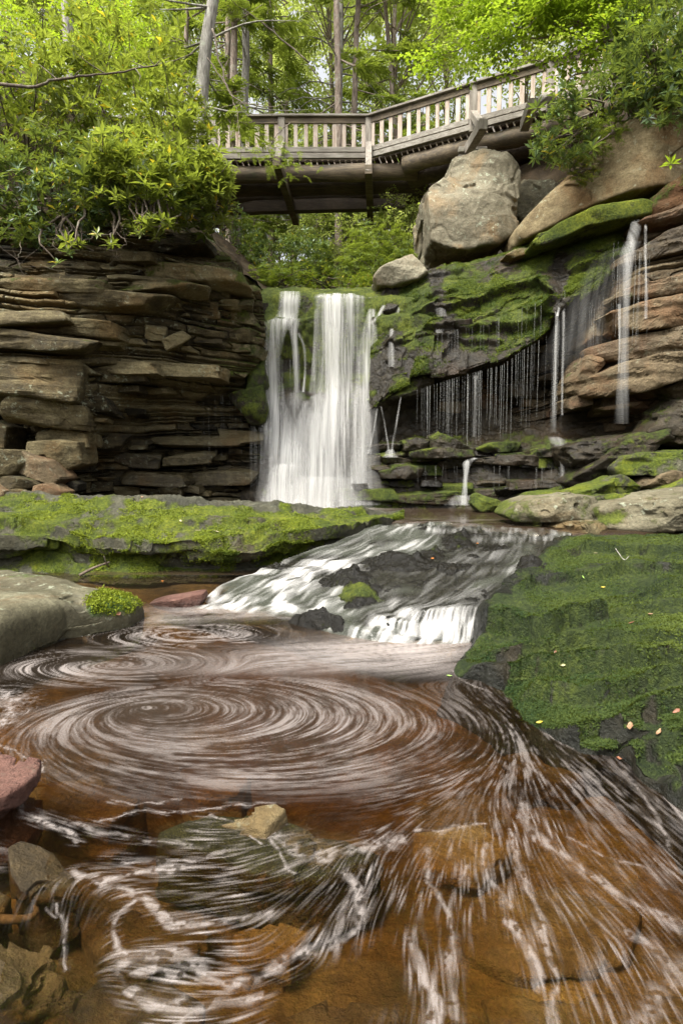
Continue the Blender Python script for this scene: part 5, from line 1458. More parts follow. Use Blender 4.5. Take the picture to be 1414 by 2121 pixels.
wf = empty('waterfall', P(660, 1050, 11.1), 'broad silky white main waterfall in the centre', 'waterfall')
for k, a in enumerate([
    dict(pts=[(600, 604, 12.5, 42), (600, 625, 12.25, 44), (594, 655, 12.15, 46), (578, 668, 11.85, 60), (566, 700, 11.75, 46), (562, 760, 11.7, 40), (568, 830, 11.65, 52), (585, 900, 11.4, 66), (600, 955, 11.05, 90), (598, 1050, 10.85, 100)], dens=.95),
    dict(pts=[(604, 660, 11.9, 40), (608, 690, 11.85, 18), (613, 740, 11.85, 15), (615, 812, 11.8, 14)], dens=.75, nu=10),
    dict(pts=[(618, 690, 11.95, 8), (630, 720, 12.0, 7), (632, 770, 12.0, 6), (628, 812, 11.85, 8)], dens=.7, nu=8),
    dict(pts=[(614, 812, 11.7, 34), (614, 840, 11.55, 52), (610, 880, 11.5, 52), (604, 930, 11.3, 44), (600, 965, 11.05, 46)], dens=.42, bulge=.25),
    dict(pts=[(634, 830, 11.75, 14), (624, 870, 11.6, 20), (612, 930, 11.35, 24), (610, 970, 11.1, 24)], dens=.7, nu=10),
    dict(pts=[(704, 610, 12.6, 100), (704, 622, 12.3, 100), (703, 660, 12.2, 98), (702, 740, 12.15, 96), (698, 800, 12.05, 96), (690, 840, 11.8, 108), (682, 900, 11.35, 112), (676, 960, 11.15, 120), (672, 1052, 10.85, 146)], dens=.9, nu=50),
    dict(pts=[(690, 614, 12.3, 50), (690, 700, 12.1, 44), (690, 800, 11.95, 50), (672, 880, 11.4, 80), (662, 960, 11.05, 90), (655, 1050, 10.8, 100)], dens=.7, nu=30, seed=3),
    dict(pts=[(650, 850, 11.65, 40), (646, 900, 11.4, 60), (640, 960, 11.1, 80), (632, 1050, 10.8, 110)], dens=.42, nu=30, seed=4, dtop=.2),
    dict(pts=[(770, 640, 12.25, 16), (764, 680, 12.1, 26), (758, 740, 12.05, 34), (752, 800, 11.9, 36), (748, 860, 11.65, 40), (742, 950, 11.3, 40), (738, 1045, 11.0, 50)], dens=.72, seed=5),
    dict(pts=[(796, 632, 12.2, 10), (780, 660, 12.1, 12), (768, 672, 12.1, 18)], dens=.7, nu=8, seed=6),
    dict(pts=[(776, 672, 12.1, 8), (780, 720, 12.05, 8), (778, 780, 11.9, 10), (768, 850, 11.7, 12), (764, 940, 11.4, 14)], dens=.4, nu=8, seed=7),
    dict(pts=[(760, 800, 11.8, 60), (752, 860, 11.6, 70), (745, 950, 11.25, 80), (740, 1040, 11.0, 90)], dens=.2, nu=24, seed=8, dtop=.1),
    dict(pts=[(596, 958, 11.0, 60), (594, 985, 10.85, 84), (596, 1015, 10.8, 104), (596, 1052, 10.75, 120)], dens=.8, bulge=.3, nu=30, seed=9, dtop=.05),
    dict(pts=[(660, 985, 10.85, 170), (658, 1025, 10.7, 215), (658, 1056, 10.5, 250)], dens=.42, nu=40, nv=24, seed=10, dtop=0, dbot=.5),
    dict(pts=[(600, 1000, 10.8, 100), (598, 1030, 10.6, 120), (596, 1054, 10.5, 140)], dens=.4, nu=30, nv=20, seed=30, dtop=0, dbot=.4),
    dict(pts=[(555, 880, 11.6, 16), (560, 920, 11.5, 14), (562, 980, 11.3, 16), (556, 1040, 11.1, 20)], dens=.45, nu=8, seed=11),
    dict(pts=[(548, 760, 11.65, 14), (550, 840, 11.55, 24), (560, 900, 11.45, 30), (575, 960, 11.2, 40)], dens=.5, nu=10, seed=12, dtop=.1),
    dict(pts=[(656, 815, 11.85, 22), (640, 850, 11.6, 36), (622, 900, 11.35, 46), (606, 960, 11.05, 50), (590, 1040, 10.85, 56)], dens=.42, nu=14, seed=21, dtop=.2),
    dict(pts=[(735, 790, 11.9, 30), (748, 840, 11.65, 46), (758, 900, 11.4, 50), (764, 980, 11.15, 56), (770, 1046, 10.95, 60)], dens=.28, nu=14, seed=22, dtop=.2),
    dict(pts=[(560, 700, 11.7, 18), (552, 760, 11.65, 20), (550, 830, 11.6, 26), (562, 900, 11.4, 44), (566, 980, 11.1, 60), (560, 1045, 10.9, 70)], dens=.42, nu=14, seed=23),
    dict(pts=[(655, 640, 12.4, 10), (652, 740, 12.35, 12), (645, 815, 12.0, 16)], dens=.45, nu=8, seed=13)]):
    strand('water_strand', parent=wf, **a)
V = np.stack(np.meshgrid(np.linspace(648, 790, 40), np.linspace(600, 616, 12)), -1)
Yg = np.interp(V[..., 1], [600, 616], [13.3, 12.35])
Q = P(V[..., 0], V[..., 1] + 1.5 * np.sin(V[..., 0] * .11), Yg)
build('water_lip', Q.reshape(-1, 3), gridf(12, 40), M_fall, wf, True, {'dens': .5 * sstep(648, 665, V[..., 0]) * sstep(790, 760, V[..., 0])}, np.stack([Q[..., 0], Q[..., 1]], -1).reshape(-1, 2))

tr = empty('waterfall', P(1285, 885, 9.9), 'tall thin waterfall dropping down the brown rock wall at right', 'waterfall')
for k, a in enumerate([
    dict(pts=[(1318, 452, 10.9, 16), (1313, 480, 10.4, 22), (1303, 520, 10.1, 20), (1298, 580, 9.85, 16), (1296, 640, 9.7, 15), (1292, 740, 9.6, 14), (1286, 878, 9.55, 26)], dens=.38, nu=12, dbot=.2),
    dict(pts=[(1310, 500, 10.2, 30), (1296, 540, 10.0, 30), (1292, 620, 9.8, 22), (1290, 760, 9.65, 24), (1286, 878, 9.55, 30)], dens=.28, nu=14, seed=2, dbot=.2),
    dict(pts=[(1335, 450, 10.7, 5), (1336, 520, 10.2, 6), (1337, 600, 10.0, 6), (1337, 660, 9.9, 7)], dens=.5, nu=6, seed=3),
    dict(pts=[(1298, 512, 10.1, 20), (1272, 530, 10.3, 60), (1240, 600, 10.6, 90), (1205, 680, 10.8, 110), (1170, 780, 11, 120)], dens=.20, nu=30, seed=4, dbot=0),
    dict(pts=[(1281, 630, 9.8, 8), (1282, 700, 9.7, 5), (1281, 770, 9.65, 4)], dens=.6, nu=6, seed=5),
    ]):
    strand('water_strand', parent=tr, **a)

tm = empty('waterfall', P(1146, 900, 10.6), 'slender stream falling from the mossy lip right of centre', 'waterfall')
for k, a in enumerate([
    dict(pts=[(1150, 622, 11.0, 14), (1153, 650, 10.85, 9), (1150, 720, 10.75, 9), (1147, 800, 10.7, 9), (1145, 895, 10.65, 14)], dens=.45, nu=8, dbot=.3),
    dict(pts=[(1166, 618, 10.95, 7), (1165, 700, 10.8, 5), (1163, 860, 10.7, 5)], dens=.4, nu=6, seed=2),
    dict(pts=[(1160, 620, 10.95, 5), (1156, 640, 10.85, 5), (1153, 655, 10.8, 6)], dens=.7, nu=6, seed=3),
    dict(pts=[(1146, 905, 10.6, 24), (1155, 915, 10.5, 36), (1164, 940, 10.4, 14), (1164, 1012, 10.2, 14)], dens=.3, nu=10, seed=4)]):
    strand('water_strand', parent=tm, **a)
tv = empty('waterfall', P(808, 945, 11.2), 'pair of fine trickles meeting in a V beside the main waterfall', 'waterfall')
for k, a in enumerate([
    dict(pts=[(789, 842, 11.4, 4), (798, 890, 11.3, 4), (807, 944, 11.2, 6)], dens=.45, nu=6), dict(pts=[(830, 822, 11.4, 4), (820, 880, 11.3, 5), (809, 944, 11.2, 7)], dens=.45, nu=6, seed=2),
    dict(pts=[(781, 846, 11.4, 4), (772, 900, 11.3, 4), (762, 940, 11.2, 5)], dens=.5, nu=6, seed=3), dict(pts=[(808, 930, 11.2, 14), (808, 942, 11.15, 28), (808, 948, 11.1, 40)], dens=.55, nu=12, nv=12, seed=4, dtop=.1, dbot=.1)]):
    strand('water_strand', parent=tv, **a)
tl_ = empty('waterfall', P(960, 1045, 10.5), 'short fall over the low mossy ledges into the upper pool', 'waterfall')
for k, a in enumerate([
    dict(pts=[(985, 948, 10.9, 16), (968, 958, 10.75, 20), (964, 985, 10.65, 11), (960, 1045, 10.5, 16)], dens=.5, nu=10),
    dict(pts=[(960, 1025, 10.55, 40), (958, 1046, 10.4, 80)], dens=.4, nu=16, nv=12, seed=3, dtop=.1)]):
    strand('water_strand', parent=tl_, **a)
for pts, lab in [([(838, 612, 12.2, 10), (826, 640, 12.1, 8), (812, 680, 11.9, 10), (810, 760, 11.6, 16)], 'thin white rill sliding down the moss close to the main waterfall'),
                 ([(930, 560, 12.3, 16), (905, 610, 12.05, 26), (915, 660, 11.75, 20), (908, 690, 11.6, 16)], 'pale rill spread over the mossy slope below the tall boulder'),
                 ([(985, 778, 11.2, 12), (984, 790, 11.15, 8), (983, 830, 11.1, 6), (982, 905, 11.05, 9)], 'single bright thread falling from the lip above the low ledges')]:
    o = empty('waterfall', P(pts[-1][0], pts[-1][1], pts[-1][2]), lab, 'trickle')
    if pts[0][1] < 700:
        pts = catmull(np.array(pts, float), 30); e = []
        for p_ in pts:
            q = np.argmin((slopeU - p_[0]) ** 2 + (slopeV - p_[1]) ** 2); e.append(slopeG[:290].reshape(-1, 3)[q, 1] - .05)
        pts[:, 2] = np.convolve(np.pad(np.minimum.accumulate(np.array(e)), 2, 'edge'), np.ones(5) / 5, 'valid')
    strand('water_strand', pts, .36, o, nu=12, bulge=.05)

# strings of drops under the overhung lips
mb = MB()
g = np.random.default_rng(4)


def drip(u, v0, v1, Y, r):
    a = P(u, v0, Y); b = np.array([a[0] + g.normal(0, .01), a[1] - .02, P(u, v1, Y)[2]])
    m = (a + b) / 2
    r *= .7; V, Fc = tube([a, m, b], [r, r * .8, r * .5], 3, False)
    mb.add(V, Fc, dens=g.uniform(.04, .22) * (1.7 if g.random() < .12 else 1))


for k in range(62):
    u = g.uniform(862, 1062) if k % 3 == 0 else float(np.clip(g.normal(g.choice([880, 905, 930, 968, 985, 1040]), 9), 860, 1064)); v0 = np.interp(u, [855, 950, 1040, 1065], [806, 776, 752, 735]) + 4
    drip(u, v0, g.uniform(860, 930), float(np.interp(u, [860, 1060], [11.45, 11.1])), g.uniform(.003, .006))
for k in range(26):
    u = g.uniform(1062, 1180); v0 = np.interp(u, [1060, 1115, 1180], [735, 702, 640]) + 4
    drip(u, v0, g.uniform(800, 900), float(np.interp(u, [1060, 1180], [11.1, 10.95])), g.uniform(.003, .0055))
for k in range(30):
    u = g.uniform(905, 1170); drip(u, np.interp(u, [905, 1000, 1170], [690, 672, 600]), np.interp(u, [905, 1000, 1170], [745, 735, 680]), 10.9, .003)
for k in range(14): drip(g.uniform(1200, 1270), g.uniform(610, 640), g.uniform(760, 860), 10.8, .003)
for k in range(22): drip(g.uniform(1262, 1345), g.uniform(500, 560), g.uniform(620, 720), 10.0, .003)
for k in range(26): drip(g.uniform(515, 552), g.uniform(880, 900), g.uniform(980, 1025), 11.35, .003)
for k in range(10): drip(g.uniform(420, 520), g.uniform(800, 830), g.uniform(900, 980), 11.2, .0025)
for k in range(14): drip(g.uniform(580, 625), 745, 812, 11.8, .003)
for k in range(22): drip(g.uniform(1090, 1250), 968, g.uniform(990, 1015), 10.35, .003)
for k in range(14): drip(g.uniform(860, 1060), 965, g.uniform(990, 1030), 10.7, .003)
t = NT('drip_water')
tw = t.n('MixShader', ins={0: t.attr('dens'), 1: t.n('BsdfTransparent'), 2: t.n('BsdfDiffuse', ins={'Color': (.6, .6, .57)})})
o = mb.build('drip_curtain', t.done(tw))
tag(o, 'curtain of fine dripping water threads hanging under the mossy overhangs', 'dripping water', kind='stuff')
# ================================================================== footbridge
M_wood = wood_mat('weathered_grey_wood', (.07, .058, .045), (.19, .165, .13), (.33, .30, .26), along=(9, 9, 1.2))
M_woodh = wood_mat('weathered_rail_wood', (.06, .05, .038), (.165, .145, .115), (.30, .28, .24), along=(1.2, 9, 12), moss=.35)
M_pale = wood_mat('pale_baluster_wood', (.16, .10, .065), (.34, .275, .215), (.48, .44, .385), along=(9, 9, 1.0))
M_shade = wood_mat('shade_dark_wood', (.022, .016, .011), (.06, .042, .028), (.11, .08, .055), along=(1.0, 9, 9), moss=.2)  # shade under the bridge put into this darker wood colour
M_log = wood_mat('log_wood', (.02, .015, .01), (.085, .062, .036), (.19, .145, .085), along=(.8, 6, 7), moss=.3)

ZR = float(P(763, 245, 17.0)[2])
ZB = float(P(763, 330, 17.0)[2])
pA = [(-9.0, 17.2), (float(P(440, 245, 17.0)[0]), 17.05), (float(P(583, 245, 17.0)[0]), 17.0), (float(P(763, 245, 17.0)[0]), 17.0),
      (float(P(980, 180, 15.6)[0]), 15.6), (float(P(1140, 134, 14.75)[0]), 14.75), (float(P(1262, 84, 14.0)[0]), 14.0), (float(P(1400, 10, 13.2)[0]), 13.2)]
line = np.array(pA)
DW = 2.05


def offs(line, d):
    T = np.gradient(line, axis=0)
    seg = np.diff(line, axis=0); seg /= np.linalg.norm(seg, axis=1)[:, None]
    nrm = np.stack([-seg[:, 1], seg[:, 0]], 1)
    out = []
    for k in range(len(line)):
        a = nrm[max(k - 1, 0)]; b = nrm[min(k, len(nrm) - 1)]
        m = (a + b); m /= np.linalg.norm(m); out.append(line[k] + m * d / max(m @ a, .5))
    return np.array(out)


br = empty('footbridge', (float(line[3, 0]), 17.0, ZB), 'weathered wooden footbridge with slatted railings bending above the falls', 'footbridge')
p3d = lambda p, z: np.array([p[0], p[1], z])
back = offs(line, DW)
for side, L in ((0, line), (1, back)):
    for k in range(len(L)):
        a = p3d(L[k], ZB - .05); b = p3d(L[k], ZR + .03)
        V, Fc = bar(a, b, .19, .15, up=(0, 1, 0.02))
        build('post', V, Fc, M_wood, br, False)
    for k in range(len(L) - 1):
        a, b = L[k], L[k + 1]; e = (b - a) / np.linalg.norm(b - a); nr = np.array([-e[1], e[0]])
        ln = np.linalg.norm(b - a)
        V, Fc = bar(p3d(a - e * .02, ZR + .035), p3d(b + e * .02, ZR + .035), .24, .06); build('handrail', V, Fc, M_woodh, br, False)
        V, Fc = bar(p3d(a + e * .1 - nr * .02, ZR - .08), p3d(b - e * .1 - nr * .02, ZR - .08), .05, .15); build('rail', V, Fc, M_log, br, False)
        V, Fc = bar(p3d(a + e * .1 - nr * .03, ZB + .24), p3d(b - e * .1 - nr * .03, ZB + .24), .06, .14); build('rail', V, Fc, M_woodh, br, False)
        V, Fc = bar(p3d(a + e * .02 - nr * .05, ZB + .06), p3d(b - e * .02 - nr * .05, ZB + .06), .09, .14); build('deck_edge', V, Fc, M_woodh, br, False)
        nb = int(round(ln / .262))
        if side == 1 and k == 0: continue
        for j in range(nb):
            q = a + e * (ln * (j + .5) / nb) + e * random.uniform(-.012, .012)
            V, Fc = bar(p3d(q, ZB + .10 if j % 2 == 0 else ZB + .13), p3d(q, ZR - .02), random.uniform(.105, .135), random.uniform(.03, .04), up=tuple(nr) + (.01,))
            build('baluster', V, Fc, M_pale, br, False)
# deck planks in one part per span
for k in range(len(line) - 1):
    mb = MB(); a, b = line[k], line[k + 1]; a2, b2 = back[k], back[k + 1]
    n = int(np.linalg.norm(b - a) / .16)
    for j in range(n):
        t0 = (j + .5) / n
        p = a + (b - a) * t0; q = a2 + (b2 - a2) * t0; e = (q - p) / np.linalg.norm(q - p)
        V, Fc = bar(p3d(p - e * .0, ZB - .04), p3d(q + e * .1, ZB - .04), .125, .05); mb.add(V, Fc)
    mb.build('deck', M_shade, br, False)
# log girders
def girder(pts, r, mat):
    pts = catmull(np.array(pts), 24)
    V, Fc = tube(pts, r * (1 + .06 * np.sin(np.arange(24) * 1.7)), 16)
    V = V + .02 * fbm(V * 2.5, 3, 9)[:, None]
    build('log_girder', V, Fc, mat, br)


ZL = ZB - .30
for d, r, m in ((.22, .23, M_log), (1.0, .25, M_shade), (1.75, .27, M_shade)):
    L = offs(line, d)
    girder([p3d(L[0], ZL), p3d((L[0] + L[2]) / 2, ZL), p3d(L[2], ZL), p3d(L[3] + (L[4] - L[3]) * .5 + np.array([0, .5]), ZL - .02)], r, m)
    girder([p3d(L[3] + (L[4] - L[3]) * .35, ZL), p3d(L[4], ZL + .02), p3d(L[5], ZL), p3d(L[7], ZL)], r, m if d < .5 else M_shade)
V, Fc = bar(p3d(line[0] + np.array([0, 1.9]), ZL - .30), p3d(line[3] + np.array([1.2, 1.4]), ZL - .30), .25, .34); build('lower_beam', V, Fc, M_shade, br, False)
# outrigger cross beams with their diagonal braces
ZC = ZL - .36
for (u0, v0), k, far in (((572, 333), 2, (613, 459)), ((763, 350), 3, (767, 459)), ((1001, 256), 4, (958, 330)), ((1103, 214), 5, (1085, 262))):
    a = PZ(u0, v0, ZC); b = PZ(far[0], far[1], ZC)
    V, Fc = bar(a, b, .20, .24); build('cross_beam', V, Fc, M_log if k < 4 else M_wood, br, False)
    c = p3d(line[k] + np.array([0, -.1]), ZB + .35)
    V, Fc = bar(a + np.array([0, .06, -.08]), c, .17, .17, up=(1, 0, 0)); build('brace', V, Fc, M_wood, br, False)

# timber crib between the boulder and the girders
cr = empty('timber_crib', P(975, 345, 15.5), 'stack of short timbers packed between the tall boulder and the bridge', 'timber stack')
for k in range(5):
    z = P(975, 348, 15.5)[2] + .01 + k * .085
    for j in (0, 1):
        if k % 2 == 0: a, b = P(948, 345, 15.3 + j * .6), P(1006, 345, 15.3 + j * .6)
        else: a, b = P(954 + j * 42, 345, 15.15), P(954 + j * 42, 345, 16.1)
        a = a.copy(); b = b.copy(); a[2] = b[2] = z
        V, Fc = bar(a, b, .16, .078); build('timber', V, Fc, M_woodh, cr, False)
# ================================================================== foliage
def leaf(L, W, fold=.18, droop=.15):
    V = np.array([[0, 0, 0], [W / 2, .5 * L, 0.0], [0, .5 * L, -fold * W], [-W / 2, .5 * L, 0.0], [0, L, -droop * L]])
    return V, np.array([[0, 1, 2], [0, 2, 3], [1, 4, 2], [2, 4, 3]])


def compose(items):
    """items: (V, F, M 3x3, t 3, tint offset) -> template V, F, leaf index"""
    Vs, Fs, Ls, n = [], [], [], 0
    for k, (V, Fc, M, t) in enumerate(items):
        Vs.append(V @ M.T + t); Fs.append(Fc + n); Ls.append(np.full(len(V), k)); n += len(V)
    return np.concatenate(Vs), np.concatenate(Fs), np.concatenate(Ls)


def whorl(n=8, L=.13, W=.036, seed=0):
    g = np.random.default_rng(seed); it = []
    for k in range(n):
        a = k * 2.399 + g.normal(0, .15); el = g.uniform(-.35, .65) if k < n - 2 else g.uniform(.7, 1.1)
        s = g.uniform(.75, 1.1)
        V, Fc = leaf(L * s, W * s, .2, g.uniform(.05, .25))
        it.append((V, Fc, rot(a, el), np.array([0, 0, .004 * k])))
    return compose(it)


def spray(n=14, L=.5, lf=.085, seed=0, flat=.25):
    """flat branchlet with alternate broad leaves"""
    g = np.random.default_rng(seed); it = []
    for k in range(n):
        f = (k + 1) / n; sd_ = 1 if k % 2 else -1
        s = lf * g.uniform(.7, 1.2)
        V, Fc = leaf(s, s * .72, .1, .15)
        base = np.array([sd_ * g.uniform(.0, .22) * L * (1.15 - f), f * L, g.normal(0, .03)])
        it.append((V, Fc, rot(-sd_ * g.uniform(.4, 1.4), g.normal(-.15, flat), g.normal(0, flat)), base))
    return compose(it)


def frond(L=.6, nn=11, w=.022, seed=0):
    """flat hemlock branchlet: side twigs clothed in needles"""
    g = np.random.default_rng(seed); it = []
    for k in range(nn):
        f = (k + .5) / nn
        for sd_ in (1, -1):
            l = L * .48 * (1 - f * .75) * g.uniform(.7, 1.15)
            V, Fc = leaf(l, w * g.uniform(.8, 1.3), .2, .12)
            it.append((V, Fc, rot(-sd_ * g.uniform(.7, 1.1), g.normal(-.1, .15), g.normal(0, .3)), np.array([0, f * L, -.18 * L * f * f])))
    V, Fc = leaf(L, w, .2, .2); it.append((V, Fc, np.eye(3), np.zeros(3)))
    return compose(it)


def rmats(yaw, pitch, roll):
    cy, sy, cx, sx, cr, sr = np.cos(yaw), np.sin(yaw), np.cos(pitch), np.sin(pitch), np.cos(roll), np.sin(roll)
    z = np.zeros_like(cy); o = z + 1
    A = np.stack([np.stack([cy, -sy, z], -1), np.stack([sy, cy, z], -1), np.stack([z, z, o], -1)], -2)
    B = np.stack([np.stack([o, z, z], -1), np.stack([z, cx, -sx], -1), np.stack([z, sx, cx], -1)], -2)
    C = np.stack([np.stack([cr, z, sr], -1), np.stack([z, o, z], -1), np.stack([-sr, z, cr], -1)], -2)
    return A @ B @ C


def scatter(mb, tpl, pos, M, sc, tint, g, old=.02, leafvar=.18):
    V, Fc, li = tpl
    N = len(pos)
    W = np.einsum('nij,tj->nti', M, V) * np.asarray(sc)[:, None, None] + pos[:, None]
    nl = li.max() + 1
    lt = np.clip(np.asarray(tint)[:, None] + g.normal(0, leafvar, (N, nl)), 0, .88)
    lt = np.where(g.random((N, nl)) < old, 1.0, lt)
    T = lt[:, li]
    Fa = (Fc[None] + (np.arange(N) * len(V))[:, None, None]).reshape(-1, 3)
    mb.add(W.reshape(-1, 3), Fa, tint=T.ravel())


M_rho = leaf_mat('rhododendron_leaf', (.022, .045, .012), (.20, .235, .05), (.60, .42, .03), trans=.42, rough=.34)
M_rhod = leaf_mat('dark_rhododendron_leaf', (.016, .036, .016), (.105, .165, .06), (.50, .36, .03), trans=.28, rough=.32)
M_maple = leaf_mat('maple_leaf', (.09, .16, .012), (.27, .40, .03), (.45, .30, .03), trans=.55, rough=.5, spec=.25)
M_lime = leaf_mat('sunlit_leaf', (.24, .30, .07), (.60, .64, .26), (.55, .5, .1), trans=.6, rough=.6, spec=.2)  # leaf colour paled to carry the haze and glare of the background
M_hem = leaf_mat('hemlock_needles', (.035, .065, .014), (.20, .26, .05), (.26, .27, .06), trans=.40, rough=.6, spec=.2)
M_fern = leaf_mat('fern_leaf', (.022, .045, .010), (.12, .17, .026), (.35, .28, .04), trans=.4, rough=.6, spec=.2)


def bark_mat(name, a, b, c, lich=.4):
    t = NT(name)
    n = t.noise(t.coord('Object', (7, 7, 1.6)), 2.2, 7, .7, .4)
    base = t.ramp(n, [(.33, a), (.5, b), (.68, c)])
    base = t.mix(t.math('MULTIPLY', t.mapr(t.noise(t.coord('Object'), 5, 5, .7), .54, .66), lich), base, (.36, .39, .30))
    bm = t.n('Bump', ins={'Strength': .8, 'Distance': .03, 'Height': n})
    return t.done(t.n('BsdfPrincipled', ins={'Base Color': base, 'Roughness': .9, 'Normal': bm}))


M_bark = bark_mat('brown_bark', (.065, .05, .037), (.19, .145, .11), (.32, .26, .21), .35)  # bark colour lightened in place of haze over the distant trunks
M_gbark = bark_mat('grey_lichened_bark', (.07, .062, .05), (.21, .195, .165), (.36, .34, .30), .5)
M_twig = bark_mat('twig_bark', (.03, .022, .014), (.085, .062, .042), (.17, .135, .10), .2)


def ellip(g, n, surf=.55):
    d = g.normal(0, 1, (n, 3)); d /= np.linalg.norm(d, axis=1)[:, None]
    r = g.random(n) ** (1 / 3 * (1 - surf) + .02)
    return d, r


def stem_net(mb, g, base, tips, r0=.03, sag=.25, n=7):
    for tp in tips:
        mid = (base + tp) / 2 + np.array([g.normal(0, .15), g.normal(0, .15), -sag * g.random() * np.linalg.norm(tp - base) * .5])
        c = catmull(np.array([base, mid, tp]), n)
        c[1:-1] += g.normal(0, .025, (n - 2, 3))
        V, Fc = tube(c, np.linspace(r0, .006, n), 5, False); mb.add(V, Fc)


WH = [whorl(9, .15, .048, s) for s in range(4)]
WHN = [whorl(9, .17, .052, s + 9) for s in range(3)]
SP = [spray(14, .5, .10, s) for s in range(3)]
SPB = [spray(16, .75, .16, s + 5) for s in range(3)]
FR = [frond(.6, 11, .030, s) for s in range(3)]
FRB = [frond(1.0, 12, .06, s + 4) for s in range(3)]


def shrub(u, v, ru, rv, Y, rY, n, label, mat, seed, tpls, sc=1.0, base=None, tint=(.25, .75), name='rhododendron', cat='shrub', group=None, old=.02, stems=26, clump=1.0, droop=0.0, surf=.5):
    g = np.random.default_rng(seed)
    c = P(u, v, Y); k = Y / F * 1.05
    d, r = ellip(g, n, surf)
    # uneven outline: radius swells and shrinks with direction, clumps thinned by noise
    rad = 1 + .6 * fbm(d * 2.0 + seed, 3, seed)
    pos = c + d * (r * rad)[:, None] * np.array([ru * k, rY, rv * k])
    keep = fbm(pos * 1.1, 3, seed + 2) > -.2 * clump - .1
    keep &= (vn(pos * 2.3, seed + 5) > -.45 * clump) | (g.random(n) < .35)
    pos = pos[keep]; d = d[keep]; r = r[keep]; m = len(pos)
    t = tint[0] + (tint[1] - tint[0]) * np.clip(.5 + .9 * fbm(pos * .9, 3, seed + 7), 0, 1)
    b = P(*base) if base is not None else c + np.array([0, rY * .7, -rv * k * .7])
    o = empty(name, b, label, cat, group)
    mb = MB()
    yaw = g.uniform(0, 6.28, m)
    tiltd = .5
    M = rmats(yaw, g.normal(0, .35, m) - 0, g.normal(0, .35, m))
    # lean whorls outwards a little
    for q in range(len(tpls)):
        s_ = np.arange(m) % len(tpls) == q
        scatter(mb, tpls[q], pos[s_], M[s_], sc * g.uniform(.5, 1.25, s_.sum()), np.clip(t[s_] + g.normal(0, .16, s_.sum()), 0, .88), g, old)
    mb.build('foliage', mat, o, False)
    ms = MB()
    pick = g.choice(m, min(stems, m), replace=False)
    stem_net(ms, g, b, pos[pick], .028, .2)
    ms.build('stems', M_twig, o)
    return o


RG = 'rhododendrons over the left cliff'
shrub(70, 250, 215, 150, 11.2, 1.3, 800, 'tall yellow green rhododendron at the left edge high on the bank', M_rho, 1, WH, 1.35, (60, 420, 12.2), (.45, .85), group=RG, old=.025)
shrub(-150, 260, 200, 170, 11.4, 1.3, 620, 'rhododendron spilling in from beyond the left edge of the view', M_rho, 8, WH, 1.3, (-150, 420, 12.4), (.35, .85), group=RG)
shrub(235, 190, 150, 130, 11.8, 1.3, 430, 'airy rhododendron with pale tips left of the grey trunk', M_rho, 2, WH, 1.3, (280, 400, 12.6), (.5, .88), group=RG, old=.03)
shrub(355, 305, 78, 105, 10.6, .8, 330, 'bushy light green rhododendron beside the bridge end', M_rho, 3, WH, 1.2, (380, 440, 11.6), (.5, .88), group=RG)
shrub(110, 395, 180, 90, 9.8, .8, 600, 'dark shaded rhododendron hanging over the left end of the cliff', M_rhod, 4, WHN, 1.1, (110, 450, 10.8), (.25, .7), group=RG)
shrub(300, 390, 150, 80, 9.5, .8, 560, 'thick rhododendron drooping over the middle of the left cliff', M_rho, 5, WHN, 1.1, (300, 450, 10.9), (.2, .7), group=RG)
shrub(430, 392, 58, 58, 9.8, .5, 200, 'rhododendron branch reaching out under the bridge end', M_rho, 6, WHN, .95, (420, 470, 11.2), (.5, .9), group=RG)
shrub(120, 90, 190, 90, 13, 1.5, 620, 'fine leaved sapling crown at the upper left corner', M_hem if False else M_maple, 7, SP, .9, (100, 380, 14), (.3, .7), name='sapling', cat='sapling', group=None)
for q, (u, v, ru, rv, n, lab) in enumerate([(120, 535, 34, 18, 16, 'low dark rhododendron sprig dangling furthest down the left cliff'), (170, 508, 42, 16, 26, 'bright rhododendron sprig hanging on the left cliff'),
                                            (215, 498, 24, 16, 12, 'small rhododendron sprig right of the bright hanging sprig'), (345, 485, 22, 20, 14, 'upright rhododendron tuft on the cliff rim'),
                                            (300, 478, 26, 18, 14, 'loose rhododendron sprig left of the upright tuft')]):
    shrub(u, v, ru, rv, 9.0, .22, n, lab, M_rhod if q == 0 else M_rho, 30 + q, WHN, .95, (u + 10, v - 90, 9.9), (.45, .85), stems=12, clump=0, name='rhododendron_sprig', cat='shrub', group='sprigs hanging on the left cliff', old=.03, surf=.2)

RR = 'rhododendrons on the right bank'
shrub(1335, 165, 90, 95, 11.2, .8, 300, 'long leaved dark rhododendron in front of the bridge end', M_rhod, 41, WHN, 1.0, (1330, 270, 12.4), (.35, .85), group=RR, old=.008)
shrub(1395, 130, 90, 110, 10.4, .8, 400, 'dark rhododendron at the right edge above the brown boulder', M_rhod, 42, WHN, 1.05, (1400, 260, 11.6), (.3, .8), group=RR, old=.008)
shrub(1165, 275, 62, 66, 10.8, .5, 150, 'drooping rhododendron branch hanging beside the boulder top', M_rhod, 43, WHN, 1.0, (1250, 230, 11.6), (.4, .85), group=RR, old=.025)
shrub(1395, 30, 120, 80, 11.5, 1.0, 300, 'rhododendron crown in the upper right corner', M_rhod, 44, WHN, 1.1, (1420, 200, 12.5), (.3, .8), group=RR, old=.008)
shrub(1408, 320, 30, 22, 9.6, .2, 16, 'single bright leafy sprig at the right edge over the boulder', M_maple, 45, WHN, 1.0, (1450, 290, 10), (.6, .8), stems=6, clump=0, group=None, name='leafy_sprig', surf=.2)
shrub(1235, 285, 52, 34, 11.3, .4, 420, 'fine ferny tuft growing on the crest of the brown boulder', M_fern, 46, FR, .35, (1240, 300, 11.7), (.2, .8), name='fern', cat='fern', stems=8)
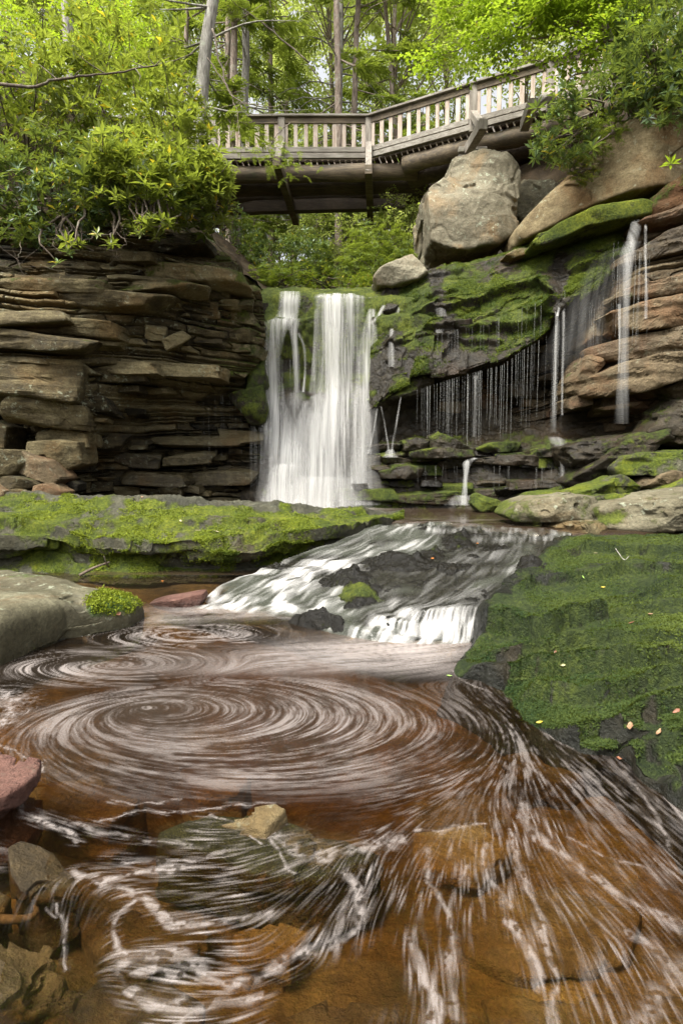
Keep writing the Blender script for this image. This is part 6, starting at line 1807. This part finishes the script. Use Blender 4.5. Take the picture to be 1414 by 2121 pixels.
shrub(1200, 345, 26, 30, 11.2, .25, 90, 'little yellowing fern on the side of the brown boulder', M_fern, 47, FR, .3, (1200, 360, 11.4), (.5, .88), name='fern', cat='fern', stems=6, old=.2)


# ------------------------------------------------------------------ trees
def wobble_line(g, p0, p1, n, amp):
    t = np.linspace(0, 1, n)[:, None]
    return p0 + (p1 - p0) * t + np.cumsum(g.normal(0, amp, (n, 3)) * np.array([1, 1, .2]), 0) * np.sin(np.pi * t) ** .5


def broadleaf(name, seed, H, R0, zc, hz, n, mat, tpls, tr_r=.16, sc=1.0, tint=(.2, .85), bark=None):
    """mesh parts of a tree at the origin: clumpy crown of leaf sprays, trunk and limbs"""
    g = np.random.default_rng(seed)
    NC = 34
    d, r = ellip(g, NC, .3)
    cc_ = np.array([0, 0, zc]) + d * r[:, None] * np.array([R0, R0, hz])
    cs_ = g.uniform(.7, 1.5, NC) * R0 * .30
    idx = g.integers(0, NC, n)
    dd, rr = ellip(g, n, .5)
    pos = cc_[idx] + dd * (rr * cs_[idx])[:, None] * np.array([1.25, 1.25, .7])
    M = rmats(g.uniform(0, 6.28, n), g.normal(-.15, .25, n), g.normal(0, .25, n))
    tn = tint[0] + (tint[1] - tint[0]) * np.clip(.5 + .8 * fbm(pos * .5, 3, seed), 0, 1)
    mb = MB()
    for q in range(len(tpls)):
        s_ = np.arange(n) % len(tpls) == q
        scatter(mb, tpls[q], pos[s_], M[s_], sc * g.uniform(.8, 1.3, s_.sum()), tn[s_], g, .004, .14)
    mt = MB()
    ln = wobble_line(g, np.array([0, 0, -.4]), np.array([g.normal(0, .5), g.normal(0, .5), H]), 18, .06)
    V, Fc = tube(ln, np.linspace(tr_r, tr_r * .2, 18), 9); mt.add(V, Fc)
    for k in range(NC):
        j = int(np.clip((cc_[k, 2] - hz * .3) / H * 17, 3, 15))
        c = catmull(np.array([ln[j], (ln[j] + cc_[k]) / 2 + np.array([0, 0, .35]), cc_[k]]), 8)
        V, Fc = tube(c, np.linspace(tr_r * .32, .012, 8), 5, False); mt.add(V, Fc)
    return mb, mt


def conifer(seed, H, r0, nb, z0, mat, tpls, Lb=2.6, dead=.35, sc=1.0, tint=(.2, .8), dens=1.0):
    g = np.random.default_rng(seed)
    ln = wobble_line(g, np.array([0, 0, -.5]), np.array([g.normal(0, .25), g.normal(0, .25), H]), 20, .03)
    mt, md, mb = MB(), MB(), MB()
    V, Fc = tube(ln, np.linspace(r0, r0 * .25, 20), 10); mt.add(V, Fc)
    pos, yaw = [], []
    for k in range(nb):
        f = z0 + (1 - z0) * (k + g.random()) / nb
        j = f * 19; b = ln[int(j)] + (ln[min(int(j) + 1, 19)] - ln[int(j)]) * (j - int(j))
        a = g.uniform(0, 6.28); L = Lb * (1.1 - f * .8) * g.uniform(.6, 1.2)
        tip = b + np.array([math.cos(a) * L, math.sin(a) * L, -L * g.uniform(.0, .35)])
        c = catmull(np.array([b, (b + tip) / 2 + np.array([0, 0, .12 * L]), tip]), 7)
        c[1:-1] += g.normal(0, .04, (5, 3))
        V, Fc = tube(c, np.linspace(.035, .008, 7), 4, False)
        isdead = g.random() < dead * (1.4 - f)
        mt.add(V, Fc)
        if isdead:
            for q in range(4):
                s0 = c[g.integers(2, 6)]; e = s0 + np.array([g.normal(0, .3), g.normal(0, .3), g.normal(-.1, .2)]) * L * .5
                V, Fc = tube(np.array([s0, (s0 + e) / 2 + g.normal(0, .04, 3), e]), [.012, .009, .005], 3, False); mt.add(V, Fc)
            continue
        nf = int(9 * L * dens)
        for q in range(nf):
            s0 = np.clip(g.uniform(.2, 1.02), 0, 1); i = s0 * 6; pt = c[int(min(i, 5))] + (c[int(min(i, 5)) + 1] - c[int(min(i, 5))]) * (i - int(min(i, 5)))
            pos.append(pt + g.normal(0, .06, 3)); yaw.append(a - math.pi / 2 + g.choice([-1, 1]) * g.uniform(.1, 1.1))
    pos = np.array(pos); yaw = np.array(yaw); n = len(pos)
    M = rmats(yaw, g.normal(-.25, .2, n), g.normal(0, .25, n))
    tn = tint[0] + (tint[1] - tint[0]) * np.clip(.5 + .8 * fbm(pos * .6, 3, seed), 0, 1)
    for q in range(len(tpls)):
        s_ = np.arange(n) % len(tpls) == q
        scatter(mb, tpls[q], pos[s_], M[s_], sc * g.uniform(.7, 1.2, s_.sum()), tn[s_], g, .0, .12)
    return mb, mt


def proto(name, parts, crown_mat, bark):
    mb, mt = parts
    return (mb.build('crown', crown_mat, None, False), mt.build('trunk', bark))


USED = set()


def plant(pr, name, loc, label, cat, group=None, rz=0.0, s=1.0):
    o = empty(name, loc, label, cat, group); o.rotation_euler = (0, 0, rz); o.scale = (s, s, s)
    for c in pr:
        if c.name not in USED: q = c; USED.add(c.name)
        else:
            q = c.copy(); col.objects.link(q)
        q.parent = o
    return o


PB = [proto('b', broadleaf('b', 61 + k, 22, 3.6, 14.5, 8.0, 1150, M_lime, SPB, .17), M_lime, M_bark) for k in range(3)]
PC = [proto('c', conifer(71 + k, 24, .17, 80, .10, M_hem, FRB, 2.9, .6, dens=.55, tint=(.45, .88)), M_hem, M_bark if k else M_gbark) for k in range(3)]
PS = [proto('s', broadleaf('s', 81 + k, 5.5, 1.7, 3.4, 2.2, 900, M_lime, SP, .05), M_lime, M_bark) for k in range(2)]
PH = [proto('h', conifer(91 + k, 6.5, .05, 46, .05, M_hem, FR, 1.5, .15, tint=(.5, .88), dens=1.5), M_hem, M_bark) for k in range(2)]


def at(u, Y):
    x = float(P(u, 500, Y)[0]); return (x, Y, float(ground_z(x, Y)) - .1)


g = np.random.default_rng(99)
for k, (u, Y, s) in enumerate([(700, 30, 1.0), (820, 27, .95), (610, 36, 1.05), (930, 33, 1.0), (1070, 36, 1.05), (500, 40, 1.05), (350, 36, 1.0), (190, 34, 1.0), (30, 36, 1.05), (1230, 30, .95), (1380, 33, 1.0),
                               (760, 42, 1.2), (260, 46, 1.2), (1320, 50, 1.3), (-150, 40, 1.1), (1560, 40, 1.1)]):
    plant(PB[k % 3], 'broadleaf_tree', at(u, Y), 'sunlit lime green broadleaf tree in the woods behind the footbridge', 'tree', 'broadleaf trees behind the footbridge', k * 1.7, s)
for k, (u, Y, s) in enumerate([(705, 24, .95), (560, 27, 1.0), (470, 26, 1.0), (400, 30, 1.0), (150, 30, 1.0), (-60, 30, 1.0), (1450, 28, 1.0)]):
    plant(PC[k % 3], 'hemlock', at(u, Y), 'dark trunked hemlock with bare lower branches in the woods behind the footbridge', 'tree', 'hemlocks behind the footbridge', k * 2.1 + .4, s)
for k, (u, Y, s) in enumerate([(800, 19.5, .8), (860, 21, .9), (740, 23, 1.0), (650, 22, .9), (520, 25, 1.1), (900, 25, 1.1), (580, 28, 1.2), (690, 27, 1.2), (820, 26, 1.2)]):
    plant(PH[k % 2], 'hemlock_sapling', at(u, Y), 'feathery yellow green hemlock sapling in the gap below the footbridge', 'sapling', 'hemlock saplings below the footbridge', k * 1.3, s)
for k, (u, Y, s) in enumerate([(770, 30, 1.3), (560, 32, 1.4), (850, 33, 1.4), (660, 36, 1.6), (930, 27, 1.2), (480, 30, 1.3)]):
    plant(PS[k % 2], 'understorey_tree', at(u, Y), 'small bright green understorey tree far behind the footbridge', 'sapling', 'understorey trees behind the footbridge', k * 1.9, s)

# trunks that stand out one by one
def lone(u0, v0, u1, v1, Y, w, bark, label, seed, tpls=FRB, nb=16, z0=.45, Lb=2.2, dead=.6, mat=None, name='hemlock'):
    g = np.random.default_rng(seed)
    a, b = P(u0, v0, Y), P(u1, v1, Y)
    gz_ = float(ground_z(a[0], Y)); a2 = a + (a - b) / abs(b[2] - a[2]) * max(a[2] - gz_ + .3, 0)
    o = empty(name, a2, label, 'tree')
    H = 18.0; top = a2 + (b - a2) / (b[2] - a2[2]) * H
    ln = wobble_line(g, a2, top, 26, .02); r = w * Y / F / 2
    V, Fc = tube(ln, np.linspace(r * 1.15, r * .5, 26), 14); V = V + .012 * fbm(V * 5, 3, seed)[:, None]
    tk = MB(); tk.add(V, Fc)
    pos, yaw = [], []
    for k in range(nb):
        f = g.uniform(z0, 1); j = f * 24.9; bb = ln[int(j)]
        an = g.uniform(0, 6.28); L = Lb * g.uniform(.5, 1.2)
        tip = bb + np.array([math.cos(an) * L, math.sin(an) * L, L * g.uniform(-.45, .25)])
        c = catmull(np.array([bb, (bb + tip) / 2 + g.normal(0, .1, 3), tip]), 8)
        V, Fc = tube(c, np.linspace(.03, .006, 8), 5, False); tk.add(V, Fc)
        if g.random() < dead: continue
        for q in range(int(8 * L)):
            i = g.uniform(1.5, 6.9); pos.append(c[int(i)] + (c[int(i) + 1] - c[int(i)]) * (i % 1)); yaw.append(an - 1.57 + g.choice([-1, 1]) * g.uniform(.1, 1.1))
    tk.build('trunk', bark, o)
    if pos:
        mb = MB(); pos = np.array(pos); m = len(pos)
        scatter(mb, tpls[0], pos, rmats(np.array(yaw), g.normal(-.2, .2, m), g.normal(0, .2, m)), g.uniform(.6, 1.0, m), g.uniform(.3, .8, m), g, 0, .1)
        mb.build('crown', mat or M_hem, o, False)


lone(414, 270, 446, 0, 14.5, 25, M_gbark, 'pale grey lichened trunk rising in front of the left bridge end', 1, nb=26, z0=.2)
lone(487, 560, 488, 410, 19.5, 15, M_bark, 'slim straight trunk seen just right of the left cliff under the bridge', 2)
lone(500, 260, 512, 0, 20.5, 17, M_gbark, 'grey branchy trunk behind the left bridge railing', 3, nb=40, z0=.25, dead=.35)
lone(466, 250, 472, 0, 23, 12, M_bark, 'thin brown trunk between the two grey trunks', 4, nb=30, z0=.3, dead=.3)
lone(700, 560, 704, 160, 22, 15, M_bark, 'dark straight trunk passing behind the middle of the bridge', 5, nb=20, z0=.35)
lone(724, 560, 736, 170, 23.5, 13, M_bark, 'second dark trunk close beside the middle trunk', 6, nb=20, z0=.35)
lone(838, 560, 830, 420, 25, 10, M_bark, 'slender trunk behind the saplings near the tall boulder', 7)
lone(150, 200, 146, 0, 17, 22, M_gbark, 'mottled trunk half hidden in the upper left foliage', 8, nb=20)
lone(385, 140, 392, 0, 21, 10, M_bark, 'thin trunk in the foliage left of the pale grey trunk', 9, nb=20)

# maple leaning in over the right end of the bridge
def leaning_maple():
    g = np.random.default_rng(5)
    b = P(1310, 230, 12.3)
    o = empty('maple', b, 'bright green maple leaning in over the right end of the bridge', 'tree')
    trunk = catmull(np.array([b, P(1288, 140, 12.2), P(1258, 70, 12.2), P(1236, 10, 12.3), P(1210, -80, 12.5)]), 18)
    mt = MB(); V, Fc = tube(trunk, np.linspace(.085, .05, 18), 10); mt.add(V, Fc)
    mb = MB(); pos = []
    limbs = [(4, (1050, 140, 12.6)), (8, (960, 120, 13.2)), (9, (1000, 70, 12.8)), (11, (900, 60, 13.6)), (12, (1080, 60, 12.2)), (13, (930, 10, 13.2)), (15, (1130, 10, 11.8)), (16, (1020, -20, 12.6)), (16, (860, -10, 13.8)), (7, (1180, 110, 11.8)), (14, (1300, 20, 12.4)), (16, (1180, -40, 12)), (10, (1330, 80, 12.6)), (10, (870, 130, 13.8)), (15, (1240, 30, 11.6)), (3, (1110, 190, 12.4))]
    for j, e in limbs:
        tip = P(*e); a = trunk[j]
        c = catmull(np.array([a, (a + tip) / 2 + np.array([0, 0, .25]), tip]), 14); c[1:-1] += g.normal(0, .03, (12, 3))
        V, Fc = tube(c, np.linspace(.028, .005, 14), 5, False); mt.add(V, Fc)
        for q in range(95):
            i = g.uniform(2, 12.9); p0 = c[int(i)] + (c[int(i) + 1] - c[int(i)]) * (i % 1)
            pos.append(p0 + g.normal(0, 1, 3) * np.array([.34, .34, .13]) * (1.15 - i / 20))
    pos = np.array(pos); n = len(pos)
    u, v = proj(pos); keep = ~((v > 200 - (u - 900) * .1) & (g.random(n) < .85)) & ~((u > 1050) & (u < 1260) & (v > 50) & (v < 215) & (g.random(n) < .72)); pos = pos[keep]; n = len(pos)
    M = rmats(g.uniform(0, 6.28, n), g.normal(-.1, .2, n), g.normal(0, .2, n))
    for q in range(3):
        s_ = np.arange(n) % 3 == q
        scatter(mb, SP[q], pos[s_], M[s_], g.uniform(.7, 1.05, s_.sum()), np.clip(.5 + .8 * fbm(pos[s_] * .9, 3, 3), .1, .85), g, .004, .12)
    mb.build('crown', M_maple, o, False); mt.build('trunk', M_bark, o)


leaning_maple()

# twigs and boughs in front of the bridge
def bough(pts, r, label, seed, fol=None, nf=40, mat=None, sc=.6, name='branch', spread=.12):
    g = np.random.default_rng(seed)
    c = catmull(np.array([P(*p) for p in pts]), 26); c[1:-1] += g.normal(0, .012, (24, 3))
    o = empty(name, c[0], label, 'branch')
    mt = MB(); V, Fc = tube(c, np.linspace(r, r * .25, 26), 7); mt.add(V, Fc)
    for k in range(10):
        i = g.integers(6, 25); e = c[i] + g.normal(0, 1, 3) * np.array([.35, .25, .22]); V, Fc = tube(np.array([c[i], (c[i] + e) / 2 + g.normal(0, .03, 3), e]), [r * .35, r * .25, r * .12], 4, False); mt.add(V, Fc)
    mt.build('limb', M_twig, o)
    if fol is not None:
        i = g.uniform(6, 24.9, nf).astype(int); pos = c[i] + g.normal(0, spread, (nf, 3)) * np.array([1, 1, .5])
        mb = MB(); scatter(mb, fol, pos, rmats(g.uniform(0, 6.28, nf), g.normal(-.1, .2, nf), g.normal(0, .2, nf)), sc * g.uniform(.6, 1.1, nf), g.uniform(.4, .85, nf), g, 0, .1)
        mb.build('foliage', mat, o, False)


bough([(-60, 165, 9.5), (60, 180, 9.4), (120, 165, 9.4), (200, 155, 9.6), (300, 140, 10), (400, 110, 10.5)], .028, 'bare crooked bough crossing the rhododendrons at the left', 1)
bough([(600, 255, 14), (570, 285, 13.6), (560, 320, 13.4), (590, 345, 13.4), (615, 330, 13.3)], .012, 'hemlock twig with needles hanging in front of the bridge railing', 2, FR[0], 70, M_hem, .45, spread=.22)
bough([(440, 60, 14.3), (470, 180, 14), (500, 210, 13.8), (560, 222, 13.6), (600, 210, 13.4)], .022, 'bare curved branch drooping from the grey trunk to the railing', 3)
bough([(430, 120, 14.3), (470, 180, 13.8), (490, 230, 13.4), (498, 300, 13.2), (500, 330, 13)], .014, 'thin bare branch hanging in front of the left railing', 4, FR[1], 24, M_hem, .4)
bough([(640, 130, 15), (560, 60, 15), (480, 0, 15), (420, -60, 15)], .02, 'long slanting bare branch above the left railing', 5, FR[2], 30, M_hem, .5)

bough([(40, 455, 10.2), (46, 500, 9.3), (38, 540, 9.0), (52, 575, 8.95)], .006, 'thin reddish roots dangling at the left end of the cliff', 11)
bough([(250, 440, 10.4), (235, 470, 9.4), (262, 500, 9.1), (240, 520, 9.05), (252, 545, 9.1)], .008, 'curled bare vine hanging below the middle rhododendron', 12)
bough([(410, 430, 10.9), (452, 450, 10.8), (440, 490, 11.0), (468, 530, 11.3), (462, 560, 11.4)], .009, 'thin bare stem trailing down the cliff rim beside the gap', 13)
bough([(130, 440, 10.3), (150, 475, 9.3), (110, 500, 9.1), (128, 525, 9.0)], .007, 'bare forked stem hanging over the dark cliff top', 14)

# undergrowth between the bridge and the lip of the falls
UG = 'shrubs in the gap below the footbridge'
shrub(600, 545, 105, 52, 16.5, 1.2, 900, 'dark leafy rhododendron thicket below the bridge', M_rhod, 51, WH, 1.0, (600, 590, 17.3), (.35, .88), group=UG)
shrub(560, 585, 75, 30, 14.2, .6, 420, 'low bright green clump on the lip left of the main fall', M_fern, 52, FR, .5, (560, 600, 14.4), (.25, .8), name='fern', cat='fern')
shrub(690, 585, 90, 28, 14.6, .7, 480, 'low yellow green clump right behind the lip of the main fall', M_fern, 53, WH, .7, (690, 600, 15), (.4, .88), name='shrub', group=UG, old=.05)
shrub(800, 545, 90, 55, 16.2, 1.0, 520, 'loose yellow green shrub behind the small wedge boulder', M_hem, 54, FR, .75, (800, 590, 16.8), (.2, .7), name='shrub', group=UG)
shrub(500, 520, 50, 60, 16.8, .8, 300, 'shaded shrub right of the left cliff top', M_rhod, 55, WH, .9, (500, 590, 17.2), (.3, .8), group=UG)
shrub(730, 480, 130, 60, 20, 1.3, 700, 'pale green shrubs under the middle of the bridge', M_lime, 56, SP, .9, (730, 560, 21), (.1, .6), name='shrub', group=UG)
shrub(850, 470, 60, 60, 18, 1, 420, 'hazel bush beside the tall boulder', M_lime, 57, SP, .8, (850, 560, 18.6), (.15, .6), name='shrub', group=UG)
# ================================================================== moss tufts, fallen leaves, driftwood
def tufts(name, G, moss, n, size, mat, label, seed, nt=3, th=.35, tone=None):
    g = np.random.default_rng(seed)
    nv, nu = moss.shape
    i = g.uniform(0, nv - 1.001, n); j = g.uniform(0, nu - 1.001, n)
    # even out by area
    du = np.linalg.norm(np.diff(G, axis=1), axis=2)[:-1]; dv = np.linalg.norm(np.diff(G, axis=0), axis=2)[:, :-1]
    ar = (du * dv); ar = ar / ar.max()
    a, b = i.astype(int), j.astype(int)
    m = moss[a, b] + .7 * fbm(G[a, b] * 3.5, 4, seed)
    cam_d = np.linalg.norm(G[a, b] - CAM, axis=1)
    u, v = proj(G[a, b])
    keep = (m > th + g.random(n) * .3) & (u > -150) & (u < 1560) & (v < 2250)
    a, b, i, j = a[keep], b[keep], i[keep], j[keep]
    f, h = (i - a)[:, None], (j - b)[:, None]
    p = (G[a, b] * (1 - f) + G[a + 1, b] * f) * (1 - h) + (G[a, b + 1] * (1 - f) + G[a + 1, b + 1] * f) * h
    N = gnormals(G)[a, b]
    if N[:, 2].mean() < 0: N = -N
    n = len(p)
    d = g.normal(0, 1, (n, nt, 3)); d = d - N[:, None] * (d * N[:, None]).sum(2, keepdims=True); d /= np.linalg.norm(d, axis=2)[..., None]; d = d + N[:, None] * g.uniform(.1, .9, (n, nt, 1))
    d /= np.linalg.norm(d, axis=2)[..., None]
    s = (size * g.uniform(.5, 1.3, (n, nt)))[..., None]
    t = np.cross(d, N[:, None] + g.normal(0, .25, (n, nt, 3))); t /= np.linalg.norm(t, axis=2)[..., None] + 1e-6
    q0 = p[:, None] - N[:, None] * size * .2
    V = np.stack([q0 + t * s * .42, q0 - t * s * .42, q0 + d * s], 2).reshape(-1, 3)
    Fc = np.arange(len(V)).reshape(-1, 3)
    tn = np.clip(.42 + .55 * fbm(p * 1.6, 4, seed + 3) + g.normal(0, .12, n), 0, .88)
    if tone is not None: tn = np.clip(tn + tone(*proj(p)), 0, .88)
    o = build(name, V, Fc, mat, None, False, {'tint': np.repeat(tn, nt * 3)})
    tag(o, label, 'moss', kind='stuff')


M_mossA = leaf_mat('bright_moss', (.026, .045, .008), (.20, .235, .016), (.3, .25, .05), trans=.25, rough=.7, spec=.15)
M_mossB = leaf_mat('dark_moss', (.010, .024, .008), (.078, .098, .017), (.3, .25, .05), trans=.2, rough=.75, spec=.12)
tufts('moss', ledgeG, ledge_moss_shade, 260000, .030, M_mossA, 'short bright green moss growing on the whaleback ledge', 1, 2, .53)
tufts('moss', slabG, slabM, 420000, .017, M_mossB, 'short dark green moss growing on the foreground slab', 2, 2, .47, tone=lambda u, v: -.15 * sstep(1200, 1000, u) + .22 * sstep(1250, 1400, u) * sstep(1180, 1260, v) * sstep(1420, 1300, v))
sm_ = slopeM.copy(); sm_[int(420 * .66):] = -1
tufts('moss', slopeG, sm_, 260000, .032, M_mossA, 'olive green moss growing on the wet sloping bedrock', 5, 2, .42, tone=lambda u, v: -.30 + 0 * u)
gp = greyW
sel = np.exp(-(((uu_g - 235) / 62) ** 2 + ((vv_g - 1248) / 30) ** 2)) > .42
gg = np.random.default_rng(3)
idx = gg.choice(np.where(sel)[0], 5000) if sel.any() else np.array([0])
pp = gp[idx] + gg.normal(0, .012, (len(idx), 3))
dd = gg.normal(0, 1, (len(idx), 3)) + np.array([0, 0, 1.0]); dd /= np.linalg.norm(dd, axis=1)[:, None]
t_ = np.cross(dd, gg.normal(0, 1, dd.shape)); t_ /= np.linalg.norm(t_, axis=1)[:, None]
V = np.stack([pp + t_ * .008, pp - t_ * .008, pp + dd * .022], 1).reshape(-1, 3)
tag(build('moss', V, np.arange(len(V)).reshape(-1, 3), M_mossA, None, False, {'tint': np.repeat(np.clip(.6 + gg.normal(0, .15, len(idx)), 0, .88), 3)}), 'patch of bright moss on the smooth grey rock', 'moss', kind='stuff')


def simple_mat(name, c, rough=.6, var=.4):
    t = NT(name)
    n = t.noise(t.coord('Object'), 30, 4, .6)
    cc_ = t.mix(t.mapr(n, .3, .7, 0, var), c, tuple(q * .35 for q in c))
    return t.done(t.n('BsdfPrincipled', ins={'Base Color': cc_, 'Roughness': rough}))


ML = {'brown': simple_mat('dead_leaf_brown', (.20, .085, .045)), 'pale': simple_mat('dead_leaf_pale', (.30, .27, .13)), 'yellow': simple_mat('dead_leaf_yellow', (.42, .32, .03)), 'tan': simple_mat('dead_leaf_tan', (.24, .14, .075)), 'green': simple_mat('fresh_leaf', (.25, .40, .08)), 'orange': simple_mat('dead_leaf_orange', (.50, .17, .03))}
BV = None
from mathutils.bvhtree import BVHTree
dg = bpy.context.evaluated_depsgraph_get()
HITS = [o for o in scene.objects if o.type == 'MESH' and o.name.split('.')[0] in ('mossy_ledge', 'mossy_slab', 'water', 'rock', 'flat_rock', 'cliff', 'stream_bed')]
TREES = []
for o in HITS:
    TREES.append(BVHTree.FromObject(o, dg))


def drop(u, v):
    d = ray(u, v); d = d / np.linalg.norm(d); best = None
    for t in TREES:
        h = t.ray_cast(Vector(CAM), Vector(d))
        if h[0] is not None and (best is None or h[3] < best[1]): best = (h[0], h[3], h[1])
    return (np.array(best[0]), np.array(best[2])) if best else (PZ(u, v, 0.0), np.array([0, 0, 1.0]))


def fallen(u, v, L, wd, kind, label, seed, curl=.5):
    g = np.random.default_rng(seed)
    L, wd = L * .75, wd * .75
    p, n = drop(u, v)
    if n[2] < 0: n = -n
    n = n + np.array([0, 0, .6]); n /= np.linalg.norm(n)
    a = np.linspace(0, 1, 9); w = wd * np.sin(np.pi * a ** .8) * .5 + .0015
    cr = curl * L
    s = np.linspace(-1, 1, 5)
    X = (a[:, None] - .5) * L + 0 * s; Yv = w[:, None] * s * (1 + .12 * g.normal(0, 1, (9, 1)))
    Z = .006 + cr * .5 * (np.abs(s)[None] ** 1.5) * np.sin(np.pi * a)[:, None] * .5 + .15 * L * (2 * a[:, None] - 1) ** 2
    an = g.uniform(0, 6.28); x = np.array([math.cos(an), math.sin(an), 0]); x = x - n * (x @ n); x /= np.linalg.norm(x); yv = np.cross(n, x)
    V = p + X[..., None] * x + Yv[..., None] * yv + Z[..., None] * n
    V2 = V - n * .0015
    q = gridf(9, 5)
    o = build('fallen_leaf', np.concatenate([V.reshape(-1, 3), V2.reshape(-1, 3)]), [q, q[:, ::-1] + 45], ML[kind])
    tag(o, label, 'leaf', 'leaves fallen on the wet rocks')


for k, a in enumerate([
    (1308, 1292, .055, .035, 'brown', 'curled reddish brown dead leaf in the middle of the dark mossy slab'), (1346, 1274, .05, .03, 'tan', 'upright tan dead leaf beside the reddish brown one on the slab'),
    (1306, 1508, .085, .035, 'tan', 'long folded tan leaf low on the foreground slab'), (1366, 1520, .07, .03, 'tan', 'dull tan leaf right of the long folded leaf'),
    (1400, 1474, .05, .02, 'brown', 'narrow brown leaf at the right edge of the foreground slab'), (1248, 1218, .05, .02, 'yellow', 'yellow leaf on the dark wet rim of the foreground slab'),
    (1205, 1196, .045, .02, 'green', 'narrow green leaf high on the foreground slab'), (1232, 1147, .05, .02, 'pale', 'pale leaf near the far edge of the foreground slab'),
    (1165, 1378, .04, .018, 'pale', 'pale narrow leaf on the left part of the foreground slab'), (1118, 1498, .05, .018, 'yellow', 'bright yellow leaf floating by the foam at the slab edge'),
    (930, 1402, .05, .02, 'green', 'small green leaf floating at the tip of the foreground slab'), (1150, 1352, .035, .016, 'brown', 'dark brown scrap of leaf on the slab'),
    (375, 1080, .07, .03, 'pale', 'pale dead leaf on the upper middle of the whaleback ledge'), (448, 1102, .10, .022, 'pale', 'light narrow leaf lower on the whaleback ledge'),
    (410, 1100, .09, .02, 'pale', 'pale twig like leaf left of the light narrow leaf'), (295, 1031, .09, .035, 'tan', 'tan leaf on the bare back rim of the whaleback ledge'),
    (245, 1272, .06, .035, 'brown', 'brown leaf at the edge of the bright moss patch'), (988, 1127, .055, .04, 'orange', 'orange leaf on the wet rock in the middle of the cascade'),
    (895, 1158, .05, .035, 'orange', 'orange leaf left of the first on the cascade rocks'), (337, 1205, .05, .035, 'orange', 'orange leaf in the shallow side pool'),
    (1022, 1003, .09, .07, 'orange', 'orange leaf caught on the wet ledges under the dripping cave'), (1282, 1574, .05, .03, 'brown', 'wet brown leaf at the waterline of the foreground slab')]):
    fallen(*a, seed=k)


def stick(pts, r, label, mat=None):
    V, Fc = tube(catmull(np.array([P(*p) if len(p) == 3 and p[2] > 2 else PZ(*p) for p in pts]), 14), np.linspace(r, r * .5, 14), 8)
    V = V + .004 * fbm(V * 20, 3, 2)[:, None]
    tag(build('driftwood', V, Fc, mat or M_twig), label, 'driftwood')


stick([(165, 1192, .02), (195, 1176, .10), (228, 1164, .17)], .022, 'broken driftwood stick lying by the side pool below the whaleback ledge')
stick([(232, 1183, .02), (222, 1168, .16), (216, 1152, .27)], .013, 'short reddish twig propped against the driftwood stick')
stick([(88, 1108, 8.0), (91, 1100, 8.0), (92, 1094, 8.0)], .012, 'short upright twig on the left end of the mossy ledge')
stick([(1268, 1128, .62), (1290, 1158, .58), (1302, 1152, .60)], .005, 'thin pale twig lying on the foreground slab', M_gbark)
stick([(-30, 1905, -.02), (66, 1900, -.05), (75, 1862, -.06)], .016, 'sunken reddish stick between the wet rocks at left')
# small reddish rock where the stream meets the pool
V, Fc = outline_rock([(305, 1250), (330, 1243), (372, 1236), (420, 1228), (424, 1240), (415, 1258), (360, 1264), (320, 1260)], 5.75, .12, .2, n=30, seed=3, p=16, amp=.015, f=6, facets=4)
rock_thing('rock', V, Fc, M_red, 'small pinkish rock standing where the white water enters the pool', 'rock', wet=lambda V: .9 * sstep(.1, .02, V[:, 2]), tint=.3, smooth=False)
